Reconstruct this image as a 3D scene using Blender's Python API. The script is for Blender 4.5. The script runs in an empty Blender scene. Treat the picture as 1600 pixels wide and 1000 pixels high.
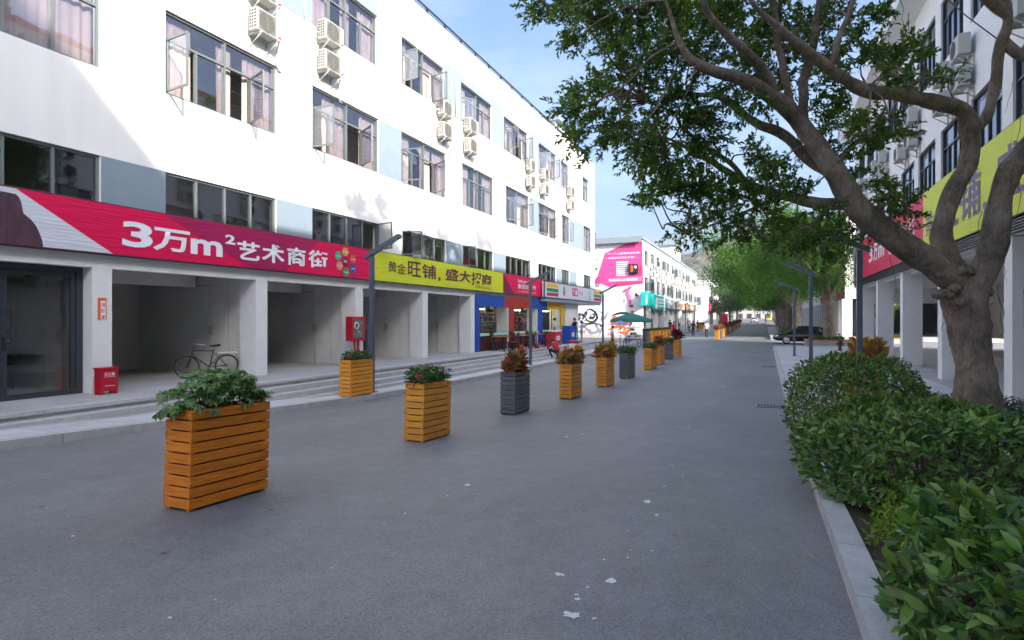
import bpy, bmesh, math, random
import numpy as np
from mathutils import Vector, Matrix, noise as mnoise

SC = bpy.context.scene
COL = SC.collection
R = math.radians
random.seed(7); np.random.seed(7)

# ------------------------------------------------------------------ camera
TH = math.atan(395 / 900.0)
cam_d = bpy.data.cameras.new('camera'); cam = bpy.data.objects.new('camera', cam_d); COL.objects.link(cam)
cam.location = (0, 0, 2.0); cam.rotation_euler = (R(90), 0, TH)
cam_d.sensor_width = 36.0; cam_d.lens = 20.25; cam_d.shift_y = -2 / 1600.0
cam_d.clip_start = 0.05; cam_d.clip_end = 6000
SC.camera = cam

# ------------------------------------------------------------------ sun and sky
SUN = Vector((1.0, -0.60, 0.60)).normalized()
EL = math.asin(SUN.z); AZ = math.atan2(SUN.x, SUN.y)
w = bpy.data.worlds.new('World'); SC.world = w; w.use_nodes = True
nt = w.node_tree; N = nt.nodes; LK = nt.links
bg = N['Background']; bg.inputs['Strength'].default_value = 0.15
sky = N.new('ShaderNodeTexSky'); sky.sky_type = 'NISHITA'; sky.sun_disc = False
sky.sun_elevation = EL; sky.sun_rotation = AZ
sky.altitude = 20; sky.air_density = 1.0; sky.dust_density = 7.0; sky.ozone_density = 4.5
tc = N.new('ShaderNodeTexCoord'); mp = N.new('ShaderNodeMapping'); mp.inputs['Scale'].default_value = (1.4, 2.6, 6.0)
mp.inputs['Rotation'].default_value = (0.25, 0.1, 0.6)
cn = N.new('ShaderNodeTexNoise'); cn.inputs['Scale'].default_value = 1.7; cn.inputs['Detail'].default_value = 7; cn.inputs['Roughness'].default_value = 0.62
cr = N.new('ShaderNodeValToRGB'); cr.color_ramp.elements[0].position = 0.46; cr.color_ramp.elements[0].color = (0, 0, 0, 1)
cr.color_ramp.elements[1].position = 0.78; cr.color_ramp.elements[1].color = (0.4, 0.4, 0.4, 1)
mx = N.new('ShaderNodeMixRGB'); mx.inputs['Color2'].default_value = (2.6, 2.9, 3.3, 1)
LK.new(tc.outputs['Generated'], mp.inputs['Vector']); LK.new(mp.outputs['Vector'], cn.inputs['Vector'])
LK.new(cn.outputs['Fac'], cr.inputs['Fac']); LK.new(cr.outputs['Color'], mx.inputs['Fac'])
LK.new(sky.outputs['Color'], mx.inputs['Color1']); LK.new(mx.outputs['Color'], bg.inputs['Color'])
sun_d = bpy.data.lights.new('sun', 'SUN'); sun = bpy.data.objects.new('sun', sun_d); COL.objects.link(sun)
sun_d.energy = 3.3; sun_d.angle = R(0.53); sun_d.color = (1.0, 0.94, 0.85)
sun.rotation_euler = (-SUN).to_track_quat('-Z', 'Y').to_euler(); sun.location = (30, -30, 30)

vs = SC.view_settings
vs.view_transform = 'Standard'; vs.look = 'None'; vs.gamma = 1.0; vs.use_curve_mapping = False; vs.exposure = 1.5
SC.cycles.use_denoising = True; SC.cycles.max_bounces = 8; SC.cycles.transparent_max_bounces = 12
SC.cycles.caustics_reflective = False; SC.cycles.caustics_refractive = False

# ------------------------------------------------------------------ measuring helpers (photo pixel -> place)
CT, ST = math.cos(TH), math.sin(TH)
def ray(px, py=498):
    u = (px - 800) / 900.0; v = (498 - py) / 900.0
    return Vector((u * CT - ST, u * ST + CT, v))
def onx(X, px, py=498):            # where the sight line meets the plane x = X
    d = ray(px, py); t = X / d.x
    return t * d.y, 2.0 + t * d.z
def ony(Y, px, py=498):
    d = ray(px, py); t = Y / d.y
    return t * d.x, 2.0 + t * d.z
_HS = [-40, -10, 0, 4.5, 8, 12.5, 18, 27, 35, 50, 80, 130, 180, 260, 420, 700]
_HV = [1.45, 1.6, 1.68, 1.81, 1.98, 2.16, 2.24, 2.27, 2.2, 2.02, 1.95, 1.55, 0.98, 0.2, -1.0, -3.0]
def _smooth(s):
    return sum(np.interp(s + o, _HS, _HV) for o in (-1.6, -0.8, 0, 0.8, 1.6)) / 5
def zr(s): return 2.0 - float(_smooth(s))   # road level along the street
def onroad(px, py, dz=0.0):
    d = ray(px, py); t = 5.0
    for _ in range(60):
        y = t * d.y; h = 2.0 - (zr(y) + dz)
        t = t + 0.6 * (h / max(-d.z, 1e-4) - t)
    return Vector((t * d.x, t * d.y, zr(t * d.y) + dz))
def at(px, py, depth):             # point at a given distance along the view axis
    return Vector((0, 0, 2.0)) + ray(px, py) * depth

# ------------------------------------------------------------------ object helpers
BASE = {}
def link(o, parent=None, loc=None, rz=0.0):
    COL.objects.link(o)
    if parent is not None: o.parent = parent
    if loc is not None: o.location = loc
    if rz: o.rotation_euler = (0, 0, rz)
    return o
def tag(o, label=None, cat=None, group=None, kind=None):
    if label: o['label'] = label
    if cat: o['category'] = cat
    if group: o['group'] = group
    if kind: o['kind'] = kind
    return o
def thing(name, label, cat, loc=(0, 0, 0), rz=0.0, group=None):
    o = bpy.data.objects.new(name, None); o.empty_display_size = 0.2
    link(o, None, loc, rz); return tag(o, label, cat, group)
def inst(name, me, parent=None, loc=None, rz=0.0):
    return link(bpy.data.objects.new(name, me), parent, loc, rz)
class MB:
    def __init__(s): s.v = []; s.f = []; s.sm = []
    def add(s, vs, fs, smooth=False):
        o = len(s.v); s.v += [tuple(p) for p in vs]
        s.f += [tuple(i + o for i in f) for f in fs]; s.sm += [smooth] * len(fs); return s
    def box(s, x0, x1, y0, y1, z0, z1):
        return s.add([(x0,y0,z0),(x1,y0,z0),(x1,y1,z0),(x0,y1,z0),(x0,y0,z1),(x1,y0,z1),(x1,y1,z1),(x0,y1,z1)],
            [(0,3,2,1),(4,5,6,7),(0,1,5,4),(1,2,6,5),(2,3,7,6),(3,0,4,7)])
    def cbox(s, c, d): return s.box(c[0]-d[0]/2, c[0]+d[0]/2, c[1]-d[1]/2, c[1]+d[1]/2, c[2]-d[2]/2, c[2]+d[2]/2)
    def rbox(s, x0, x1, y0, y1, z0, z1, b=0.01):     # box with chamfered edges
        bm = bmesh.new(); bmesh.ops.create_cube(bm, size=1)
        for v in bm.verts: v.co = Vector((x0 if v.co.x < 0 else x1, y0 if v.co.y < 0 else y1, z0 if v.co.z < 0 else z1))
        bmesh.ops.bevel(bm, geom=bm.edges[:], offset=b, segments=1, affect='EDGES')
        bm.verts.index_update()
        s.add([v.co for v in bm.verts], [[v.index for v in f.verts] for f in bm.faces]); bm.free(); return s
    def quad(s, a, b, c, d): return s.add([a, b, c, d], [(0, 1, 2, 3)])
    def tube(s, pts, rad, n=8, cap=True, smooth=True):
        pts = [Vector(p) for p in pts]; m = len(pts)
        if not hasattr(rad, '__len__'): rad = [rad] * m
        vs = []; up = None
        for i, p in enumerate(pts):
            t = (pts[min(i+1, m-1)] - pts[max(i-1, 0)])
            t = t.normalized() if t.length > 1e-9 else Vector((0, 0, 1))
            if up is None: up = t.orthogonal().normalized()
            else:
                up = up - t * up.dot(t)
                up = up.normalized() if up.length > 1e-6 else t.orthogonal().normalized()
            b = t.cross(up)
            for k in range(n):
                a = 2 * math.pi * k / n
                vs.append(p + (up * math.cos(a) + b * math.sin(a)) * rad[i])
        fs = [(i*n+k, i*n+(k+1) % n, (i+1)*n+(k+1) % n, (i+1)*n+k) for i in range(m-1) for k in range(n)]
        if cap: fs += [tuple(range(n))[::-1], tuple((m-1)*n+k for k in range(n))]
        return s.add(vs, fs, smooth)
    def lathe(s, prof, c=(0, 0, 0), n=16, smooth=True):
        vs = [(c[0]+r*math.cos(2*math.pi*k/n), c[1]+r*math.sin(2*math.pi*k/n), c[2]+z) for r, z in prof for k in range(n)]
        m = len(prof)
        fs = [(i*n+k, i*n+(k+1) % n, (i+1)*n+(k+1) % n, (i+1)*n+k) for i in range(m-1) for k in range(n)]
        return s.add(vs, fs, smooth)
    def prism(s, poly, y0, y1):      # polygon in x,z pushed along y
        n = len(poly)
        vs = [(x, y0, z) for x, z in poly] + [(x, y1, z) for x, z in poly]
        fs = [tuple(range(n)), tuple(range(2*n-1, n-1, -1))] + [(i, i+n, (i+1) % n+n, (i+1) % n) for i in range(n)]
        return s.add(vs, fs)
    def torus(s, c, r0, r1, axis='y', n=28, m=6):
        vs = []
        for i in range(n):
            a = 2*math.pi*i/n
            for j in range(m):
                b = 2*math.pi*j/m; rr = r0 + r1*math.cos(b); h = r1*math.sin(b)
                p = {'y': (rr*math.cos(a), h, rr*math.sin(a)), 'x': (h, rr*math.cos(a), rr*math.sin(a)), 'z': (rr*math.cos(a), rr*math.sin(a), h)}[axis]
                vs.append((c[0]+p[0], c[1]+p[1], c[2]+p[2]))
        return s.add(vs, [(i*m+j, ((i+1) % n)*m+j, ((i+1) % n)*m+(j+1) % m, i*m+(j+1) % m) for i in range(n) for j in range(m)], True)
    def mesh(s, name, mat):
        me = bpy.data.meshes.new(name); me.from_pydata(s.v, [], s.f)
        me.polygons.foreach_set('use_smooth', s.sm)
        mats = mat if isinstance(mat, (list, tuple)) else [mat]
        for q in mats: me.materials.append(q)
        me.update(); return me
    def obj(s, name, mat, parent=None, loc=None, rz=0.0, fix=True):
        me = s.mesh(name, mat)
        if fix:
            bm = bmesh.new(); bm.from_mesh(me); bmesh.ops.recalc_face_normals(bm, faces=bm.faces); bm.to_mesh(me); bm.free()
        return inst(name, me, parent, loc, rz)
MCACHE = {}
def cmesh(key, fn, mat):
    k = (key, mat.name if not isinstance(mat, (list, tuple)) else mat[0].name)
    if k not in MCACHE:
        mb = fn(); me = mb.mesh(str(key[0]), mat)
        bm = bmesh.new(); bm.from_mesh(me); bmesh.ops.recalc_face_normals(bm, faces=bm.faces); bm.to_mesh(me); bm.free()
        MCACHE[k] = me
    return MCACHE[k]
def struct(o, label=None):
    o['kind'] = 'structure'
    if label: o['label'] = label
    return o
ORD = ['first', 'second', 'third', 'fourth', 'fifth', 'sixth', 'seventh', 'eighth', 'ninth', 'tenth', 'eleventh', 'twelfth', 'thirteenth', 'fourteenth', 'fifteenth', 'sixteenth', 'seventeenth', 'eighteenth', 'nineteenth', 'twentieth']

# ------------------------------------------------------------------ materials
MATS = {}
def nmat(name):
    m = bpy.data.materials.new(name); m.use_nodes = True; MATS[name] = m
    nt = m.node_tree; return m, nt, nt.nodes['Principled BSDF'], nt.nodes, nt.links
def rgb(h):      # sRGB hex -> linear
    c = [int(h[i:i+2], 16) / 255 for i in (0, 2, 4)]
    return tuple(x / 12.92 if x <= 0.04045 else ((x + 0.055) / 1.055) ** 2.4 for x in c)
def mat(name, col, rough=0.6, metal=0.0, amt=0.12, scale=6.0, bump=0.0, bscale=60.0, rnd=0.0, spec=0.5, big=0.0, coord='Object', stretch=None, bdist=0.01):
    m, nt, b, N, L = nmat(name)
    b.inputs['Roughness'].default_value = rough; b.inputs['Metallic'].default_value = metal
    b.inputs['Specular IOR Level'].default_value = spec
    tc = N.new('ShaderNodeTexCoord'); src = tc.outputs[coord]
    if stretch:
        mp = N.new('ShaderNodeMapping'); mp.inputs['Scale'].default_value = stretch; L.new(src, mp.inputs['Vector']); src = mp.outputs['Vector']
    n1 = N.new('ShaderNodeTexNoise'); n1.inputs['Scale'].default_value = scale; n1.inputs['Detail'].default_value = 6; n1.inputs['Roughness'].default_value = 0.6
    L.new(src, n1.inputs['Vector'])
    mr = N.new('ShaderNodeMapRange'); mr.inputs['From Min'].default_value = 0.25; mr.inputs['From Max'].default_value = 0.75
    mr.inputs['To Min'].default_value = 1 - amt; mr.inputs['To Max'].default_value = 1 + amt
    L.new(n1.outputs['Fac'], mr.inputs['Value']); fac = mr.outputs['Result']
    if big:
        n2 = N.new('ShaderNodeTexNoise'); n2.inputs['Scale'].default_value = scale * 0.12; n2.inputs['Detail'].default_value = 4
        L.new(tc.outputs[coord], n2.inputs['Vector'])
        m2 = N.new('ShaderNodeMapRange'); m2.inputs['From Min'].default_value = 0.3; m2.inputs['From Max'].default_value = 0.7
        m2.inputs['To Min'].default_value = 1 - big; m2.inputs['To Max'].default_value = 1 + big
        L.new(n2.outputs['Fac'], m2.inputs['Value'])
        mu = N.new('ShaderNodeMath'); mu.operation = 'MULTIPLY'; L.new(fac, mu.inputs[0]); L.new(m2.outputs['Result'], mu.inputs[1]); fac = mu.outputs[0]
    if rnd:
        oi = N.new('ShaderNodeObjectInfo'); m3 = N.new('ShaderNodeMapRange')
        m3.inputs['To Min'].default_value = 1 - rnd; m3.inputs['To Max'].default_value = 1 + rnd
        L.new(oi.outputs['Random'], m3.inputs['Value'])
        mu = N.new('ShaderNodeMath'); mu.operation = 'MULTIPLY'; L.new(fac, mu.inputs[0]); L.new(m3.outputs['Result'], mu.inputs[1]); fac = mu.outputs[0]
    vm = N.new('ShaderNodeVectorMath'); vm.operation = 'SCALE'; vm.inputs[0].default_value = col[:3]
    L.new(fac, vm.inputs['Scale']); L.new(vm.outputs['Vector'], b.inputs['Base Color'])
    if bump:
        n4 = N.new('ShaderNodeTexNoise'); n4.inputs['Scale'].default_value = bscale; n4.inputs['Detail'].default_value = 5
        L.new(src, n4.inputs['Vector'])
        bp = N.new('ShaderNodeBump'); bp.inputs['Strength'].default_value = bump; bp.inputs['Distance'].default_value = bdist
        L.new(n4.outputs['Fac'], bp.inputs['Height']); L.new(bp.outputs['Normal'], b.inputs['Normal'])
    return m
def leafmat(name, cols, rough=0.42, trans=0.35, spec=0.45):
    m, nt, b, N, L = nmat(name)
    at_ = N.new('ShaderNodeAttribute'); at_.attribute_name = 'rnd'
    oi = N.new('ShaderNodeObjectInfo')
    ad = N.new('ShaderNodeMath'); ad.operation = 'ADD'; L.new(at_.outputs['Fac'], ad.inputs[0]); L.new(oi.outputs['Random'], ad.inputs[1])
    fr = N.new('ShaderNodeMath'); fr.operation = 'FRACT'; L.new(ad.outputs[0], fr.inputs[0])
    rp = N.new('ShaderNodeValToRGB'); e = rp.color_ramp.elements
    for i, c in enumerate(cols):
        p = i / max(1, len(cols) - 1)
        if i < 2 and i < len(e): el = e[0] if i == 0 else e[1]; el.position = p
        else: el = e.new(p)
        el.color = (*c, 1)
    L.new(fr.outputs[0], rp.inputs['Fac']); L.new(rp.outputs['Color'], b.inputs['Base Color'])
    b.inputs['Roughness'].default_value = rough; b.inputs['Specular IOR Level'].default_value = spec
    tr = N.new('ShaderNodeBsdfTranslucent'); 
    br = N.new('ShaderNodeMixRGB'); br.blend_type = 'MULTIPLY'; br.inputs['Fac'].default_value = 1; br.inputs['Color2'].default_value = (1.5, 1.7, 0.7, 1)
    L.new(rp.outputs['Color'], br.inputs['Color1']); L.new(br.outputs['Color'], tr.inputs['Color'])
    ms = N.new('ShaderNodeMixShader'); ms.inputs['Fac'].default_value = trans
    L.new(b.outputs['BSDF'], ms.inputs[1]); L.new(tr.outputs['BSDF'], ms.inputs[2]); L.new(ms.outputs['Shader'], N['Material Output'].inputs['Surface'])
    return m
def glassmat(name, tint=(0.7, 0.75, 0.8), refl=0.12, rough=0.02):
    m, nt, b, N, L = nmat(name)
    t = N.new('ShaderNodeBsdfTransparent'); t.inputs['Color'].default_value = (*tint, 1)
    g = N.new('ShaderNodeBsdfGlossy'); g.inputs['Roughness'].default_value = rough; g.inputs['Color'].default_value = (0.9, 0.93, 1, 1)
    fr = N.new('ShaderNodeFresnel'); fr.inputs['IOR'].default_value = 1.5
    ad = N.new('ShaderNodeMath'); ad.operation = 'ADD'; ad.use_clamp = True; ad.inputs[1].default_value = refl
    nz = N.new('ShaderNodeTexNoise'); nz.inputs['Scale'].default_value = 1.5
    bp = N.new('ShaderNodeBump'); bp.inputs['Strength'].default_value = 0.04; bp.inputs['Distance'].default_value = 0.05
    L.new(nz.outputs['Fac'], bp.inputs['Height']); L.new(bp.outputs['Normal'], g.inputs['Normal'])
    L.new(fr.outputs['Fac'], ad.inputs[0]); ms = N.new('ShaderNodeMixShader')
    ge = N.new('ShaderNodeNewGeometry'); iv = N.new('ShaderNodeMath'); iv.operation = 'SUBTRACT'; iv.inputs[0].default_value = 1.0; L.new(ge.outputs['Backfacing'], iv.inputs[1])
    mu = N.new('ShaderNodeMath'); mu.operation = 'MULTIPLY'; L.new(ad.outputs[0], mu.inputs[0]); L.new(iv.outputs[0], mu.inputs[1]); L.new(mu.outputs[0], ms.inputs['Fac'])
    L.new(t.outputs['BSDF'], ms.inputs[1]); L.new(g.outputs['BSDF'], ms.inputs[2]); L.new(ms.outputs['Shader'], N['Material Output'].inputs['Surface'])
    return m
def woodmat(name, col, dark, rnd=0.12):
    m, nt, b, N, L = nmat(name)
    tc = N.new('ShaderNodeTexCoord'); oi = N.new('ShaderNodeObjectInfo')
    ad = N.new('ShaderNodeVectorMath'); ad.operation = 'ADD'; sc = N.new('ShaderNodeVectorMath'); sc.operation = 'SCALE'
    sc.inputs[0].default_value = (7, 13, 5); L.new(oi.outputs['Random'], sc.inputs['Scale'])
    L.new(tc.outputs['Object'], ad.inputs[0]); L.new(sc.outputs['Vector'], ad.inputs[1])
    mp = N.new('ShaderNodeMapping'); mp.inputs['Scale'].default_value = (1.6, 22, 22); L.new(ad.outputs['Vector'], mp.inputs['Vector'])
    n1 = N.new('ShaderNodeTexNoise'); n1.inputs['Scale'].default_value = 1.8; n1.inputs['Detail'].default_value = 7; n1.inputs['Distortion'].default_value = 1.2
    L.new(mp.outputs['Vector'], n1.inputs['Vector'])
    rp = N.new('ShaderNodeValToRGB'); rp.color_ramp.elements[0].position = 0.32; rp.color_ramp.elements[1].position = 0.6
    rp.color_ramp.elements[0].color = (*dark, 1); rp.color_ramp.elements[1].color = (*col, 1)
    L.new(n1.outputs['Fac'], rp.inputs['Fac'])
    vo = N.new('ShaderNodeTexVoronoi'); vo.inputs['Scale'].default_value = 3.2; mp2 = N.new('ShaderNodeMapping'); mp2.inputs['Scale'].default_value = (0.7, 2.2, 2.2)
    L.new(ad.outputs['Vector'], mp2.inputs['Vector']); L.new(mp2.outputs['Vector'], vo.inputs['Vector'])
    kr = N.new('ShaderNodeValToRGB'); kr.color_ramp.elements[0].position = 0.03; kr.color_ramp.elements[0].color = (0.35, 0.35, 0.35, 1); kr.color_ramp.elements[1].position = 0.12
    L.new(vo.outputs['Distance'], kr.inputs['Fac'])
    mk = N.new('ShaderNodeMixRGB'); mk.blend_type = 'MULTIPLY'; mk.inputs['Fac'].default_value = 1; L.new(rp.outputs['Color'], mk.inputs['Color1']); L.new(kr.outputs['Color'], mk.inputs['Color2'])
    m3 = N.new('ShaderNodeMapRange'); m3.inputs['To Min'].default_value = 1 - rnd; m3.inputs['To Max'].default_value = 1 + rnd; L.new(oi.outputs['Random'], m3.inputs['Value'])
    vm = N.new('ShaderNodeVectorMath'); vm.operation = 'SCALE'; L.new(mk.outputs['Color'], vm.inputs[0]); L.new(m3.outputs['Result'], vm.inputs['Scale'])
    L.new(vm.outputs['Vector'], b.inputs['Base Color']); b.inputs['Roughness'].default_value = 0.5
    bp = N.new('ShaderNodeBump'); bp.inputs['Strength'].default_value = 0.25; bp.inputs['Distance'].default_value = 0.004
    L.new(n1.outputs['Fac'], bp.inputs['Height']); L.new(bp.outputs['Normal'], b.inputs['Normal'])
    return m
def bannermat(name, col, amt=0.06):
    m = mat(name, col, 0.5, 0, amt, 2.0, stretch=(0.5, 0.5, 8.0), bump=0.7, bscale=2.2, bdist=0.03, spec=0.3)
    return m
M = {}
def setup_mats():
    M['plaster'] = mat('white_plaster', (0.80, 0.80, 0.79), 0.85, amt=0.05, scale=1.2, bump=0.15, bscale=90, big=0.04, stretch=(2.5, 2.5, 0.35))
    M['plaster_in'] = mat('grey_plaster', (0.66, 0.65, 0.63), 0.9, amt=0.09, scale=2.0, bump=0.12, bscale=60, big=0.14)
    M['column'] = mat('column_paint', (0.74, 0.74, 0.74), 0.8, amt=0.05, scale=3.0, bump=0.1, bscale=60, big=0.05)
    M['panel'] = mat('grey_blue_paint', rgb('84939f'), 0.7, amt=0.05, scale=2.0, big=0.04, bump=0.08)
    M['alu'] = mat('window_aluminium', rgb('77807f'), 0.45, 0.3, amt=0.06, scale=8)
    M['alu_dark'] = mat('dark_aluminium', rgb('3c4048'), 0.4, 0.3, amt=0.08, scale=8)
    M['iron'] = mat('black_iron', (0.03, 0.032, 0.035), 0.5, 0.4, amt=0.2, scale=20)
    M['glass'] = glassmat('window_glass', (0.86, 0.86, 0.90), 0.13)
    M['glass_dark'] = glassmat('tinted_glass', (0.70, 0.70, 0.70), 0.10)
    M['glass_clear'] = glassmat('clear_glass', (0.86, 0.9, 0.9), 0.03)
    M['curtain'] = mat('curtain_cloth', rgb('bba89e'), 0.9, amt=0.08, scale=5, bump=0.1, bscale=200)
    M['room'] = mat('room_wall', (0.58, 0.56, 0.56), 0.9, amt=0.12, scale=1.0)
    M['ac'] = mat('ac_casing', rgb('b4b3ac'), 0.5, amt=0.06, scale=4, big=0.05)
    M['ac_dark'] = mat('ac_slots', (0.05, 0.05, 0.05), 0.7)
    M['grille'] = mat('ac_grille', rgb('94928a'), 0.6, amt=0.1, scale=12)
    M['steel'] = mat('galvanised_steel', rgb('8b8f92'), 0.45, 0.6, amt=0.15, scale=10)
    M['pipe'] = mat('white_pipe', rgb('cfcdc4'), 0.6, amt=0.1, scale=6)
    M['roofgrey'] = mat('roof_grey', rgb('7f8a90'), 0.7, amt=0.08, scale=2)
    M['red_b'] = bannermat('red_banner', rgb('d8124f'))
    M['dred_b'] = bannermat('crimson_banner', rgb('a31d55'))
    M['maroon_b'] = bannermat('maroon_banner', rgb('7c1f48'))
    M['yel_b'] = bannermat('yellow_banner', rgb('ccd42c'))
    M['wht_b'] = bannermat('white_banner', rgb('ccd0da'))
    M['ltr_w'] = mat('white_print', rgb('e6e9f0'), 0.5, amt=0.02)
    M['ltr_m'] = mat('maroon_print', rgb('5f1a3c'), 0.5, amt=0.04)
    M['hair'] = mat('brown_print', rgb('4c3140'), 0.6, amt=0.45, scale=3, stretch=(4, 4, 0.7))
    M['blackp'] = mat('black_paint', (0.018, 0.018, 0.02), 0.4, amt=0.2, scale=10)
    M['lamp'] = mat('lamp_post_paint', rgb('5b6778'), 0.4, 0.3, amt=0.06, scale=6)
    M['stone'] = mat('granite', (0.45, 0.45, 0.455), 0.8, amt=0.16, scale=40, bump=0.2, bscale=160, rnd=0.06, big=0.10)
    M['paver'] = mat('granite_paver', (0.54, 0.54, 0.545), 0.8, amt=0.12, scale=30, bump=0.15, bscale=140, rnd=0.07, big=0.08)
    M['concrete'] = mat('concrete', (0.42, 0.415, 0.41), 0.85, amt=0.12, scale=8, bump=0.2, bscale=90, big=0.10)
    M['soil'] = mat('soil', (0.055, 0.035, 0.022), 0.95, amt=0.4, scale=25, bump=0.8, bscale=60)
    M['rsoil'] = mat('red_soil', (0.12, 0.04, 0.025), 0.95, amt=0.4, scale=40, bump=0.8, bscale=80)
    m, nt, b, N, L = nmat('ficus_bark'); M['bark'] = m
    tc = N.new('ShaderNodeTexCoord'); mpb = N.new('ShaderNodeMapping'); mpb.inputs['Scale'].default_value = (1, 1, 0.45); L.new(tc.outputs['Object'], mpb.inputs['Vector'])
    nb1 = N.new('ShaderNodeTexNoise'); nb1.inputs['Scale'].default_value = 11; nb1.inputs['Detail'].default_value = 9; nb1.inputs['Roughness'].default_value = .72; nb1.inputs['Distortion'].default_value = .8; L.new(mpb.outputs['Vector'], nb1.inputs['Vector'])
    nb2 = N.new('ShaderNodeTexNoise'); nb2.inputs['Scale'].default_value = 1.6; nb2.inputs['Detail'].default_value = 5; L.new(tc.outputs['Object'], nb2.inputs['Vector'])
    nb3 = N.new('ShaderNodeTexVoronoi'); nb3.feature = 'DISTANCE_TO_EDGE'; nb3.inputs['Scale'].default_value = 16; L.new(mpb.outputs['Vector'], nb3.inputs['Vector'])
    mxb = N.new('ShaderNodeMixRGB'); mxb.inputs['Fac'].default_value = .45; L.new(nb1.outputs['Fac'], mxb.inputs['Color1']); L.new(nb2.outputs['Fac'], mxb.inputs['Color2'])
    rb = N.new('ShaderNodeValToRGB'); e = rb.color_ramp.elements; e[0].position = .36; e[0].color = (.10, .078, .062, 1); e[1].position = .64; e[1].color = (.42, .34, .27, 1); e_ = e.new(.5); e_.color = (.25, .195, .155, 1)
    L.new(mxb.outputs['Color'], rb.inputs['Fac']); L.new(rb.outputs['Color'], b.inputs['Base Color']); b.inputs['Roughness'].default_value = .92; b.inputs['Specular IOR Level'].default_value = .2
    b1 = N.new('ShaderNodeBump'); b1.inputs['Strength'].default_value = .9; b1.inputs['Distance'].default_value = .05; L.new(nb1.outputs['Fac'], b1.inputs['Height'])
    b2 = N.new('ShaderNodeBump'); b2.inputs['Strength'].default_value = .35; b2.inputs['Distance'].default_value = .02; L.new(nb3.outputs['Distance'], b2.inputs['Height']); L.new(b1.outputs['Normal'], b2.inputs['Normal']); L.new(b2.outputs['Normal'], b.inputs['Normal'])
    M['redp'] = mat('red_paint', rgb('b8152a'), 0.4, amt=0.06, scale=6)
    M['bluep'] = mat('blue_paint', rgb('1548a8'), 0.45, amt=0.05, scale=3)
    M['yelp'] = mat('yellow_paint', rgb('e2ae10'), 0.45, amt=0.05, scale=3)
    M['redc'] = mat('red_cladding', rgb('a82d26'), 0.45, amt=0.05, scale=3)
    M['mint'] = mat('mint_counter', rgb('9fd6c4'), 0.4, amt=0.04)
    M['wood'] = woodmat('orange_wood', rgb('e88a20'), rgb('cc6c18'))
    M['wood2'] = woodmat('amber_wood', rgb('e99f34'), rgb('cf8024'))
    M['gwood'] = woodmat('grey_wood', rgb('6d7176'), rgb('4d5156'))
    M['tablew'] = woodmat('table_wood', rgb('a8763f'), rgb('7c5128'))
    M['chairw'] = mat('chair_wood', rgb('4a1f1c'), 0.5, amt=0.15)
    M['skin'] = mat('skin', rgb('b98465'), 0.6, amt=0.06)
    M['hairp'] = mat('dark_hair', (0.012, 0.01, 0.01), 0.6, amt=0.2)
    M['rubber'] = mat('rubber', (0.02, 0.02, 0.02), 0.8, amt=0.2)
    M['chrome'] = mat('chrome', (0.6, 0.6, 0.62), 0.25, 0.9, amt=0.08)
    M['white'] = mat('white_paint', (0.75, 0.75, 0.75), 0.5, amt=0.04)
    M['teal'] = mat('teal_print', rgb('1ba8a6'), 0.5, amt=0.05)
    M['pink'] = mat('pink_print', rgb('cf4485'), 0.55, amt=0.04)
    M['pink2'] = mat('deep_pink_print', rgb('b92f6e'), 0.55, amt=0.04)
    M['pink3'] = mat('pale_pink_print', rgb('d66aa0'), 0.55, amt=0.04)
    M['orange'] = mat('orange_print', rgb('d9622b'), 0.55, amt=0.1)
    M['green'] = mat('green_print', rgb('178a4f'), 0.5, amt=0.05)
    M['gcanvas'] = mat('green_canvas', rgb('15695c'), 0.7, amt=0.1, scale=5)
    M['greyp'] = mat('grey_paint', rgb('8c8f92'), 0.6, amt=0.08)
    M['fblack'] = mat('graffiti_black', (0.03, 0.03, 0.035), 0.6, amt=0.3, scale=5)
    M['fgrey'] = mat('graffiti_grey', (0.25, 0.25, 0.27), 0.7, amt=0.3, scale=5)
    M['figb'] = mat('fig', (0.1, 0.1, 0.1))
    # asphalt: speckled, with worn light patches and darker seams of its own
    m, nt, b, N, L = nmat('asphalt'); M['asphalt'] = m
    tc = N.new('ShaderNodeTexCoord'); src = tc.outputs['Object']
    def nz(scale, detail=5, rough=0.6, st=None):
        n = N.new('ShaderNodeTexNoise'); n.inputs['Scale'].default_value = scale; n.inputs['Detail'].default_value = detail; n.inputs['Roughness'].default_value = rough
        s_ = src
        if st:
            mp = N.new('ShaderNodeMapping'); mp.inputs['Scale'].default_value = st; L.new(src, mp.inputs['Vector']); s_ = mp.outputs['Vector']
        L.new(s_, n.inputs['Vector']); return n
    sp = N.new('ShaderNodeTexVoronoi'); sp.inputs['Scale'].default_value = 120; L.new(src, sp.inputs['Vector'])
    r1 = N.new('ShaderNodeMapRange'); r1.inputs['To Min'].default_value = 0.6; r1.inputs['To Max'].default_value = 1.42; L.new(sp.outputs['Color'], r1.inputs['Value'])
    n2 = nz(0.55, 6, 0.65, (1.0, 0.45, 1)); r2 = N.new('ShaderNodeMapRange'); r2.inputs['From Min'].default_value = 0.35; r2.inputs['From Max'].default_value = 0.7; r2.inputs['To Min'].default_value = 0.88; r2.inputs['To Max'].default_value = 1.2; L.new(n2.outputs['Fac'], r2.inputs['Value'])
    n3 = nz(4, 6); r3 = N.new('ShaderNodeMapRange'); r3.inputs['From Min'].default_value = 0.3; r3.inputs['From Max'].default_value = 0.7; r3.inputs['To Min'].default_value = 0.9; r3.inputs['To Max'].default_value = 1.1; L.new(n3.outputs['Fac'], r3.inputs['Value'])
    m1 = N.new('ShaderNodeMath'); m1.operation = 'MULTIPLY'; L.new(r1.outputs[0], m1.inputs[0]); L.new(r2.outputs[0], m1.inputs[1])
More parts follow.
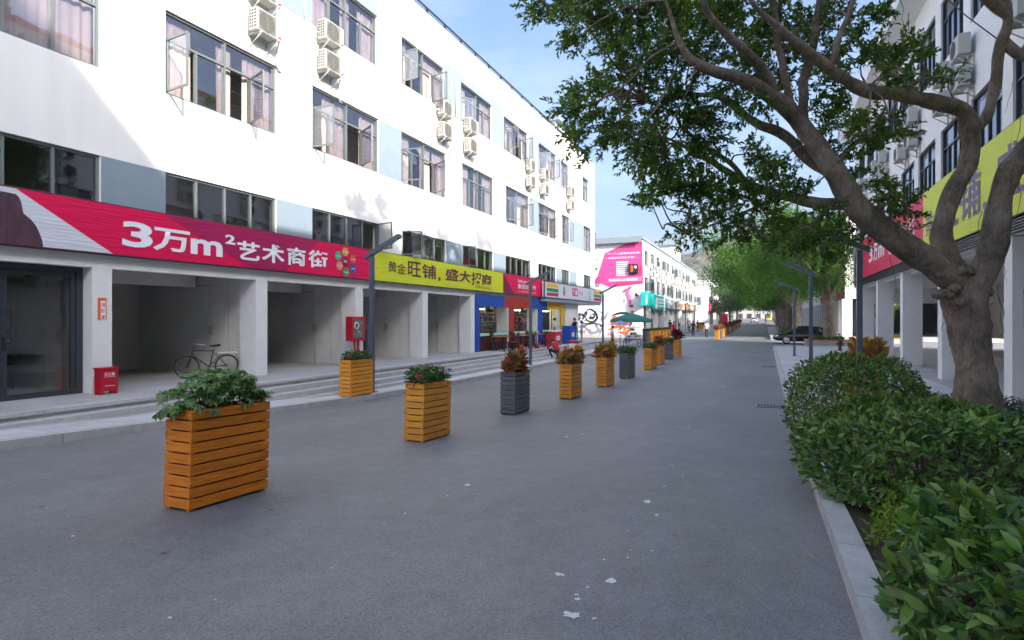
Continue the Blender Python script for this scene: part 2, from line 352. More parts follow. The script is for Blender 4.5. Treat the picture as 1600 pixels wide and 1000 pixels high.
    m2 = N.new('ShaderNodeMath'); m2.operation = 'MULTIPLY'; L.new(m1.outputs[0], m2.inputs[0]); L.new(r3.outputs[0], m2.inputs[1])
    vm = N.new('ShaderNodeVectorMath'); vm.operation = 'SCALE'; vm.inputs[0].default_value = (0.19, 0.19, 0.194); L.new(m2.outputs[0], vm.inputs['Scale'])
    L.new(vm.outputs['Vector'], b.inputs['Base Color']); b.inputs['Roughness'].default_value = 0.6; b.inputs['Specular IOR Level'].default_value = 0.5
    bp = N.new('ShaderNodeBump'); bp.inputs['Strength'].default_value = 0.35; bp.inputs['Distance'].default_value = 0.005
    L.new(sp.outputs['Distance'], bp.inputs['Height']); L.new(bp.outputs['Normal'], b.inputs['Normal'])
    # foliage
    M['lf_tree'] = leafmat('ficus_leaf', [(0.036, 0.075, 0.018), (0.065, 0.13, 0.028), (0.10, 0.18, 0.034), (0.17, 0.25, 0.042), (0.05, 0.105, 0.024)], 0.40, 0.55)
    M['lf_far'] = leafmat('street_tree_leaf', [(0.045, 0.105, 0.02), (0.075, 0.16, 0.03), (0.125, 0.23, 0.036), (0.06, 0.13, 0.025)], 0.5, 0.45)
    M['lf_farb'] = leafmat('pale_tree_leaf', [(0.06, 0.11, 0.05), (0.09, 0.15, 0.06), (0.07, 0.12, 0.05)], 0.5, 0.35)
    M['lf_hedge'] = leafmat('hedge_leaf', [(0.06, 0.13, 0.03), (0.095, 0.195, 0.045), (0.145, 0.265, 0.06), (0.24, 0.34, 0.075), (0.04, 0.105, 0.025), (0.05, 0.12, 0.03), (0.16, 0.17, 0.05)], 0.38, 0.25, 0.45)
    M['lf_lime'] = leafmat('lime_leaf', [(0.16, 0.26, 0.02), (0.22, 0.34, 0.03), (0.12, 0.22, 0.02)], 0.5, 0.4)
    M['lf_low'] = leafmat('ground_cover_leaf', [(0.015, 0.04, 0.012), (0.03, 0.06, 0.018), (0.05, 0.06, 0.025)], 0.5, 0.25)
    M['lf_sch'] = leafmat('umbrella_plant_leaf', [(0.07, 0.16, 0.06), (0.10, 0.21, 0.08), (0.14, 0.27, 0.09), (0.22, 0.31, 0.07)], 0.4, 0.25)
    M['lf_ixo'] = leafmat('ixora_leaf', [(0.03, 0.09, 0.02), (0.05, 0.13, 0.03), (0.09, 0.17, 0.03)], 0.4, 0.25)
    M['lf_cro'] = leafmat('croton_leaf', [(0.20, 0.04, 0.03), (0.38, 0.09, 0.06), (0.12, 0.07, 0.03), (0.5, 0.22, 0.06), (0.11, 0.13, 0.03), (0.36, 0.09, 0.10)], 0.4, 0.25)
    M['lf_cro2'] = leafmat('golden_croton_leaf', [(0.55, 0.28, 0.06), (0.22, 0.20, 0.04), (0.62, 0.38, 0.10), (0.30, 0.10, 0.06), (0.5, 0.2, 0.08)], 0.4, 0.25)
    M['lf_cor'] = leafmat('purple_cordyline_leaf', [(0.16, 0.02, 0.05), (0.25, 0.03, 0.09), (0.08, 0.015, 0.03)], 0.4, 0.25)
    M['flower'] = leafmat('red_flower', [(0.6, 0.06, 0.03), (0.7, 0.12, 0.06), (0.55, 0.04, 0.05)], 0.6, 0.3)
setup_mats()

# ------------------------------------------------------------------ leaves
def leafmesh(name, pos, dirs, lens, mtl, wr=0.42, detail=0, fold=0.25, curl=0.15, nrm=None, rnd=None):
    pos = np.asarray(pos, float); n = len(pos); d = np.asarray(dirs, float)
    d /= np.linalg.norm(d, axis=1, keepdims=True) + 1e-9
    up = np.random.normal(size=(n, 3)) * 0.5 + (np.array([0, 0, 1.0]) if nrm is None else np.asarray(nrm, float))
    sd = np.cross(d, up); sd /= np.linalg.norm(sd, axis=1, keepdims=True) + 1e-9
    nn = np.cross(sd, d); lens = np.broadcast_to(np.asarray(lens, float), (n,))[:, None]
    if detail == 0:
        tp = [(0, 0, 0), (0.5, 0.5, fold * 0.5), (0.5, -0.5, fold * 0.5), (1, 0, -curl)]
        tr = [(0, 3, 1), (0, 2, 3)]
    else:
        c2, c3 = -curl * 0.22, -curl * 0.62
        tp = [(0, 0, 0), (0.2, 0, 0.015), (0.5, 0, c2), (0.8, 0, c3), (1, 0, -curl),
              (0.2, 0.33, fold * 0.28), (0.5, 0.48, fold * 0.42 + c2), (0.8, 0.30, fold * 0.26 + c3), (0.2, -0.33, fold * 0.28), (0.5, -0.48, fold * 0.42 + c2), (0.8, -0.30, fold * 0.26 + c3)]
        tr = [(0, 1, 5), (1, 2, 6), (1, 6, 5), (2, 3, 7), (2, 7, 6), (3, 4, 7), (0, 8, 1), (1, 8, 9), (1, 9, 2), (2, 9, 10), (2, 10, 3), (3, 10, 4)]
    nv = len(tp); V = np.empty((n, nv, 3))
    for i, (a, b_, c) in enumerate(tp):
        V[:, i] = pos + lens * (d * a + sd * (b_ * wr) + nn * c)
    F = (np.asarray(tr)[None] + (np.arange(n) * nv)[:, None, None]).reshape(-1)
    me = bpy.data.meshes.new(name); me.vertices.add(n * nv); me.vertices.foreach_set('co', V.reshape(-1))
    nt_ = n * len(tr); me.loops.add(nt_ * 3); me.loops.foreach_set('vertex_index', F.astype(np.int32))
    me.polygons.add(nt_); me.polygons.foreach_set('loop_start', np.arange(0, nt_ * 3, 3, dtype=np.int32))
    me.polygons.foreach_set('use_smooth', np.full(nt_, detail > 0))
    me.update(calc_edges=True)
    a = me.attributes.new('rnd', 'FLOAT', 'FACE')
    r = np.random.rand(n) if rnd is None else rnd
    a.data.foreach_set('value', np.repeat(r, len(tr)).astype(np.float32))
    me.materials.append(mtl); return me
def unit(n):
    v = np.random.normal(size=(n, 3)); return v / np.linalg.norm(v, axis=1, keepdims=True)

# ------------------------------------------------------------------ lettering (the built-in font)
def textmesh(body, mtl, w, h=None, bold=0.0, depth=0.004):
    key = ('txt', body, w, h, bold, mtl.name)
    if key in MCACHE: return MCACHE[key]
    cu = bpy.data.curves.new('lettering', 'FONT'); cu.body = body; cu.size = 1.0; cu.offset = bold; cu.extrude = 0.0; cu.resolution_u = 3
    o = bpy.data.objects.new('lettering', cu); COL.objects.link(o)
    dg = bpy.context.evaluated_depsgraph_get()
    me = bpy.data.meshes.new_from_object(o.evaluated_get(dg))
    bpy.data.objects.remove(o); bpy.data.curves.remove(cu)
    n = len(me.vertices); co = np.empty(n * 3); me.vertices.foreach_get('co', co); co = co.reshape(-1, 3)
    lo, hi = co.min(0), co.max(0); sx = w / (hi[0] - lo[0]); sy = sx if h is None else h / (hi[1] - lo[1])
    out = np.zeros((n, 3)); out[:, 0] = (co[:, 0] - lo[0]) * sx; out[:, 2] = (co[:, 1] - lo[1]) * sy
    me.vertices.foreach_set('co', out.reshape(-1)); me.name = 'lettering'
    me.materials.clear(); me.materials.append(mtl); me.update(); MCACHE[key] = me
    return me
# ================================================================== the ground, road and pavements
XL, XR = -9.6, 0.5            # kerb faces of the road
XF = -12.9                    # left facade
XRF = 5.72                    # right facade
def strip(name, x0, x1, ss, zf, mtl, nx=2):
    mb = MB(); xs = np.linspace(x0, x1, nx)
    vs = [(x, s, zf(s)) for s in ss for x in xs]
    fs = [(i*nx+j, i*nx+j+1, (i+1)*nx+j+1, (i+1)*nx+j) for i in range(len(ss)-1) for j in range(nx-1)]
    mb.add(vs, fs, True); return mb.obj(name, mtl)
SS = list(np.concatenate([np.arange(-40, 60, 1.0), np.arange(60, 200, 4.0), np.arange(200, 440, 12.0)]))
gm = mat('ground_soil', (0.16, 0.15, 0.13), 0.95, amt=0.2, scale=0.3)
gs = list(np.concatenate([[-1150, -600, -200, -90], SS, [600, 900, 1180]]))
struct(strip('ground', -1200, 1200, gs, lambda s: zr(max(-40, min(s, 440))) - 0.30, gm, 30))
struct(strip('road', XL, XR, SS, zr, M['asphalt'], 12))
cs = list(np.arange(47.6, 61.1, 1.5))
struct(strip('side_road', XR, 46, cs, lambda s: zr(s) - 0.004, M['asphalt'], 12))
struct(strip('side_road', -70, XL, cs, lambda s: zr(s) - 0.004, M['asphalt'], 12))

# platform in front of the left shops, with its steps
def zp(s): return 0.44 - 0.0032 * (s - 4)
Y0, Y1 = -6.0, 46.4
mb = MB()
mb.add([(-19, Y0, zp(Y0)), (-11.3, Y0, zp(Y0)), (-11.3, Y1, zp(Y1)), (-19, Y1, zp(Y1)), (-19, Y0, -0.6), (-11.3, Y0, -0.6), (-11.3, Y1, -0.6), (-19, Y1, -0.6)],
       [(0, 1, 2, 3), (0, 4, 5, 1), (1, 5, 6, 2), (2, 6, 7, 3), (3, 7, 4, 0)])
plat = struct(mb.obj('shop_platform', M['concrete']))
# left pavement slab (one base sheet) with granite pieces laid on it
def zpv(s): return zr(s) + 0.125
SB = list(np.arange(-12, 47, 1.0))
lp = struct(strip('left_pavement', -12.2, XL + 0.0, SB + [47.0], lambda s: zpv(s) - 0.012, M['concrete'], 4))
steps = struct(strip('steps_base', -11.31, -10.36, [Y0, Y1], lambda s: zp(s) - 0.6, M['concrete'], 2))
def slope_box(x0, x1, y0, y1, zt0, zt1, th, g=0.004):
    mb = MB(); y0 += g; y1 -= g
    mb.add([(x0, y0, zt0-th), (x1, y0, zt0-th), (x1, y1, zt1-th), (x0, y1, zt1-th), (x0, y0, zt0), (x1, y0, zt0), (x1, y1, zt1), (x0, y1, zt1)],
           [(0, 3, 2, 1), (4, 5, 6, 7), (0, 1, 5, 4), (1, 2, 6, 5), (2, 3, 7, 6), (3, 0, 4, 7)])
    return mb
steps.name = 'entrance_steps'
for k in range(4):
    xo = -11.3 + 0.30 * k if k else -11.27
    y = Y0 + (0.4 * k) % 1.0
    while y < Y1 - 0.3:
        y2 = min(y + 1.5, Y1); zt = (lambda s: zp(s) - 0.13 * k + 0.004)
        if zt(y2) > zpv(y2) - 0.02 or zt(y) > zpv(y) - 0.02:
            slope_box(xo - (0.36 if k else 0.34), xo + (0.0 if k else 0.012), y, y2, zt(y), zt(y2), 0.135 if k else 0.06, 0.003).obj('slab', M['stone'], steps)
        y = y2
# kerb stones and pavement slabs
def kerbline(root, x0, x1, ys, top, th=0.42, name='kerb_stone', mtl='stone'):
    for a, b in zip(ys[:-1], ys[1:]):
        slope_box(x0, x1, a, b, zr(a) + top, zr(b) + top, th, 0.005).obj(name, M[mtl], root)
ys = list(np.arange(-4, 47.1, 1.02)); ys[-1] = 47.0
kerbline(lp, XL - 0.20, XL, ys, 0.135)
for y in np.arange(-2, 46.6, 1.2):
    for x0 in (-10.70, -10.25):
        o = slope_box(x0 + 0.004, x0 + 0.445, y, y + 1.2, zpv(y) + 0.001, zpv(y + 1.2) + 0.001, 0.03, 0.003).obj('paver', M['paver'], lp)
# right pavement
def zrp(s): return zr(s) + 0.13 if s < 8 else zr(s) + 0.13 + 0.0
RB = list(np.arange(-12, 46.1, 1.0))
rp = struct(strip('right_pavement', 0.7, XRF + 5.5, RB, lambda s: zr(s) + 0.115, M['concrete'], 4))
ys = list(np.arange(-3, 44.9, 1.0))
kerbline(rp, XR, XR + 0.19, ys, 0.14)
# rounded corner of the right pavement
mb = MB(); ring = [(XR + 1.6 - 1.6*math.cos(a), 44.4 + 1.6*math.sin(a)) for a in np.linspace(0, math.pi/2, 9)]
poly = [(XR, 44.0)] + ring + [(30, 46.0), (30, 44.0)]
mb.add([(x, y, zr(y) + 0.14) for x, y in poly] + [(x, y, zr(y) - 0.3) for x, y in poly], [tuple(range(len(poly)))[::-1]] + [(i, (i+1) % len(poly), (i+1) % len(poly)+len(poly), i+len(poly)) for i in range(len(poly))])
mb.obj('corner_kerb', M['stone'], rp)
for y in np.arange(12.6, 43.9, 1.2):
    for i, x0 in enumerate(np.arange(0.70, 5.2, 0.9)):
        if y < 17.4 and x0 < 3.9: continue
        slope_box(x0, x0 + 0.895, y, y + 1.2, zr(y) + 0.136, zr(y + 1.2) + 0.136, 0.03, 0.003).obj('paver', M['paver'], rp)
# planting bed soil and its inner kerb
bd = struct(strip('planting_bed', 0.695, 3.05, list(np.arange(-3, 12.9, 1.0)), lambda s: zr(s) + 0.10 + 0.016, M['soil'], 6))
for a in np.arange(-3, 12.6, 1.04):
    slope_box(3.05, 3.22, a, a + 1.04, zr(a) + 0.2, zr(a + 1.04) + 0.2, 0.3, 0.004).obj('kerb_stone', M['stone'], bd)
slope_box(0.695, 3.05, 12.5, 12.66, zr(12.5) + 0.2, zr(12.66) + 0.2, 0.3, 0).obj('kerb_stone', M['stone'], bd)
tb = struct(strip('tree_bed', 2.7, 4.9, list(np.arange(11.0, 15.6, 0.5)), lambda s: zr(s) + 0.16, M['soil'], 6))
for q in ((2.62, 2.75, 12.66, 15.6), (4.85, 4.98, 11.0, 15.6), (2.75, 4.85, 15.5, 15.64), (3.22, 4.85, 10.9, 11.04)):
    slope_box(*q, zr(q[2]) + 0.2, zr(q[3]) + 0.2, 0.3, 0.002).obj('kerb_stone', M['stone'], tb)
# drain gratings in the road
def grate(y, x0):
    g = thing('drain_grating', 'black slotted iron drain grating in the asphalt by the right kerb, %s' % ('nearer of the two' if y < 20 else 'farther of the two'), 'drain', (x0, y, zr(y)), group='drain gratings along the kerb')
    mb = MB(); mb.box(0, 0.62, 0, 0.5, 0.004, 0.006); mb.obj('pit', M['ac_dark'], g)
    mb = MB()
    for a in (0, 0.59): mb.box(a, a + 0.03, 0, 0.5, 0.006, 0.02)
    mb.box(0.03, 0.59, 0, 0.03, 0.006, 0.02); mb.box(0.03, 0.59, 0.47, 0.5, 0.006, 0.02)
    mb.obj('frame', M['steel'], g)
    for k in range(7):
        mb = MB(); mb.box(0.082 + 0.072*k, 0.110 + 0.072*k, 0.03, 0.47, 0.006, 0.018); mb.obj('bar', M['steel'], g)
grate(15.6, -0.2); grate(29.4, -0.12)
# white paint splashes and fallen leaves on the asphalt
spotm = mat('dried_white_paint', (.72, .72, .72), .8, amt=.2, scale=60)
splash = [(893, 962, .10), (875, 898, .045), (903, 937, .035), (955, 908, .045), (918, 918, .015), (944, 875, .012), (900, 930, .018), (905, 964, .012), (928, 967, .02), (1011, 784, .05), (1038, 760, .035), (1026, 805, .03), (1019, 861, .02), (981, 872, .012), (981, 830, .014), (1051, 727, .02), (1067, 745, .015), (986, 860, .012), (336, 938, .012), (265, 966, .014), (731, 758, .05), (699, 775, .02), (748, 772, .012), (114, 838, .02), (518, 888, .01), (633, 803, .015), (600, 818, .015), (1077, 667, .04), (1060, 667, .03), (885, 683, .04), (910, 678, .05), (1043, 606, .05), (1130, 604, .05)]
for i, (px, py, r) in enumerate(splash):
    p = onroad(px, py); mb = MB(); n = 11; r *= .8; rr = [r * random.uniform(0.45, 1.3) for _ in range(n)]
    st = random.uniform(0.6, 1.6)
    mb.add([(p.x + rr[k]*math.cos(k*2*math.pi/n), p.y + st*rr[k]*math.sin(k*2*math.pi/n), zr(p.y + st*rr[k]*math.sin(k*2*math.pi/n)) + 0.004) for k in range(n)], [tuple(range(n))])
    o = mb.obj('paint_spot', spotm, None)
    o.parent = bpy.data.objects['road']
lfm = mat('dry_leaf', rgb('a8823f'), 0.7, amt=0.2, rnd=0.4)
for i, (px, py) in enumerate([(1055, 838), (1268, 871), (424, 798), (495, 690), (634, 742), (539, 726), (65, 793), (256, 865), (419, 755)]):
    p = onroad(px, py); a = random.uniform(0, 6.28)
    me = cmesh(('fallen_leaf',), lambda: MB().add([(-.04, 0, 0.002), (-.01, .018, .012), (.03, .012, .008), (.05, 0, .016), (.03, -.012, .008), (-.01, -.018, .012), (0, 0, .004)], [(0, 6, 1), (1, 6, 2), (2, 6, 3), (3, 6, 4), (4, 6, 5), (5, 6, 0)]), lfm)
    o = inst('fallen_leaf', me, None, (p.x, p.y, zr(p.y) + 0.004), a); o.scale = (.7, .7, .7)
    tag(o, 'small dry yellow fallen leaf lying on the asphalt road', 'leaf', 'fallen leaves on the road')
# ================================================================== facade kit: local x to the right, y into the wall, z up
def wall_mb(w, h, holes, th, z0=0.0):
    xs = sorted(set([0, w] + [v for q in holes for v in (q[0], q[1])])); zs = sorted(set([z0, h] + [v for q in holes for v in (q[2], q[3])]))
    mb = MB()
    for i in range(len(xs)-1):
        run = None
        for j in range(len(zs)-1):
            cx, cz = (xs[i]+xs[i+1])/2, (zs[j]+zs[j+1])/2
            if any(q[0] < cx < q[1] and q[2] < cz < q[3] for q in holes): continue
            for y, fl in ((0, 0), (th, 1)):
                q = [(xs[i], y, zs[j]), (xs[i+1], y, zs[j]), (xs[i+1], y, zs[j+1]), (xs[i], y, zs[j+1])]
                mb.quad(*(q if not fl else q[::-1]))
    for a, b, c, d in holes:
        mb.quad((a, 0, c), (a, th, c), (b, th, c), (b, 0, c)); mb.quad((a, 0, d), (b, 0, d), (b, th, d), (a, th, d))
        mb.quad((a, 0, c), (a, 0, d), (a, th, d), (a, th, c)); mb.quad((b, 0, c), (b, th, c), (b, th, d), (b, 0, d))
    mb.quad((0, 0, z0), (0, th, z0), (w, th, z0), (w, 0, z0)); mb.quad((0, 0, h), (w, 0, h), (w, th, h), (0, th, h))
    mb.quad((0, 0, z0), (0, 0, h), (0, th, h), (0, th, z0)); mb.quad((w, 0, z0), (w, th, z0), (w, th, h), (w, 0, h))
    return mb
def rectframe(mb, x0, x1, z0, z1, t, y0, y1):
    mb.box(x0, x1, y0, y1, z0, z0+t); mb.box(x0, x1, y0, y1, z1-t, z1); mb.box(x0, x0+t, y0, y1, z0+t, z1-t); mb.box(x1-t, x1, y0, y1, z0+t, z1-t)
def curtain_mb(x0, x1, z0, z1, y, amp=0.05, n=None):
    n = n or max(8, int((x1-x0)*26)); mb = MB()
    vs = []
    for k in range(n+1):
        x = x0 + (x1-x0)*k/n; a = math.sin(k*1.25 + x0*3) * amp * (0.6 + 0.4*math.sin(k*0.37))
        vs += [(x, y+a, z0), (x, y+a*0.8, (z0+z1)/2), (x, y+a*0.35, z1)]
    mb.add(vs, [f for k in range(n) for f in ((3*k, 3*k+3, 3*k+4, 3*k+1), (3*k+1, 3*k+4, 3*k+5, 3*k+2))], True); return mb
FR = 0.055
def window(parent, loc, rz, w, h, kind, openl=0, openr=0, curt=(), grille=True, fm='alu', gm='glass'):
    """kind 'T': two top lights over four lights; 'S': strip of four lights; 'N': narrow, one top light over two"""
    W = inst('window', cmesh(('window', kind, round(w, 2), round(h, 2)), lambda: _wframe(kind, w, h), M[fm]), parent, loc, rz)
    y = 0.09; zt = h * 0.66 if kind != 'S' else h
    nl = 4 if kind != 'N' else 2; lw = (w - FR) / nl
    def pane(x0, x1, z0, z1):
        inst('pane', cmesh(('pane', round(x1-x0, 3), round(z1-z0, 3)), lambda: MB().box(0, x1-x0, 0, 0.006, 0, z1-z0), M[gm]), W, (x0, y+0.02, z0))
    if kind != 'S':
        m = 2 if kind == 'T' else 1
        for k in range(m): pane(FR + k*(w-FR)/m, (k+1)*(w-FR)/m, zt + FR, h - FR)
    for k in range(nl):
        op = openl if k == 0 else (openr if k == nl-1 or (kind == 'T' and k == 2) else 0)
        if kind == 'T' and k == 3: op = 0
        if kind == 'S' and k in (1, 2): op = 0
        if not op: pane(FR + k*lw, (k+1)*lw, FR, zt)
        else:
            sw, sh = lw - 0.005, zt - FR - 0.005
            sgn = 1 if k == 0 else -1
            def sash(sw=sw, sh=sh, sgn=sgn):
                mb = MB(); x0, x1 = (0, sw) if sgn > 0 else (-sw, 0); rectframe(mb, x0, x1, 0, sh, 0.045, -0.02, 0.02); return mb
            s_ = inst('casement', cmesh(('casement', round(sw, 3), round(sh, 3), sgn), sash, M[fm]), W, (FR + k*lw if sgn > 0 else (k+1)*lw, 0.03, FR), -sgn * R(op))
            # the pane sits in the open casement and turns with it
            c, si = math.cos(-sgn*R(op)), math.sin(-sgn*R(op))
            px0 = 0.045 if sgn > 0 else -sw + 0.045
            lx, ly = (FR + k*lw if sgn > 0 else (k+1)*lw), 0.03
            inst('pane', cmesh(('pane', round(sw-0.09, 3), round(sh-0.09, 3)), lambda: MB().box(0, sw-0.09, 0, 0.006, 0, sh-0.09), M[gm]), W, (lx + c*px0, ly + si*px0, FR+0.045), -sgn * R(op))
    for (a, b) in curt:
        inst('curtain', cmesh(('curtain', round(a*w, 2), round(b*w, 2), round(h, 2)), lambda: curtain_mb(a*w+0.02, b*w-0.02, 0.02, h-0.02, 0.24), M['curtain']), W)
    if grille:
        def gr():
            mb = MB()
            for z in np.arange(0.14, h-0.05, 0.36): mb.box(0.02, w-0.02, 0.34, 0.352, z, z+0.018)
            for x in np.linspace(0.1, w-0.1, 5): mb.box(x-0.008, x+0.008, 0.353, 0.364, 0.02, h-0.02)
            return mb
        inst('security_grille', cmesh(('grille', round(w, 2), round(h, 2)), gr, M['iron']), W)
    return W
def _wframe(kind, w, h):
    mb = MB(); y0, y1 = 0.06, 0.15; rectframe(mb, 0, w, 0, h, FR, y0, y1)
    nl = 4 if kind != 'N' else 2; lw = (w - FR) / nl; zt = h * 0.66 if kind != 'S' else h
    for k in range(1, nl):
        full = (kind == 'T' and k == 2) or kind == 'S'
        mb.box(k*lw, k*lw+FR, y0+0.004, y1-0.004, FR, (h - FR) if full else zt)
    if kind != 'S': mb.box(FR, w-FR, y0+0.008, y1-0.008, zt, zt+FR)
    return mb
# ------------------------------------------------------------------ air conditioners
def ac_meshes():
    d = {}
    mb = MB(); mb.rbox(0, 0.86, -0.44, -0.12, 0, 0.62, 0.018); d['casing'] = mb.mesh('casing', M['ac'])
    mb = MB(); n = 28; c = (0.34, -0.445, 0.31)
    mb.add([(c[0]+0.27*math.cos(2*math.pi*k/n), c[1], c[2]+0.27*math.sin(2*math.pi*k/n)) for k in range(n)], [tuple(range(n))]); d['fan_opening'] = mb.mesh('fan_opening', M['ac_dark'])
    mb = MB()
    for z in np.arange(0.06, 0.58, 0.035): mb.box(0.05, 0.63, -0.462, -0.452, z, z+0.014)
    for x in (0.05, 0.34, 0.62): mb.box(x, x+0.012, -0.466, -0.462, 0.05, 0.575)
    d['fan_grille'] = mb.mesh('fan_grille', M['grille'])
    mb = MB()
    for z in np.arange(0.08, 0.56, 0.085):
        for y in (-0.40, -0.31, -0.22): mb.box(-0.003, 0.001, y, y+0.06, z, z+0.05)
    d['side_slots'] = mb.mesh('side_slots', M['ac_dark'])
    mb = MB(); mb.quad((0.70, -0.4425, 0.05), (0.84, -0.4425, 0.05), (0.84, -0.4425, 0.14), (0.70, -0.4425, 0.07)); d['badge'] = mb.mesh('badge', M['pink2'])
    mb = MB()
    x = 0.0
    mb.box(x, x+0.04, -0.46, 0, -0.04, 0); mb.box(x, x+0.04, -0.035, 0, -0.36, -0.04)
    mb.tube([(x+0.02, -0.44, -0.05), (x+0.02, -0.02, -0.34)], 0.016, 4)
    d['bracket'] = mb.mesh('bracket', M['ac'])
    return d
ACM = ac_meshes()
def ac_unit(loc, rz, label, group, full=True):
    t = thing('air_conditioner', label, 'air conditioner', loc, rz, group)
    for k in (('casing', 'fan_opening', 'fan_grille', 'side_slots', 'badge', 'bracket') if full else ('casing', 'fan_opening', 'bracket')): 
        if k != 'bracket': inst(k, ACM[k], t)
        else: inst(k, ACM[k], t, (.12, 0, 0)); inst(k, ACM[k], t, (.70, 0, 0))
    return t
LR = R(90)      # rotation of things on the left facade
def onL(y, z, out=0.0): return (XF + out, y, z)

# ================================================================== left building
LB = thing('white_building', 'long white four-storey building with shops along the left side of the street', 'building', (XF, Y0, 0))
HB = 14.75; LW = Y1 - Y0
L2 = (4.44, 5.46); L3 = (7.30, 9.28); L4 = (11.15, 12.98)
def cols_from(pairs): return [(onx(XF, a)[0], onx(XF, b)[0]) for a, b in pairs]
WC = [(-5.2, -1.8), (-0.4, 3.0), (4.3, 7.68), (9.12, 12.49), (13.92, 17.30), (18.72, 22.14), (23.61, 27.0), (28.53, 31.93), (33.45, 36.85), (38.0, 39.74), (43.27, 45.4)]
W4 = [(-5.2, -1.8), (-0.4, 3.0), (4.3, 7.68), (9.12, 12.49), (13.92, 17.2), (18.72, 21.95), (23.5, 26.8), (28.3, 31.7), (33.45, 36.75), (37.8, 39.5), (42.9, 44.6)]
holes = []
for a, b in WC: holes += [(a-Y0, b-Y0, *L2), (a-Y0, b-Y0, *L3)]
for a, b in W4: holes += [(a-Y0, b-Y0, *L4)]
fw = wall_mb(LW, HB, holes, 0.26, 3.08).obj('wall', M['plaster'], LB, (0, 0, 0), LR)
mb = MB()   # ends, back, roof
mb.box(-9.2, -0.27, 0, 0.24, 3.09, HB-0.01); mb.box(-9.2, -0.27, LW-0.24, LW, 3.09, HB-0.01); mb.box(-9.4, -9.2, 0, LW, 0.0, HB-0.02)
mb.box(-9.2, -0.27, 0.25, LW-0.25, 13.7, 13.9)
mb.obj('end_wall', M['plaster'], LB)
mb = MB()
for z in (3.42, 6.6, 10.4): mb.box(-9.1, -0.27, 0.25, LW-0.25, z, z+0.2)
mb.box(-3.2, -3.05, 0.25, LW-0.25, 3.63, 13.69)
for k in range(12):
    y = WC[k][0] - Y0 - 0.75 if k < 11 else LW - 0.6
    if 0.3 < y < LW-0.4: mb.box(-3.05, -0.27, y, y+0.12, 3.63, 13.69)
mb.obj('floor_slab', M['room'], LB)
# grey-blue panels between windows
def lpanel(y0, y1, z0, z1, th=0.012):
    MB().box(y0, y1, -th, 0.0, z0, z1).obj('coloured_panel', M['panel'], LB, (0, -Y0, 0), LR)
for y0, y1 in [(7.69, 9.11), (12.5, 13.91), (22.15, 23.6), (27.01, 28.52), (36.86, 37.99), (39.75, 41.4), (3.01, 4.29)]: lpanel(y0, y1, L2[0], L2[1])
for y0, y1 in [(17.31, 18.71), (31.94, 33.44), (39.75, 43.26)]: lpanel(y0, y1, L3[0], L3[1])
for y0, y1 in [(12.5, 13.91), (21.96, 23.49), (26.81, 28.29), (31.9, 33.44), (36.76, 37.79), (44.61, 46.0)]: lpanel(y0, y1, L4[0], L4[1] + (0.36 if y0 != 26.81 else 0.0))
for y0, y1 in [(13.92, 17.2), (23.5, 26.8), (33.45, 36.75), (42.9, 44.6), (26.81, 28.2)]: lpanel(y0, y1, L4[1] + 0.002, L4[1] + 0.36)
cv = {3: [(0, .25), (.5, 1)], 4: [(.25, .55), (.72, 1)]}
op3 = {3: (95, 70), 4: (88, 60), 5: (80, 62), 6: (0, 0), 7: (75, 70), 8: (30, 65), 9: (80, 0), 10: (95, 0), 2: (0, 0)}
op4 = {4: (0, 0), 5: (95, 80), 6: (28, 0), 7: (85, 75), 8: (70, 65), 9: (80, 0), 10: (0, 0)}
op2 = {3: (0, 0), 4: (0, 75), 5: (40, 0), 6: (25, 0), 7: (0, 30)}
cvs = [[(0, .26), (.46, .72), (.76, 1)], [(0, .3), (.45, .62), (.74, 1)], [(0, .2), (.5, 1)], [(0, .25), (.45, .6), (.7, 1)], [(.2, .55), (.75, 1)]]
for i, (a, b) in enumerate(WC):
    nar = b - a < 2.4
    o = op3.get(i, (0, 0)); window(LB, (0, a-Y0, L3[0]), LR, b-a, L3[1]-L3[0], 'N' if nar else 'T', o[0], o[1], cvs[i % 5])
    o = op2.get(i, (0, 0)); window(LB, (0, a-Y0, L2[0]), LR, b-a, L2[1]-L2[0], 'S', o[0], o[1], (), False, 'alu', 'glass_dark')
for i, (a, b) in enumerate(W4):
    nar = b - a < 2.4
    o = op4.get(i, (0, 0)); window(LB, (0, a-Y0, L4[0]), LR, b-a, L4[1]-L4[0], 'N' if nar else 'T', o[0], o[1], cvs[(i+2) % 5])
# parapet railing and roof stair house
mb = MB(); ry0, ry1 = 6.0, 44.5
mb.box(-0.30, -0.25, ry0-Y0, ry1-Y0, HB+0.46, HB+0.51)
mb.box(-0.29, -0.26, ry0-Y0, ry1-Y0, HB+0.06, HB+0.09); mb.obj('handrail', M['iron'], LB)
pm = MB().box(-0.31, -0.24, -0.03, 0.03, HB-0.02, HB+0.47).mesh('post', M['iron'])
for y in np.arange(ry0, ry1, 1.5): inst('post', pm, LB, (0, y-Y0, 0))
mb = MB()
for y in np.arange(ry0+0.12, ry1, 0.14): mb.box(-0.283, -0.267, y-Y0-0.007, y-Y0+0.007, HB+0.09, HB+0.46)
o = mb.obj('baluster', M['iron'], LB); o['kind'] = 'stuff'
sh = thing('roof_stair_house', 'small white stair house with grey roof on top of the long left building', 'stair house', (-17.0, 43.2, HB-0.9))
MB().box(-2.6, 2.6, -2.2, 2.2, 0, 3.0).obj('wall', M['plaster'], sh); MB().box(-3.0, 3.0, -2.6, 2.6, 3.0, 3.3).obj('roof', M['panel'], sh)
MB().box(2.605, 2.63, -1.9, 1.9, 0.9, 2.6).obj('window', M['alu'], sh); MB().box(2.632, 2.64, -1.7, 1.7, 1.0, 2.5).obj('pane', M['glass_dark'], sh)
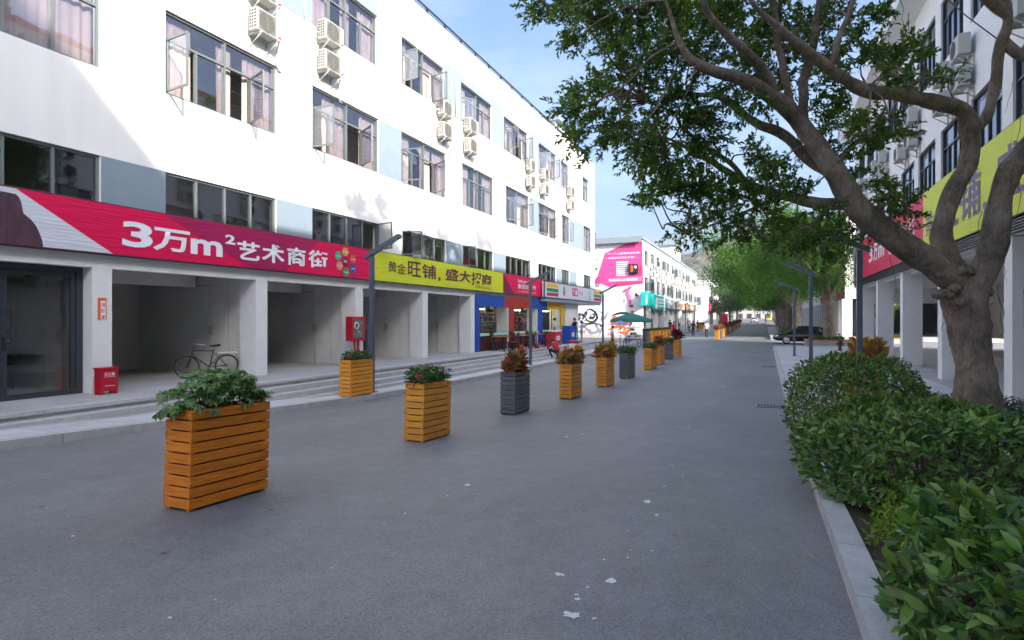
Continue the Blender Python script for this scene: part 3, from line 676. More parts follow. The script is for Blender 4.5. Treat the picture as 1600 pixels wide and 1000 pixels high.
# columns, beams and partitions of the ground floor
CY = [-4.81 + 4.24*k for k in range(13)]          # right edge of each column
CY = [7.91 + 4.24*(k-3) for k in range(13) if 7.91 + 4.24*(k-3) < 43]
colm = MB().box(-0.62, 0.004, -0.40, 0, -0.5, 3.085).mesh('column', M['column'])
for y in CY: inst('column', colm, LB, (0, y-Y0, 0))
for y in CY:
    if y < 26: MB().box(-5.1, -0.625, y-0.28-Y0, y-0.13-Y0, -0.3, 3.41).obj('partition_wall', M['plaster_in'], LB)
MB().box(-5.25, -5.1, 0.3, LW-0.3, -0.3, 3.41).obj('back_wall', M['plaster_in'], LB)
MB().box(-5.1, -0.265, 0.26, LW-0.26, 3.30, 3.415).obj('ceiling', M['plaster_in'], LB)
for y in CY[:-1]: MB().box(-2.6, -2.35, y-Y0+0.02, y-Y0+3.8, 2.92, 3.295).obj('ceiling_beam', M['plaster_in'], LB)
MB().box(-.2, .0, onx(XF, 883)[0]-Y0, CY[-1]-.41-Y0, -.3, 3.07).obj('side_wall', M['plaster_in'], LB); MB().box(-5.1, -.63, CY[-1]-.3-Y0, CY[-1]-.1-Y0, -.3, 3.29).obj('side_wall', M['plaster_in'], LB); MB().box(-9.2, -5.26, CY[-1]-.3-Y0, CY[-1]-.1-Y0, -.3, 3.4).obj('side_wall', M['plaster'], LB)
# details in the empty bays
by = CY[3]      # bay with the bicycle starts at this column (7.91)
mb = MB(); mb.box(-5.095, -4.9, by-Y0+0.05, by-Y0+2.1, 2.38, 2.5); mb.box(-5.09, -5.05, by-Y0+0.02, by-Y0+0.16, 0.5, 2.37); mb.obj('dark_bracket', M['iron'], LB)
mb = MB(); mb.tube([(-4.9, by-Y0+2.6, zp(10)), (-4.9, by-Y0+2.6, zp(10)+0.45)], 0.05, 8); mb.obj('stub_pipe', M['pipe'], LB)
mb = MB(); c5 = CY[6]; mb.box(-3.4, -2.9, c5-0.296-Y0, c5-0.282-Y0, 0.42, 1.5); mb.obj('access_panel', M['greyp'], LB)
for i, y in enumerate(CY):
    if 7 < y < 26:      # conduit, switch box and plaster joint on the far partition of each open bay
        mb = MB(); mb.tube([(-1.9, y-.295-Y0, zp(y)), (-1.9, y-.295-Y0, 2.9), (-1.9, y-.295-Y0, 3.29)], .013, 6); mb.obj('conduit', M['pipe'], LB)
        MB().box(-1.99, -1.81, y-.33-Y0, y-.282-Y0, 1.55, 1.80).obj('switch_box', M['ac'], LB)
        mb = MB(); mb.tube([(-3.6, y-.29-Y0, 3.0), (-2.7, y-.29-Y0, 2.96), (-1.9, y-.29-Y0, 2.98)], .008, 5); mb.obj('wire', M['iron'], LB)
        MB().box(-1.2, -1.192, y-.2835-Y0, y-.2805-Y0, zp(y), 3.28).obj('plaster_joint', M['greyp'], LB)
        MB().box(-3.8, -2.7, y-2.2-Y0, y-2.08-Y0, 3.22, 3.295).obj('light_batten', M['pipe'], LB)
# glass shop front of the near bays
def shopfront(ya, yb):
    s = thing('glass_shop_front', 'dark framed glass shop front with a swing door beside the first white column', 'shop front', (XF - 0.3, ya, 0.42), LR)
    w = yb - ya; h = 3.08 - 0.42
    mb = MB(); rectframe(mb, 0, w, 0, h, 0.12, 0, 0.1); mb.box(w-1.62, w-1.42, 0.003, 0.097, 0.12, h-0.12); mb.box(0.12, w-1.62, 0.005, 0.095, 2.02, 2.1); mb.obj('frame', M['alu_dark'], s)
    mb = MB(); mb.box(0.125, w-1.625, 0.045, 0.055, 0.12, 2.02); mb.box(0.125, w-1.625, 0.045, 0.055, 2.1, h-0.12); mb.obj('pane', M['glass_dark'], s)
    mb = MB(); rectframe(mb, w-1.41, w-0.13, 0.02, h-0.13, 0.09, 0.02, 0.07); d = mb.obj('door', M['alu_dark'], s)
    mb = MB(); mb.box(w-1.32, w-0.22, 0.042, 0.05, 0.11, h-0.22); mb.obj('pane', M['glass_dark'], d)
    mb = MB(); mb.box(w-1.39, w-1.35, -0.01, 0.02, 0.98, 1.24); mb.box(w-1.39, w-1.27, -0.05, -0.03, 1.10, 1.13); mb.obj('handle', M['blackp'], d)
    return s
shopfront(3.69, 7.50)
s2 = shopfront(-0.55, 3.26); s2['label'] = 'dark framed glass shop front at the very edge of the left building'
bookm = []
t = thing('display_rack', 'dark display rack with shelves behind the glass shop door', 'rack', (-15.6, 6.1, zp(6)), LR)
mb = MB()
for x in (0, 0.45, 0.9, 1.3): MB().box(x, x+0.03, 0, 0.3, 0, 1.85).obj('upright', M['chairw'], t)
for z in (0.25, 0.75, 1.3, 1.8): MB().box(-0.05, 1.4, -0.02, 0.32, z, z+0.04).obj('shelf', M['chairw'], t)
mb = MB()
mb = MB()
for x, z in ((0.1, .79), (.5, .79), (.95, .79), (.1, 1.34), (.52, 1.34), (.95, 1.34), (.2, .29), (.7, .29)): mb.box(x, x+0.3, 0.02, 0.26, z, z+random.uniform(.22, .36))
mb.obj('goods', M['greyp'], t)
# air conditioners on the left facade
acx = [(402, 'beside the tall window nearest the street light shadow'), (509, ''), (694, ''), (735, ''), (830, ''), (852, ''), (893, '')]
for i, (px, _) in enumerate(acx):
    y = onx(XF + 0.45, px)[0]
    for j, z in enumerate((9.78, 10.72)):
        ac_unit((XF, y, z), LR, '%s white air conditioner of the %s pair from the left on the left facade' % ('lower' if j == 0 else 'upper', ORD[i]), 'air conditioners on the left facade')
        if i < 6:
            mb = MB(); zz = z + 0.2
            pts = [(0.86, -0.3, 0.2), (0.98, -0.25, 0.12), (1.05, -0.08, -0.05 - 0.1*j), (1.02, -0.06, -0.4), (1.12, -0.05, -0.62), (1.25, -0.02, -0.6)] if j == 0 else [(-0.02, -0.2, 0.2), (-0.2, -0.1, 0.14), (-0.4, -0.05, 0.35), (-0.48, -0.04, 0.8), (-0.48, -0.04, 1.5)]
            q = bpy.data.objects  # coolant pipe
            mb.tube(pts, 0.028, 6); mb.obj('coolant_pipe', M['pipe'], None, (XF, y, z), LR)
            o = COL.objects[-1]; 
for o in list(COL.objects):
    if o.name.startswith('coolant_pipe') and o.parent is None:
        # belongs to the unit it feeds
        best = min((a for a in COL.objects if a.name.startswith('air_conditioner')), key=lambda a: (a.location - o.location).length)
        o.parent = best; o.location = (0, 0, 0); o.rotation_euler = (0, 0, 0)
dp = MB()
dp.tube([(0, 0, 0), (0, 0, 1.55), (0.02, 0.03, 1.7), (0.02, 0.12, 1.75)], 0.035, 6)
dpm = dp.mesh('downpipe', M['pipe'])
for px in (703, 711, 838, 834): inst('downpipe', dpm, LB, (0.06, onx(XF, px)[0]-Y0, 11.1))
# ================================================================== banners of the left building
BZ0, BZ1 = 3.37, 4.42
def flat(poly, mtl, parent, name, d, y=0.0):      # flat printed shape on a sign, local x,z, d = how proud
    mb = MB(); mb.add([(x, -d + y, z) for x, z in poly], [tuple(range(len(poly)))]); o = mb.obj(name, mtl, parent, fix=False); return o
def letters(body, mtl, parent, x, z, w, h=None, d=0.016, bold=0.0, shear=0.0):
    me = textmesh(body, mtl, w, h, bold); o = inst('lettering', me, parent, (x, -d, z)); return o
def board(name, label, y0, y1, z0, z1, mtl, X=XF + 0.2, rz=LR, th=0.10, cat='banner', loc=None, edge='iron'):
    t = thing(name, label, cat, loc or (X, y0, z0), rz)
    w = abs(y1 - y0); h = z1 - z0
    nx = max(2, int(w / 0.25)); mb = MB(); nz = 5
    vs = []
    for i in range(nx+1):
        for j in range(nz+1):
            rip = 0.006*math.sin(i*0.8 + j) + 0.008*math.sin(j*2.1 + 0.35*i) if 0 < i < nx and 0 < j < nz else 0
            vs.append((w*i/nx, -0.004 - abs(rip)*0.35, h*j/nz))
    mb.add(vs, [(i*(nz+1)+j, (i+1)*(nz+1)+j, (i+1)*(nz+1)+j+1, i*(nz+1)+j+1) for i in range(nx) for j in range(nz)], True)
    mb.obj('cloth', mtl, t, fix=False)
    mb = MB(); mb.box(-0.02, w+0.02, 0.0, th, -0.03, h+0.02); mb.obj('frame', M[edge], t)
    for x in np.arange(2.4, w - .5, 3.1): MB().box(x, x + .012, -.0115, -.009, .004, h-.004).obj('seam', mtl, t)
    return t, w, h
def fx(px, X=XF + 0.2): return onx(X, px)[0]
RB0 = -6.0
yb = fx(578)
t, w, h = board('street_banner', 'long crimson banner with large white lettering and coloured hexagons over the left arcade', RB0, yb, BZ0, BZ1, M['red_b'])
def q(px): return fx(px) - RB0
# pale photo area with a long-haired figure, then the diagonal edge of the crimson field
flat([(0.02, 0.01), (q(176), 0.01), (q(24), h-0.01), (0.02, h-0.01)], M['wht_b'], t, 'printed_panel', 0.0125)
hx = q(16)
flat([(hx-1.25, 0.012), (q(67), 0.012), (q(65), .14), (q(61), .27), (q(56), .39), (q(49), .49), (q(42), .55), (q(36), .60), (q(34), .70), (q(32.5), .80), (q(29), .89), (q(24), .935), (hx-.12, .945), (hx-.32, .92), (hx-.5, .85), (hx-.66, .72), (hx-.8, .54), (hx-.98, .36), (hx-1.15, .17)], M['hair'], t, 'printed_figure', 0.0155)
flat([(q(300), h-.012), (q(255), h-.012), (q(390), 0.012), (q(450), 0.012)], M['dred_b'], t, 'printed_panel', 0.0125)
flat([(q(300), h-.0125), (q(500), h-.0125), (q(445), 0.0125), (q(390), 0.0125), (q(296), .75)], M['dred_b'], t, 'printed_panel', 0.0135)
def lt(body, a, b, z0, z1, mtl, bold, parent=t, Q=None, d=0.02):
    Q = Q or q; x0, x1 = Q(a), Q(b)
    return letters(body, mtl, parent, x0, z0, x1 - x0, z1 - z0, d, bold)
WL = M['ltr_w']
lt('3', 190, 238, .20, .76, WL, .030); lt('万', 238, 296, .19, .72, WL, .028); lt('m', 297, 347, .20, .58, WL, .030); lt('2', 351, 367, .56, .80, WL, .03)
lt('艺', 370, 405, .20, .70, WL, .026); lt('术', 408, 444, .20, .72, WL, .026); lt('商', 448, 477, .20, .74, WL, .026); lt('街', 481, 511, .20, .74, WL, .026)
hexc = [(539, .80, 'c9a24a'), (528, .64, '2fae84'), (551, .60, 'd35a4c'), (539.5, .48, '6a1f3f'), (530, .34, 'd98d73'), (551, .30, '2f55a8'), (540, .16, '37a052')]
for i, (px, z, c) in enumerate(hexc):
    m = mat('hexagon_%s' % c, rgb(c), 0.5, amt=0.04); x = q(px); r_ = 0.175; zz = z*h
    flat([(x + r_*0.98*math.cos(a), zz + r_*0.9*math.sin(a)*0.98) for a in [k*math.pi/3 + math.pi/6 - math.pi/6 for k in range(6)]], m, t, 'hexagon', 0.0165 + 0.0006*i)
    letters('影视' if i == 3 else '艺术商街', WL, t, x-0.10, zz-0.03, 0.2 if i != 3 else 0.17, 0.05 if i != 3 else 0.1, 0.0225, 0.01)
# yellow banner
y2 = fx(786)
t2, w2, h2 = board('street_banner', 'lime yellow banner with maroon lettering over the left arcade', yb + 0.03, y2, BZ0, BZ1, M['yel_b'])
def q2(px): return fx(px) - yb - 0.03
flat([(0.01, 0.012), (q2(581), 0.012), (q2(585.5), h-.012), (0.01, h-.012)], M['red_b'], t2, 'printed_panel', 0.0125)
ML = M['ltr_m']
for b, a, c, z0, z1, bo in (('黄', 606, 619, .36, .76, 0.0), ('金', 620, 634, .34, .74, 0.0), ('旺', 637, 657, .30, .88, .010), ('铺', 659, 681, .28, .86, .016), (',', 684, 688, .22, .40, .03), ('盛', 695, 716, .32, .84, .016), ('大', 717, 735, .30, .84, .03), ('招', 736, 751, .22, .86, .02), ('商', 752, 768, .28, .84, .018)):
    lt(b, a, c, z0, z1, ML, bo, t2, q2)
lt('OPENING', 742, 768, .10, .20, M['maroon_b'], 0.0, t2, q2)
# crimson end banner
y3 = fx(858)
t3, w3, h3 = board('street_banner', 'crimson and maroon banner between the yellow banner and the white light box', y2 + 0.03, y3, BZ0, BZ1, M['red_b'])
def q3(px): return fx(px) - y2 - 0.03
flat([(0.012, 0.012), (q3(803), 0.012), (q3(787), h-.012), (0.012, h-.012)], M['maroon_b'], t3, 'printed_panel', 0.0125)
lt('Sofunland', 808.5, 825, .68, .86, WL, .01, t3, q3, .02); lt('集悦城世界', 808.5, 837, .32, .60, WL, .008, t3, q3, .02); lt('上沙集悦城文创街区', 808.5, 837, .14, .22, WL, .0, t3, q3, .02)
# light box sign of the corner shop
XB = -12.45
ya, ybx = onx(XB, 851)[0], onx(XB, 939.5)[0]
LBX = thing('light_box_sign', 'white light box sign with coloured stripes and round logos over the corner shop', 'sign', (XB, ya, 3.34), LR)
wb = ybx - ya; hb = 0.99
MB().rbox(0, wb, 0, 0.18, 0, hb, 0.02).obj('box', M['wht_b'], LBX)
mb = MB(); rectframe(mb, -0.03, wb+0.03, -0.03, hb+0.03, 0.04, -0.02, 0.05); mb.obj('frame', M['alu_dark'], LBX)
def qb(px): return onx(XB, px)[0] - ya
for a, b in ((854.5, 872.5), (928, 939)):
    for c, z0 in (('e3ac1e', .66), ('178a4f', .38), ('b01f5e', .10)):
        MB().box(qb(a), qb(b), -0.004, 0.003, z0, z0+.22).obj('stripe', mat('stripe_' + c, rgb(c), 0.5, amt=0.03), LBX)
for px, c, r_ in ((881, None, .36), (920.5, '178a4f', .28)):
    x = qb(px) + .1
    for k in range(8):
        col_ = ('d8b030', '7fb23a', '2d9a6a', '2f7fc0', '6a4ab0', 'c03a7a', 'd85a2a', 'e09030')[k] if c is None else c
        a0, a1 = k*math.pi/4, (k+1)*math.pi/4 - 0.06; r0 = 0.04 if c is None else r_*0.62
        flat([(x + r0*math.cos(a0)*.8, .53 + r0*math.sin(a0)), (x + r_*math.cos(a0)*.8, .53 + r_*math.sin(a0)), (x + r_*math.cos(a1)*.8, .53 + r_*math.sin(a1)), (x + r0*math.cos(a1)*.8, .53 + r0*math.sin(a1))], mat('petal_' + col_ + str(k), rgb(col_), 0.5), LBX, 'logo', 0.004)
flat([(qb(894), .28), (qb(903), .28), (qb(903), .84), (qb(894), .84)], M['pink'], LBX, 'logo', 0.004)
letters('食足', M['ltr_w'], LBX, qb(894.5), .36, qb(902.5)-qb(894.5), .38, .007, .03)
letters('伊多', M['pink3'], LBX, qb(904), .34, qb(911)-qb(904), .34, .006, .0); letters('中国福彩', M['green'], LBX, qb(917), .10, qb(924)-qb(917), .1, .006, .0)
MB().box(0.1, wb-0.1, 0.02, 0.3, -0.25, -0.035).obj('bulkhead', M['panel'], LBX)
# small notice on the first column
nt_ = thing('notice_plate', 'small orange notice with white characters on the first white column', 'notice', onL(7.62, 1.98, 0.006), LR)
MB().box(0, 0.17, -0.012, 0, 0, 0.46).obj('plate', M['orange'], nt_)
flat([(.05, 0), (.15, 0), (.15, .40), (.05, .40)], M['ltr_w'], nt_, 'printed_panel', 0.0135)
for k, c in enumerate('消防室'): letters(c, M['orange'], nt_, .06, .27 - .13*k, .08, .09, .016, .02)
# ================================================================== right building (local: facade faces the street, -x)
RR = R(-90)
RY0, RY1 = -14.0, 45.6
RBd = thing('white_building', 'white pillared building along the right side behind the big tree', 'building', (XRF, RY1, 0), 0)
RH = 14.3; RW = RY1 - RY0
R2 = (6.55, 8.62); R3 = (10.95, 13.15)
wins = []; y = 28.1
k = -6
for k in range(-5, 13):
    y1 = 28.1 - 3.25*k
    if y1 < RY1 - 0.6 and y1 - 2.55 > RY0 + 0.4: wins.append((y1 - 2.55, y1))
holes = [(RY1-b, RY1-a, *r) for a, b in wins for r in (R2, R3)]
wall_mb(RW, RH, holes, 0.26, 4.1).obj('wall', M['plaster'], RBd, (0, 0, 0), RR)
MB().box(0.27, 10, -RW, -RW+0.24, 0.1, RH-.01).obj('end_wall', M['plaster'], RBd); MB().box(0.27, 10, -0.24, 0, 3.0, RH-.01).obj('end_wall', M['plaster'], RBd); MB().box(10, 10.2, -RW, 0, 0.1, RH-.02).obj('back_wall', M['plaster'], RBd)
MB().box(-0.95, 10.2, -RW-0.3, 0.3, RH, RH+0.22).obj('roof_slab', M['plaster'], RBd)
MB().box(-0.95, -0.80, -RW-0.3, 0.3, RH+0.222, RH+0.95).obj('parapet', M['plaster'], RBd)
o = MB().box(1.2, 1.4, -RW, 0, RH+0.222, RH+2.2).obj('roof_wall', mat('salmon_paint', rgb('d08a72'), 0.8, amt=0.05), RBd)
for z in (4.12, 8.75): MB().box(0.28, 9.9, -RW+0.25, -0.25, z, z+0.2).obj('floor_slab', M['room'], RBd)
MB().box(3.0, 3.15, -RW+0.25, -0.25, 4.33, RH-.02).obj('inner_wall', M['room'], RBd)
for i, (a, b) in enumerate(wins):
    for r in (R2, R3): window(RBd, (0, b-RY1, r[0]), RR, b-a, r[1]-r[0], 'T', 0, 0, [(.0, .3)] if i % 2 else [(.6, 1)], False, 'alu_dark', 'glass')
# pillars and ground floor
pil = MB().box(0.003, 0.75, -0.55, 0, -0.3, 4.09).mesh('pillar', M['column'])
PY = [18.95 + 6.3*k for k in range(-5, 5)]
for y in PY: inst('pillar', pil, RBd, (0, y-RY1, 0))
ribm = MB()
for z in np.arange(4.12, 4.48, 0.07): ribm.box(-0.14, -0.003, -RW, 0, z, z+0.035)
ribm.obj('ribbed_soffit', M['alu_dark'], RBd)
MB().box(0.27, 6.0, -RW+.25, -0.25, 3.98, 4.10).obj('ceiling', M['plaster_in'], RBd)
yb0 = PY[-3]      # closed bays near the camera, open arcade beyond
for a, b in ((RY0, 24.0),): MB().box(2.4, 2.55, a-RY1, b-RY1, -0.2, 3.97).obj('back_wall', M['plaster_in'], RBd)
mb = MB().box(2.56, 9.9, 23.8-RY1, 24.0-RY1, -0.2, 3.97).obj('partition_wall', M['plaster_in'], RBd)
# air conditioners on the right facade
n = 0
for i, (a, b) in enumerate(wins):
    if b < 14 or b > 42: continue
    for j, z in enumerate((8.95, 9.9)):
        y = b + 0.35 if i % 2 else b - 0.8
        ac_unit((XRF, y, z), RR, '%s air conditioner of the %s pair from the far end on the right facade' % ('lower' if j == 0 else 'upper', ORD[[q for q in wins if 14 <= q[1] <= 42].index((a, b))]), 'air conditioners on the right facade', False)
# the banner: nearer parts read to the right
def rq(px, y1): return y1 - onx(XRF - 0.2, px)[0]
yt = 42.0; ym = onx(XRF - 0.2, 1442)[0]
tr, wr_, hr = board('street_banner', 'red banner with white lettering on the right building beside the lamp post', ym, yt, 4.5, 6.75, M['red_b'], loc=(XRF - 0.2, yt, 4.5), rz=RR)
for b, a, c, z0, z1, bo in (('3', 1358, 1364, .7, 1.6, .03), ('万', 1365, 1372, .65, 1.6, .03), ('m', 1373, 1382, .7, 1.35, .03), ('2', 1382.5, 1386, 1.35, 1.8, .03), ('艺', 1388, 1396, .6, 1.6, .02), ('术', 1398, 1407, .6, 1.6, .02), ('商', 1409, 1418, .6, 1.65, .015), ('街', 1420, 1430, .6, 1.65, .015)):
    letters(b, M['ltr_w'], tr, rq(a, yt), z0, rq(c, yt)-rq(a, yt), z1-z0, 0.02, bo)
for z, c in ((1.9, 'e0b040'), (1.5, '37a052'), (1.1, '2f55a8'), (.6, '37a052')):
    flat([(.25, z-.22), (1.0, z-.22), (1.2, z), (1.0, z+.22), (.25, z+.22), (.1, z)], mat('hex_' + c + str(z), rgb(c), .5), tr, 'hexagon', .014)
ye = -6.0
ty, wy_, hy = board('street_banner', 'lime yellow banner with purple lettering on the right building behind the tree limbs', ye, ym - 0.03, 4.5, 6.75, M['yel_b'], loc=(XRF - 0.2, ym - 0.03, 4.5), rz=RR)
def ry_(px): return (ym - 0.03) - onx(XRF - 0.2, px)[0]
for b, a, c, z0, z1, bo in (('黄', 1447, 1458, .55, 1.45, 0), ('金', 1460, 1472, .55, 1.45, 0), ('旺', 1476, 1498, .45, 1.8, .02), ('铺', 1500, 1533, .45, 1.8, .015), (',', 1537, 1543, .3, .7, .02), ('盛', 1556, 1600, .5, 1.8, .015), ('大', 1605, 1660, .5, 1.8, .02)):
    letters(b, mat('purple_print_' + str(a), rgb('5b3f78'), .5), ty, ry_(a), z0, ry_(c)-ry_(a), z1-z0, 0.02, bo)
te, we_, he_ = board('picture_panel', 'picture panel with a dark blue figure at the far end of the right building', 42.1, 45.2, 4.5, 6.75, mat('beige_print', rgb('b59f90'), .5, amt=.2), loc=(XRF - 0.2, 45.2, 4.5), rz=RR)
flat([(.9, .02), (2.2, .02), (2.3, .9), (2.0, 1.7), (1.7, 2.1), (1.2, 2.1), (.9, 1.6), (.7, .8)], mat('navy_print', rgb('27335f'), .6, amt=.4, scale=4), te, 'printed_figure', 0.014)
# wall fittings on the right
def hose_cabinet(loc, rz, label, legs=0.0):
    t = thing('hose_cabinet', label, 'hose cabinet', loc, rz, 'red fire hose cabinets')
    mb = MB(); mb.box(0, 0.7, 0.0, 0.24, 0.0, 0.82); mb.obj('box', M['redp'], t)
    mb = MB(); rectframe(mb, 0.01, 0.69, 0.01, 0.81, 0.07, -0.025, -0.002); mb.obj('door_frame', M['redp'], t)
    MB().box(0.08, 0.62, -0.014, -0.008, 0.08, 0.74).obj('pane', M['glass_dark'], t)
    MB().box(0.08, 0.62, -0.006, -0.002, 0.08, 0.74).obj('recess', M['ac_dark'], t)
    mb = MB(); mb.torus((0.26, -0.009, 0.52), 0.11, 0.02, 'y', 16, 5); mb.obj('hose_reel', M['white'], t)
    for x, z, c in ((0.45, .56, 'yelp'), (.4, .2, 'yelp'), (.3, .27, 'white')): MB().box(x, x+.13, -0.0075, -0.0065, z, z+.09).obj('label_plate', M[c], t)
    if legs: mb = MB(); mb.tube([(0.5, .12, 0), (0.5, .12, -legs)], 0.045, 8); mb.tube([(0.3, .12, 0), (0.3, .12, -.3), (.48, .12, -.4)], 0.03, 8); mb.obj('standpipe', M['redp'], t)
    return t
y, z = onx(XF + 0.26, 549.5, 526)
hose_cabinet((XF + 0.25, y, 1.25), LR, 'red fire hose cabinet with window on the third arcade column on the left', 0.78)
hose_cabinet((XRF + 0.35, 25.3 + 0.15, 1.55), R(0), 'red fire hose cabinet on a standpipe beside the big tree trunk', 1.55)
t = thing('meter_box', 'small white meter box with dark display on the right wall', 'meter', (XRF + 2.38, 23.9, 2.1), RR)
o = thing
bx = onx(XRF + 2.35, 1550, 488)
t.location = (XRF + 2.395, min(bx[0], 23.5), bx[1] - .2)
MB().box(0, 0.62, -0.12, 0, 0, 0.42).obj('case', M['ac'], t); MB().box(.1, .5, -.126, -.121, .12, .32).obj('display', M['ac_dark'], t)
t = thing('info_sign', 'small blue and white information sign on the nearest right pillar', 'sign', (XRF + .22, 18.395, 1.75), 0)
MB().box(0, 0.3, -0.02, 0, 0, 1.0).obj('plate', mat('pale_blue_print', rgb('8fb4dc'), .5), t); MB().box(0.0, 0.3, -.024, -.0205, .86, 1.0).obj('header', M['bluep'], t); MB().box(0.02, 0.28, -.024, -.0205, .0, .06).obj('footer', M['bluep'], t)
letters('责任公示', M['ltr_w'], t, .04, .89, .22, .07, .027); 
for k in range(9): MB().box(.04, .26 - .05*(k % 3), -.0235, -.0205, .78-.075*k, .79-.075*k).obj('text_line', M['bluep'], t)
# tall neighbour behind the camera whose roof throws the slanted shade on the left facade
NB = thing('tall_neighbour_building', 'tall white block standing behind the viewer, it throws the slanted shade on the left facade', 'building', (20, -26, 0))
nh = 27.5; ns = 7.28 + 7.3 - nh + 0.0      # roof end edge: s + z is constant along its shadow
NB.location = (16, ns - 30, 0)
MB().box(0, 26, 0, 30, -0.2, nh).obj('wall', M['plaster'], NB)
for k in range(7):
    for j in range(8): MB().box(-0.02, 0.05, 1.2 + 3.6*j, 3.4 + 3.6*j, 2.0 + 3.6*k, 3.9 + 3.6*k).obj('window', M['glass_dark'], NB)
# ================================================================== second block on the left, with the pink painted end wall
X2 = -12.3
YE = onx(X2, 1004)[0]
B2 = thing('white_building', 'white three-storey building with a pink billboard on its end wall', 'building', (X2, YE, 0))
H2 = 2 + (498-370) * (onx(X2, 1004)[0]*CT - X2*ST) / 900.0
YEND = onx(X2, 1089)[0]; L2b = YEND - YE
D2 = 22.0
F1 = (5.0, 6.7); F2 = (7.9, 9.7)
k2 = X2
ww = []
y = YE + 1.0
while y < YEND - 3:
    ww.append((y, y + 2.4)); y += 4.1
hl = [(a-YE, b-YE, *f) for a, b in ww for f in (F1, F2)]
wall_mb(L2b, H2, hl, 0.26, 3.4).obj('wall', M['plaster'], B2, (0, 0, 0), LR)
MB().box(-D2, -0.27, 0.0, 0.25, -0.3, H2-.3).obj('end_wall', M['plaster'], B2); MB().box(-D2, -0.27, L2b-.25, L2b, -0.3, H2-.3).obj('end_wall', M['plaster'], B2)
MB().box(-D2-.25, -D2, 0, L2b, -.3, H2-.3).obj('back_wall', M['plaster'], B2)
MB().box(-D2-.5, 0.15, -0.5, L2b+.3, H2-.29, H2+.02).obj('roof', M['roofgrey'], B2); MB().box(-D2-.5, -.02, -0.56, -.502, H2-.6, H2+.03).obj('fascia', M['roofgrey'], B2)
MB().box(-3.2, -3.05, .26, L2b-.26, -.2, H2-.32).obj('inner_wall', M['room'], B2)
for z in (3.45, 7.1): MB().box(-3.04, -.27, .26, L2b-.26, z, z+.15).obj('floor_slab', M['room'], B2)
for i, (a, b) in enumerate(ww):
    for j, f in enumerate((F1, F2)):
        o = (70, 60) if (i + j) % 3 == 0 else ((0, 55) if (i+j) % 3 == 1 else (0, 0))
        window(B2, (0, a-YE, f[0]), LR, b-a, f[1]-f[0], 'N', o[0], 0, [(.5, 1)], False, 'alu', 'glass_dark')
    MB().box(b-YE+.02, min(b+1.68, YEND)-YE-.02, -.012, 0, (F2 if i % 2 else F1)[0], (F2 if i % 2 else F1)[1] + (.5 if i % 2 else 0)).obj('coloured_panel', M['panel'], B2, (0, 0, 0), LR)
    if i > 0:
        for j, z in enumerate((7.0, 7.85)):
            ac_unit((X2, a - 1.2 + (.1 if j else 0), z - .1), LR, '%s air conditioner of the %s pair along the white building with the pink billboard' % ('lower' if j == 0 else 'upper', ORD[i-1]), 'air conditioners on the second left building', False)
# stair tower and columns
MB().box(-6, -.8, 30, 37, H2+.03, H2+2.6).obj('stair_tower', M['plaster'], B2); MB().box(-6.4, -.4, 29.6, 37.4, H2+2.61, H2+2.85).obj('tower_roof', M['roofgrey'], B2)
cm = MB().box(-.5, 0.003, -.4, 0, -.4, 3.39).mesh('column', M['column'])
for y in np.arange(YE + .45, YEND, 4.6): inst('column', cm, B2, (0, y-YE, 0))
MB().box(-3.0, -2.8, .3, L2b-.3, -.3, 3.39).obj('shop_glazing', M['glass_dark'], B2)
struct(MB().box(X2 - 10, -9.9, YE - .6, YEND + 2, -.4, zr(80) + .14).obj('far_left_pavement', M['concrete']))
MB().box(-9.9, -9.6, YE - .6, YEND + 2, -.4, zr(80) + .15).obj('kerb_stone', M['stone'], bpy.data.objects['far_left_pavement'])
# --- pink billboard painted on the end wall: positions measured on that wall
def e2(px, py): x, z = ony(YE, px, py); return x - X2, z
BBp = thing('pink_billboard', 'large pink advertisement with white lettering on the end wall of the second building', 'billboard', (X2, YE, 0))
def pk(pts, m, nm, d): return flat([e2(*p) for p in pts], M[m], BBp, nm, d)
pk([(976, 381), (1003.5, 377), (1005, 443), (954, 449.5), (937.5, 443), (934, 430), (945, 395.5)], 'pink', 'printed_panel', .02)
pk([(1003.5, 384), (1003.6, 377.1), (976.2, 381.1), (972, 384)], 'pink2', 'printed_panel', .024)
pk([(1004.9, 443), (954, 449.3), (974, 434), (1004.5, 414)], 'pink2', 'printed_panel', .026)
pk([(949, 440.5), (951, 435), (1003, 431), (1003, 439)], 'pink3', 'printed_panel', .028)
def pl(body, a, b, m='ltr_w', bold=.01, d=.034):
    x0, z0 = e2(*a); x1, z1 = e2(*b); letters(body, M[m], BBp, x0, z0, x1-x0, z1-z0, d, bold)
pl('每一个人都是生活大师。', (949, 398.5), (1001, 393)); pl('~ 这里创意无处不在! ~', (946, 405), (996, 400)); pl('Sofunland 集悦城', (952.5, 440), (997, 434.5), bold=.02)
for k in range(7): 
    x0, z0 = e2(963, 409.5 + 3.4*k); x1, _ = e2(982 - 2*(k % 3 == 1), 409); MB().box(x0, x1, -.03, -.022, z0-.09, z0+.03).obj('text_line', M['ltr_w'], BBp)
bs = thing('shop_sign', 'small black square sign with an orange letter mounted on the pink billboard', 'sign', (X2, YE, 0))
x0, z0 = e2(983, 427); x1, z1 = e2(997.5, 412.5)
MB().box(x0, x1, -.3, -.031, z0, z1).obj('box', M['blackp'], bs)
me = textmesh('B', M['orange'], (x1-x0)*.3, (z1-z0)*.7, .03); inst('lettering', me, bs, (x0 + (x1-x0)*.22, -.305, z0 + (z1-z0)*.15))
me = textmesh('F区', M['ltr_w'], (x1-x0)*.32, (z1-z0)*.3, .02); inst('lettering', me, bs, (x0 + (x1-x0)*.58, -.305, z0 + (z1-z0)*.5))
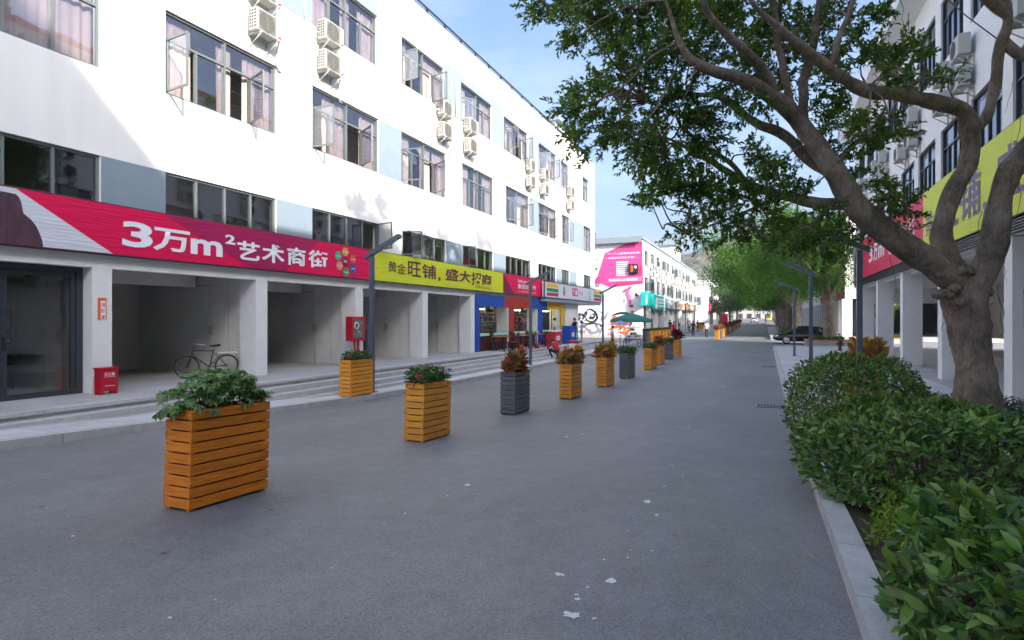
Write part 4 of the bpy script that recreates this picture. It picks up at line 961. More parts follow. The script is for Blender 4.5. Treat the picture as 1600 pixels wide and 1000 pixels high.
# --- painted legs and graffiti on the wall
GR = thing('wall_mural', 'black, grey and orange mural painted on the white end wall', 'mural', (X2, YE, 0))
def stroke(pts, wpx, m, d, name='brush_stroke'):
    P = [Vector((e2(*p)[0], 0, e2(*p)[1])) for p in pts]; Q = []
    n = len(P)
    for i in range(n-1):
        p0, p1, p2, p3 = P[max(0, i-1)], P[i], P[i+1], P[min(n-1, i+2)]
        for t_ in np.linspace(0, 1, 7)[:-1 if i < n-2 else None]:
            Q.append(0.5*((2*p1) + (p2-p0)*t_ + (2*p0-5*p1+4*p2-p3)*t_*t_ + (3*p1-p0-3*p2+p3)*t_**3))
    mb = MB(); m_ = len(Q); wd = wpx * 0.085; vs = []
    for i, p in enumerate(Q):
        t_ = (Q[min(i+1, m_-1)] - Q[max(0, i-1)]).normalized(); nrm = Vector((-t_.z, 0, t_.x))
        ww_ = wd * (0.25 + math.sin(math.pi*(i+.5)/m_)) * .5
        vs += [(p.x + nrm.x*ww_, -d, p.z + nrm.z*ww_), (p.x - nrm.x*ww_, -d, p.z - nrm.z*ww_)]
    mb.add(vs, [(2*i, 2*i+1, 2*i+3, 2*i+2) for i in range(m_-1)]); return mb.obj(name, M[m], GR, fix=False)
gd = .02
def st(pts, w, m):
    global gd; gd += .0012; stroke(pts, w, m, gd)
for pts, w_, m_ in [([(902, 489), (905, 496), (903, 500)], 4, 'fblack'), ([(903, 490), (912, 493), (910, 500)], 3, 'fblack'), ([(915, 488), (921, 483), (930, 488), (933, 497), (926, 503), (917, 500), (915, 492)], 2.6, 'fblack'), ([(925, 490), (929, 493), (926, 498), (922, 495), (925, 491)], 2, 'fblack'),
        ([(935, 486), (942, 490), (940, 499), (946, 497), (949, 488)], 2.4, 'fgrey'), ([(938, 503), (946, 494), (952, 487)], 1.8, 'fgrey'), ([(905, 500), (915, 506), (930, 505), (940, 508)], 2.2, 'fblack'), ([(903, 508), (915, 512), (925, 520), (938, 516), (944, 505)], 3, 'fgrey'), ([(905, 520), (920, 528), (938, 528)], 3.4, 'fgrey'), ([(930, 510), (938, 517), (936, 528)], 2.4, 'fgrey'),
        ([(955, 494), (962, 491), (972, 489), (984, 491), (990, 497)], 2.4, 'fblack'), ([(957, 499), (963, 496), (972, 496)], 1.6, 'fblack'), ([(951, 520), (950, 528), (952, 534)], 3.4, 'orange'), ([(950, 516), (958, 512), (968, 510), (980, 513)], 3, 'orange'), ([(956, 508), (958, 498), (963, 494)], 3.4, 'orange'), ([(970, 512), (978, 506), (988, 500)], 3.6, 'orange'), ([(965, 518), (975, 520), (985, 515), (992, 508)], 2.6, 'orange'), ([(980, 498), (986, 503), (984, 510)], 2, 'fblack')]: st(pts, w_, m_)
rg = random.Random(12)
for k in range(34):
    cx_, cy_ = rg.uniform(903, 946), rg.uniform(487, 531); a_ = rg.uniform(0, 6.28); L_s = rg.uniform(3, 9); cv_ = rg.uniform(-1.4, 1.4)
    pts = []
    for j in range(4): pts.append((cx_, cy_)); cx_ += L_s*.4*math.cos(a_); cy_ += L_s*.4*math.sin(a_); a_ += cv_*.7
    pts = [(min(949, max(901, a)), min(533, max(485, b))) for a, b in pts]
    st(pts, rg.uniform(.9, 2.2), 'fblack' if cy_ < 508 and rg.random() < .7 else 'fgrey')
for k in range(16):
    cx_, cy_ = rg.uniform(952, 988), rg.uniform(492, 530); a_ = rg.uniform(-.6, .6); pts = []
    for j in range(4): pts.append((min(991, cx_), min(534, cy_))); cx_ += 2.6*math.cos(a_); cy_ += 2.6*math.sin(a_); a_ += rg.uniform(-.6, .6)
    st(pts, rg.uniform(1, 2.4), 'orange' if rg.random() < .65 else 'fblack')
pl_ = [([(985, 446), (982, 452), (981, 458), (984, 466), (985, 474), (986, 478)], 3.6, 'pink3'), ([(983, 478), (988, 478), (989, 476)], 2.6, 'redp'), ([(988, 447), (984, 451), (976, 454), (974, 458)], 2.2, 'pink'), ([(993, 457), (996, 462), (993, 460)], 2.6, 'redp'), ([(946, 462), (947, 466)], 1.2, 'fgrey'), ([(975, 464), (976, 470), (975, 473)], 1.4, 'fgrey'), ([(961, 467), (962, 470)], 1.2, 'fgrey'), ([(935, 432), (934, 441), (936, 448)], 5, 'pink2'), ([(932, 444), (937, 447)], 3, 'fgrey'), ([(932, 404), (934, 406)], 2, 'pink3'), ([(931, 421), (934, 419)], 3.2, 'green')]
for pts, w_, m_ in pl_: st(pts, w_, m_)
x0, z0 = e2(986, 491); x1, z1 = e2(990.5, 485); o = MB().box(x0, x1, -.06, -.0, z0, z1).obj('house_number', M['pink'], None, (X2, YE, 0)); tag(o, 'small square pink house number plate at the corner of the mural wall', 'plate')
# --- signs along the second block
def shopsign(name, label, pa, pb, ztop, zbot, m, out=.5):
    y0, y1 = onx(X2 + out, pa)[0], onx(X2 + out, pb)[0]
    t = thing(name, label, 'sign', (X2 + out, y0, zbot), LR)
    MB().box(0, y1-y0, 0, out-.02, 0, ztop-zbot).obj('box', m, t); return t, y1-y0, ztop-zbot
t, w_, h_ = shopsign('shop_sign', 'bright teal shop sign at the corner of the second left building', 1008, 1023, 4.9, 3.45, M['teal']); letters('店', M['ltr_w'], t, .4, .2, .9, 1.0, .01, .02)
t, w_, h_ = shopsign('shop_sign', 'teal shop sign with white lettering next to the corner sign', 1024, 1042, 4.8, 3.1, M['teal'])
for k in range(3): MB().box(w_*.25, w_*.9, -.01, -.002, .35 + .4*k, .6 + .4*k).obj('text_line', M['ltr_w'], t)
flat([(.1, .1), (w_*.2, .2), (w_*.22, 1.5), (.3, 1.4)], M['ltr_w'], t, 'logo', .01)
t, w_, h_ = shopsign('shop_sign', 'grey shop sign right of the teal signs', 1043, 1051, 4.6, 3.4, M['greyp']); letters('餐', M['ltr_w'], t, 1, .2, 2, .8, .01)
t, w_, h_ = shopsign('shop_sign', 'white shop sign with orange lettering in the second block', 1052, 1069, 4.6, 3.4, M['white']); letters('花火咖啡', M['orange'], t, 1, .25, w_-2, .75, .01, .02)
t, w_, h_ = shopsign('shop_sign', 'long tan shop sign at the end of the second block', 1070, 1088, 4.5, 3.4, mat('tan_sign', rgb('b08a5c'), .6)); letters('艺术商街', M['ltr_w'], t, 3, .25, w_-6, .6, .01, .02)
# --- third block
Y3a = YEND + 8; X3 = -11.0
Y3b = Y3a + 75
B3 = thing('white_building', 'white building farther along the left side, with a blank end wall and blue window', 'building', (X3, Y3a, 0))
H3 = 10.4
hl = []; w3s = [(2.5 + 4.2*k, 4.8 + 4.2*k) for k in range(17)]
for a, b in w3s: hl += [(a, b, 5.0, 6.8), (a, b, 8.0, 9.7)]
wall_mb(75, H3, hl, .26, 3.6).obj('wall', M['plaster'], B3, (0, 0, 0), LR)
MB().box(-12, -.27, 0, .25, -.4, H3-.02).obj('end_wall', M['plaster'], B3); MB().box(-12.2, .2, -.3, 75.3, H3, H3+.3).obj('roof', M['roofgrey'], B3)
MB().box(-12, -11.8, .3, 75, -.4, H3-.02).obj('back_wall', M['plaster'], B3); MB().box(-12, -.27, 74.7, 75, -.4, H3-.02).obj('end_wall', M['plaster'], B3)
MB().box(-3.1, -3, .3, 74.6, -.3, H3-.02).obj('inner_wall', M['room'], B3)
MB().box(-2.9, -1.2, -.06, .0, 4.9, 6.6).obj('window', M['panel'], B3)
for a, b in w3s:
    for z0, z1 in ((5.0, 6.8), (8.0, 9.7)): window(B3, (0, a, z0), LR, b-a, z1-z0, 'N', 60, 0, (), False, 'alu', 'glass_dark')
for y in np.arange(.45, 75, 4.6): inst('column', cm, B3, (0, y, .2))
for i, (ya_, m_, nm_) in enumerate(((2, 'red_b', 'crimson'), (7, 'bluep', 'blue'), (14, 'yel_b', 'lime yellow'), (24, 'pink', 'pink'))):
    t = thing('shop_sign', 'small %s shop sign on the far white building on the left' % nm_, 'sign', (X3 + .4, Y3a + ya_, 3.7), LR); MB().box(0, 4.5 + i, 0, .38, 0, 1.5).obj('box', M[m_], t); letters('商铺', M['ltr_w'], t, .8, .4, 3, .7, .01, .02)
struct(MB().box(X3 - 6, -9.6, YEND + 2.1, 330, -.6, zr(130) + .1).obj('far_left_pavement', M['concrete']))
# --- second right building beyond the side road
Y4 = 63.0; X4 = 7.0
B4 = thing('white_building', 'white building beyond the side road on the right, behind the black car', 'building', (X4, Y4, 0))
H4 = 12.0; RW4 = 90
hl = [(2 + 4*k, 4.4 + 4*k, z0, z1) for k in range(21) for z0, z1 in ((6.8, 8.6), (9.8, 11.2))]
wall_mb(RW4, H4, hl, .26, 3.9).obj('wall', M['plaster'], B4, (0, RW4, 0), RR)
MB().box(.27, 14, 0, .25, 3.9, H4-.02).obj('end_wall', M['plaster'], B4); MB().box(-.8, 14.2, -.3, RW4, H4, H4+.3).obj('roof', M['roofgrey'], B4)
MB().box(13.8, 14, .3, RW4, -.3, H4-.02).obj('back_wall', M['plaster'], B4); MB().box(3, 3.1, .3, RW4, -.3, H4-.02).obj('inner_wall', M['room'], B4)
for a, b, z0, z1 in hl: window(B4, (0, RW4-a, z0), RR, b-a, z1-z0, 'N', 0, 0, (), False, 'alu_dark', 'glass_dark')
fin = MB().box(-.25, .6, 0, .9, -.4, 3.88).mesh('column', M['column'])
for y in np.arange(0, RW4, 3.0): inst('column', fin, B4, (0, y, 0))
t, w_, h_ = board('street_banner', 'red banner end on the building beyond the side road', 0, 5, 4.0, 6.6, M['red_b'], loc=(X4 - .2, Y4 + 5.2, 4.0), rz=RR); letters('艺', M['ltr_w'], t, 1, .6, 2.5, 1.4, .02, .02)
t, w_, h_ = board('street_banner', 'lime yellow banner on the building beyond the side road', 0, 9, 4.0, 6.6, M['yel_b'], loc=(X4 - .2, Y4 + 14.3, 4.0), rz=RR); letters('旺铺', M['ltr_m'], t, 1, .6, 6, 1.4, .02, .015)
t, w_, h_ = board('street_banner', 'crimson banner after the yellow one on the building beyond the side road', 0, 9, 4.0, 6.6, M['red_b'], loc=(X4 - .2, Y4 + 23.4, 4.0), rz=RR)
struct(MB().box(XR + .2, X4 + 12, 61.2, 330, -.6, zr(90) + .13).obj('far_right_pavement', M['concrete']))
MB().box(XR, XR + .2, 61.2, 330, -.6, zr(90) + .14).obj('kerb_stone', M['stone'], bpy.data.objects['far_right_pavement'])
# building closing the far end of the street
EB = thing('grey_building', 'pale grey building closing the far end of the street', 'building', (-14, 300, 1.2))
MB().box(0, 30, 0, 12, 0, 9).obj('wall', M['concrete'], EB)
for k in range(7): MB().box(2 + 4*k, 4.2 + 4*k, -.05, 0, 4.6, 6.8).obj('window', M['glass_dark'], EB)
for k in range(7): MB().box(2 + 4*k, 4.2 + 4*k, -.05, 0, .8, 3.2).obj('window', M['glass_dark'], EB)
# forested hill
hm, nt, b, N, L = nmat('forest_hill')
tcn = N.new('ShaderNodeTexCoord'); vo = N.new('ShaderNodeTexVoronoi'); vo.inputs['Scale'].default_value = 0.10; L.new(tcn.outputs['Object'], vo.inputs['Vector'])
n1 = N.new('ShaderNodeTexNoise'); n1.inputs['Scale'].default_value = 0.012; n1.inputs['Detail'].default_value = 6; L.new(tcn.outputs['Object'], n1.inputs['Vector'])
rp_ = N.new('ShaderNodeValToRGB'); rp_.color_ramp.elements[0].position = .35; rp_.color_ramp.elements[0].color = (.035, .07, .02, 1); rp_.color_ramp.elements[1].position = .66; rp_.color_ramp.elements[1].color = (.14, .10, .045, 1)
mm = N.new('ShaderNodeMixRGB'); mm.inputs['Fac'].default_value = .45; L.new(n1.outputs['Fac'], mm.inputs['Color1']); L.new(vo.outputs['Color'], mm.inputs['Color2']); L.new(mm.outputs['Color'], rp_.inputs['Fac']); L.new(rp_.outputs['Color'], b.inputs['Base Color'])
bp = N.new('ShaderNodeBump'); bp.inputs['Strength'].default_value = 1; bp.inputs['Distance'].default_value = 6; bp.invert = True; L.new(vo.outputs['Distance'], bp.inputs['Height']); L.new(bp.outputs['Normal'], b.inputs['Normal']); b.inputs['Roughness'].default_value = .95
mb = MB(); nx, ny = 150, 60; vs = []
for i in range(nx+1):
    for j in range(ny+1):
        x = -700 + 1500*i/nx; y = 430 + 620*j/ny
        e = math.exp(-((x-105)/250)**2 - ((y-760)/210)**2) * 108 + math.exp(-((x+190)/170)**2 - ((y-840)/200)**2) * 40 + math.exp(-((x-420)/240)**2 - ((y-800)/220)**2)*90
        r_ = mnoise.noise(Vector((x/90, y/90, 0)))*14 + mnoise.noise(Vector((x/34, y/34, 3)))*6
        c = mnoise.noise(Vector((x/9, y/9, 7)))*3.5
        vs.append((x, y, e + min(1, e/40)*(r_ + c) - 2))
mb.add(vs, [(i*(ny+1)+j, (i+1)*(ny+1)+j, (i+1)*(ny+1)+j+1, i*(ny+1)+j+1) for i in range(nx) for j in range(ny)], True)
struct(mb.obj('hill', hm))
# ================================================================== corner shop front (blue, red and yellow frames)
SF = thing('corner_shop_front', 'shop front with blue, red and yellow frames and a mint counter', 'shop front', (XF + .06, 24.9, 0), LR)
def s_(px): return onx(XF + .06, px)[0] - 24.9
zf = zp(30)
def sb(px0, px1, z0, z1, m, name, y0=0.0, y1=.12): return MB().box(s_(px0), s_(px1), y0, y1, z0, z1).obj(name, M[m], SF)
sb(744, 750, zf, 2.62, 'bluep', 'frame_post'); sb(744, 788, 2.62, 3.2, 'bluep', 'frame_header', -.01, .13)
sb(788.3, 826, 2.62, 3.2, 'redc', 'frame_header', -.01, .13); sb(796.5, 803.5, zf, 2.615, 'redc', 'frame_post')
sb(826.3, 855, 2.62, 3.2, 'bluep', 'frame_header', -.01, .13); sb(841.5, 848, zf, 2.615, 'bluep', 'frame_post')
sb(855.3, 882, 2.62, 3.2, 'yelp', 'frame_header', -.01, .13); sb(877, 882, zf, 2.615, 'yelp', 'frame_post')
for a, b in ((750, 796.5), (803.5, 841.5), (848, 877)):
    MB().box(s_(a)+.01, s_(b)-.01, .05, .06, zf + .9, 2.61).obj('pane', M['glass_clear'], SF)
    MB().box(s_(a)+.01, s_(b)-.01, .0, .35, zf + .78, zf + .9).obj('counter', M['mint'], SF)
    MB().box(s_(a)+.01, s_(b)-.01, .06, .12, zf, zf + .78).obj('lower_panel', M['chairw'], SF)
    m_ = (s_(a)+s_(b))/2; MB().box(m_-.03, m_+.03, .03, .08, zf + .9, 2.6).obj('mullion', M['alu_dark'], SF)
MB().box(s_(750), s_(882), 2.0, 2.15, zf, 3.3).obj('shelf_wall', mat('shop_back', rgb('9a8c7c'), .8, amt=.3, scale=2), SF)
gcol = [mat('goods_' + c, rgb(c), .5) for c in ('a04040', 'c9b27a', '406a8a', '6a8a4a', 'b8b4aa', '8a4a7a')]
for k in range(5):
    MB().box(s_(752), s_(876), 1.5, 1.98, zf + .45 + .5*k, zf + .49 + .5*k).obj('shelf', M['tablew'], SF)
for c in range(6):
    mb = MB()
    for k in range(4):
        for y in np.arange(s_(752), s_(876), .42):
            if random.random() < .3: mb.box(y, y + .3, 1.55, 1.85, zf + .495 + .5*k, zf + .495 + .5*k + random.uniform(.15, .34))
    o = mb.obj('goods', gcol[c], SF); o['kind'] = 'stuff'
# warm strip lamps over the shelves (they glow in the photograph)
lm, nt, b, N, L = nmat('shop_lamp_glow'); b.inputs['Emission Color'].default_value = (1, .82, .55, 1); b.inputs['Emission Strength'].default_value = 9
for a, b_ in ((751, 775), (805, 830), (850, 872)): MB().box(s_(a), s_(b_), .7, .8, 2.48, 2.53).obj('strip_lamp', lm, SF)
# ------------------------------------------------------------------ tables and chairs
def tablem():
    d = {}
    d['table_top'] = MB().rbox(-.6, .6, -.35, .35, .72, .76, .008).mesh('table_top', M['tablew']); d['leg'] = MB().box(-.025, .025, -.025, .025, 0, .72).mesh('leg', M['iron']); return d
TM = tablem()
CHM = {'seat': MB().rbox(-.2, .2, -.2, .2, .43, .47, .01).mesh('seat', M['chairw']), 'leg': MB().box(-.018, .018, -.018, .018, 0, .43).mesh('leg', M['chairw']), 'back_post': MB().box(-.018, .018, -.018, .018, .47, .95).mesh('back_post', M['chairw']), 'back_rail': MB().box(-.2, .2, -.012, .012, .72, .93).mesh('back_rail', M['chairw'])}
def chair(x, y, rz, label):
    t = thing('chair', label, 'chair', (x, y, zp(y)), rz, 'wooden chairs outside the corner shop'); inst('seat', CHM['seat'], t); inst('back_rail', CHM['back_rail'], t, (0, .185, 0))
    for a in (-.18, .18):
        for b in (-.18, .18): inst('leg', CHM['leg'], t, (a, b, 0))
        inst('back_post', CHM['back_post'], t, (a, .185, 0))
ty = [26.6, 29.0, 31.4]
for i, y in enumerate(ty):
    t = thing('cafe_table', '%s of the three wooden tables outside the corner shop' % ['nearest', 'middle', 'farthest'][i], 'table', (-12.15, y, zp(y)), R(90), 'tables outside the corner shop'); inst('table_top', TM['table_top'], t)
    for a in (-.55, .55):
        for b in (-.3, .3): inst('leg', TM['leg'], t, (a, b, 0))
    for j, (dx, dy, rz) in enumerate(((.48, -.3, R(-95)), (.48, .35, R(-80)), (-.48, 0, R(90)))):
        chair(-12.15 + dx, y + dy, rz, 'dark red wooden chair at the %s outside table, %s' % (['nearest', 'middle', 'farthest'][i], ['street side, nearer', 'street side, farther', 'shop window side'][j]))
    if i < 2:
        o = MB().lathe([(.0, 0), (.13, 0), (.17, .28), (.16, .28), (.12, .03), (0, .03)], n=12).obj('bucket', M['redc'], None, (-11.6, y + .9, zp(y))); tag(o, 'small red plastic bucket beside the %s outside table' % ['nearest', 'middle'][i], 'bucket', 'red buckets')
# freezers
def freezer(x, y, label, m, w, d, h, lid='white'):
    t = thing('chest_freezer', label, 'freezer', (x, y, zp(y)), LR); MB().rbox(0, w, 0, d, .06, h, .03).obj('body', M[m], t); MB().rbox(-.01, w+.01, -.01, d+.01, h+.002, h + .07, .02).obj('lid', M[lid], t)
    for a in (.08, w-.08):
        for b in (.08, d-.08): MB().box(a-.03, a+.03, b-.03, b+.03, 0, .058).obj('foot', M['rubber'], t)
    flat([(w*.5 + .28*math.cos(a)*w, h*.55 + .16*math.sin(a)) for a in np.linspace(0, 2*math.pi, 14)[:-1]], M['ltr_w'], t, 'badge', .004)
    letters('冰淇淋', M['redp'], t, w*.32, h*.5, w*.36, .1, .007, .02); return t
freezer(-11.75, 33.2, 'red chest freezer with white lid beside the outside tables', 'redp', 1.4, .6, .85)
freezer(-11.65, 36.1, 'bright blue ice cream cabinet outside the corner shop', 'bluep', 1.1, .6, 1.12, 'bluep')
t = freezer(-11.9, 37.6, 'lower blue and green bin beside the blue ice cream cabinet', 'teal', 1.0, .6, 1.0, 'bluep')
# red extinguisher box
eb = onx(XF + .35, 153, 617); EX = thing('extinguisher_box', 'red fire extinguisher box with white characters standing by the first column', 'extinguisher box', (XF + .42, eb[0] + .0, zp(8)), LR); EX.scale = (.72, .8, .88)
MB().box(.02, .50, 0, .27, .08, .60).obj('body', M['redp'], EX); MB().box(-.01, .53, -.03, .29, .602, .635).obj('lid', M['redp'], EX)
for a in (.02, .42):
    for b in (0, .19): MB().prism([(a, 0), (a+.06, 0), (a+.08, .079), (a, .079)], b, b+.08).obj('foot', M['redp'], EX)
letters('灭火器', M['ltr_w'], EX, .11, .44, .30, .08, .004, .01); MB().box(.11, .42, -.004, -.001, .415, .422).obj('text_line', M['ltr_w'], EX); MB().box(.13, .40, -.004, -.001, .20, .21).obj('text_line', M['ltr_w'], EX)
MB().box(.0, .019, .1, .18, .43, .46).obj('handle', M['chrome'], EX)

# ------------------------------------------------------------------ lamp posts
def lamp_post(loc, side, label, hgt=3.75):
    t = thing('lamp_post', label, 'street lamp', loc, 0 if side > 0 else R(180), 'angular street lamps')
    MB().rbox(-.06, .06, -.06, .06, 0, hgt, .01).obj('post', M['lamp'], t); MB().box(-.13, .13, -.13, .13, 0, .02).obj('base_plate', M['lamp'], t)
    a, b = Vector((-.18, 0, hgt-.06)), Vector((.95, 0, hgt+.48)); d = (b-a).normalized(); n_ = Vector((-d.z, 0, d.x))
    mb = MB(); vs = [p + n_*o + Vector((0, w_, 0)) for p in (a, b) for o in (.0, .11) for w_ in (-.07, .07)]
    mb.add(vs, [(0, 1, 3, 2), (4, 6, 7, 5), (0, 4, 5, 1), (2, 3, 7, 6), (0, 2, 6, 4), (1, 5, 7, 3)]); mb.obj('arm', M['lamp'], t)
    mb = MB(); vs = [a + d*q + n_*-.006 + Vector((0, w_, 0)) for q in (.55, 1.15) for w_ in (-.05, .05)]; mb.add(vs, [(0, 1, 3, 2)]); mb.obj('light_panel', M['wht_b'], t)
def on_pv(px, X): y = onx(X, px)[0]; return (X, y, zpv(y))
for px, X, nm in ((581, -9.95, 'beside the nearest kerbside planter on the left'), (829, -9.95, 'in front of the shop tables'), (942, -9.95, 'before the mural at the end of the left pavement')): lamp_post(on_pv(px, X), 1, 'angular street lamp ' + nm)
for i, px in enumerate((1056, 1071, 1085, 1100)):
    y = onx(-10.3, px)[0]; lamp_post((-10.3, y, zr(80) + .14), 1, 'slim grey street lamp, %s along the second left block' % ORD[i])
for loc, nm in (((2.0, 15.4, zr(15.4) + .136), 'behind the hedges, nearest on the right'), ((1.5, 23.0, zr(23) + .136), 'on the right pavement, second from the hedges'), ((1.5, 35.5, zr(35.5) + .136), 'at the corner of the right pavement')): lamp_post(loc, -1, 'angular street lamp ' + nm, 3.65)
for i, y in enumerate((70, 82, 95)): lamp_post((1.6, y, zr(90) + .13), -1, 'slim street lamp, %s beyond the side road on the right' % ORD[i])
# globe lamp on white pole in the second block
p = onx(-10.6, 1038); t = thing('globe_lamp', 'white pole with a round globe lamp before the teal signs', 'lamp', (-10.6, p[0], zr(70) + .14)); mb = MB(); mb.tube([(0, 0, 0), (0, 0, 4.6)], .07, 8); mb.obj('pole', M['white'], t)
mb = MB(); mb.tube([(0, 0, 3.6), (.4, .1, 3.9), (.75, .2, 3.7)], .03, 6); mb.obj('arm', M['white'], t); MB().lathe([(0, -.5), (.18, -.42), (.3, -.2), (.26, 0), (.1, .12), (0, .14)], (.75, .2, 3.55), 14).obj('globe', M['wht_b'], t)

# ------------------------------------------------------------------ slatted planters
PLW, PLD, PLH, NB_ = .92, .36, .93, 9
def planter_meshes(m):
    sh = PLH / NB_
    d = {'long': MB().rbox(0, PLW, 0, .022, .004, sh-.012, .003).mesh('slat', m), 'short': MB().rbox(0, PLD-.046, 0, .022, .004, sh-.012, .003).mesh('slat', m)}
    return d
PM = {k: planter_meshes(M[k]) for k in ('wood', 'wood2', 'gwood')}
postm = {k: MB().box(0, .045, 0, .045, -.035, PLH-.02).mesh('corner_post', M[k]) for k in PM}
liner = MB(); liner.box(.026, PLD-.026, .026, PLW-.026, .05, PLH-.10); linm = liner.mesh('liner', M['chairw'])
soilm = MB(); n = 8
vs = [(.028 + (PLD-.056)*i/n, .028 + (PLW-.056)*j/n, PLH-.095 + random.uniform(0, .03)) for i in range(n+1) for j in range(n+1)]
soilm.add(vs, [(i*(n+1)+j, (i+1)*(n+1)+j, (i+1)*(n+1)+j+1, i*(n+1)+j+1) for i in range(n) for j in range(n)], True); soilm = soilm.mesh('soil', M['rsoil'])
solid = {}
def planter(corner, rz, kind, label, group, near=True):
    """corner: near right corner; the long side runs along the street"""
    t = thing('wooden_planter', label, 'planter', corner, rz, group); sh = PLH / NB_
    if near:
        for k in range(NB_):
            z = .035 + k*sh; j = lambda: random.uniform(-.003, .003)
            o = inst('slat', PM[kind]['long'], t, (j(), 0, z), R(90)); inst('slat', PM[kind]['long'], t, (-PLD + .022 + j(), 0, z), R(90))
            inst('slat', PM[kind]['short'], t, (-PLD + .023, .001 + j(), z)); inst('slat', PM[kind]['short'], t, (-PLD + .023, PLW-.023 + j(), z))
        for x in (-PLD + .024, -.069):
            for y in (.024, PLW-.069): inst('corner_post', postm[kind], t, (x, y, .035))
    else:
        if kind not in solid:
            mb = MB()
            for k in range(NB_):
                z = .035 + k*sh; mb.box(-PLD, 0, 0, .022, z, z+sh-.012); mb.box(-PLD, 0, PLW-.022, PLW, z, z+sh-.012); mb.box(-.022, 0, .022, PLW-.022, z, z+sh-.012); mb.box(-PLD, -PLD+.022, .022, PLW-.022, z, z+sh-.012)
            solid[kind] = mb.mesh('slatted_box', M[kind])
        o = inst('slatted_box', solid[kind], t); o['kind'] = 'stuff'
    inst('liner', linm, t, (-PLD, 0, .035)); inst('soil', soilm, t, (-PLD, 0, .035)); return t
# plants for them, built once per kind
def clump(n, w, d, h, lf, mtl, wr, spread=.5, seed=0, detail=1, up=.6):
    np.random.seed(seed); P = np.random.rand(n, 3); P[:, 0] = (P[:, 0]-.5)*d*1.15; P[:, 1] = (P[:, 1]-.5)*w*1.08
    e = np.clip(1 - (np.abs(P[:, 1])/(w*.62))**3, .25, 1); P[:, 2] = (P[:, 2]**.65)*h*e
    P[:, :2] *= (1 + spread*(P[:, 2:3]/h))*.82
    D = unit(n); D[:, 2] = np.abs(D[:, 2])*up + .1; D[:, :2] += P[:, :2]*[1.6/d, .8/w]
    return leafmesh('foliage', P, D, lf*np.random.uniform(.7, 1.25, n), mtl, wr, detail)
def rosette_clump(nro, nl, w, d, h, lf, mtl, wr, seed=0):
    np.random.seed(seed); P = []; D = []
    for k in range(nro):
        c = np.array([(np.random.rand()-.5)*d*.8, (np.random.rand()-.5)*w*.95, h*(.25 + .55*np.random.rand())])
        for i in range(nl):
            a = i*2.4 + np.random.rand(); el = .25 + 1.1*(i/nl) + np.random.normal()*.12
            P.append(c + [0, 0, -.10 + .16*i/nl]); D.append([math.cos(a)*math.cos(el), math.sin(a)*math.cos(el), math.sin(el)])
    n = len(P); return leafmesh('foliage', P, D, lf*np.random.uniform(.75, 1.2, n), mtl, wr, 1, .3, .12)
def whorls(nw, w, d, h, lf, mtl, seed):      # umbrella-plant whorls of leaflets
    np.random.seed(seed); P = []; D = []; NN = []
    for k in range(nw):
        c = np.array([(np.random.rand()-.5)*d*1.5, (np.random.rand()-.5)*w*1.22, 0]); e = max(.3, 1 - (abs(c[1])/(w*.68))**3); c[2] = h*e*(.15 + .85*np.random.rand()**.7)
        ax = unit(1)[0]*.6 + [0, 0, 1] + [c[0]*1.2, c[1]*.8, 0]; ax /= np.linalg.norm(ax); u = np.cross(ax, [0.3, .5, .1]); u /= np.linalg.norm(u); v = np.cross(ax, u)
        for i in range(8):
            a = i*math.pi/4; P.append(c); D.append(u*math.cos(a) + v*math.sin(a) - ax*.25); NN.append(ax)
    n = len(P); return leafmesh('foliage', P, D, lf*np.random.uniform(.75, 1.2, n), mtl, .40, 1, .2, .2, NN)
def stems(w, d, h, n, seed):
    random.seed(seed); mb = MB()
    for k in range(n):
        x, y = (random.random()-.5)*d*.7, (random.random()-.5)*w*.8; mb.tube([(x, y, -.06), (x*1.15, y*1.05, h*.5), (x*1.4 + random.uniform(-.05, .05), y*1.15, h*.85)], [.010, .008, .004], 5)
    return mb.mesh('stem', M['bark'])
PLANTS = {
 'sch': ('umbrella plant', whorls(200, PLW*.92, PLD*.85, .42, .076, M['lf_sch'], 1), stems(PLW, PLD, .34, 16, 1), None),
 'ixo': ('ixora bush', clump(900, PLW, PLD, .32, .085, M['lf_ixo'], .38, .35, 2), stems(PLW, PLD, .3, 16, 2), leafmesh('flower', np.random.normal(size=(110, 3))*[.035, .04, .02] + np.repeat([[.05, -.42, .2], [.1, -.36, .12], [-.05, .1, .3], [.08, .2, .27], [0, -.1, .3]], 22, 0), unit(110) + [0, 0, .5], .035, M['flower'], .8)),
 'cro': ('red croton', rosette_clump(20, 15, PLW*1.1, PLD*1.4, .42, .23, M['lf_cro'], .44, 3), stems(PLW, PLD, .3, 10, 3), None),
 'cr2': ('golden croton', rosette_clump(17, 15, PLW*1.05, PLD*1.4, .44, .25, M['lf_cro2'], .46, 4), stems(PLW, PLD, .3, 10, 4), None),
 'rnd': ('low round green bush', clump(1300, PLW, PLD*1.3, .30, .07, M['lf_ixo'], .45, .3, 5), stems(PLW, PLD, .25, 12, 5), None),
 'cor': ('purple cordyline', rosette_clump(7, 22, PLW*.8, PLD, .5, .36, M['lf_cor'], .16, 6), stems(PLW, PLD, .3, 8, 6), None)}
def plant(kind, corner, rz, label, sc=1.0):
    t = thing('planter_plant', label, 'plant', Vector(corner) + Matrix.Rotation(rz, 3, 'Z') @ Vector((-PLD/2, PLW/2, PLH-.06)), rz, 'plants in the wooden planters')
    t.scale = (sc, sc, sc); nm, f, s__, fl = PLANTS[kind]; inst('foliage', f, t); inst('stem', s__, t)
    if fl: inst('flower', fl, t)
    return t
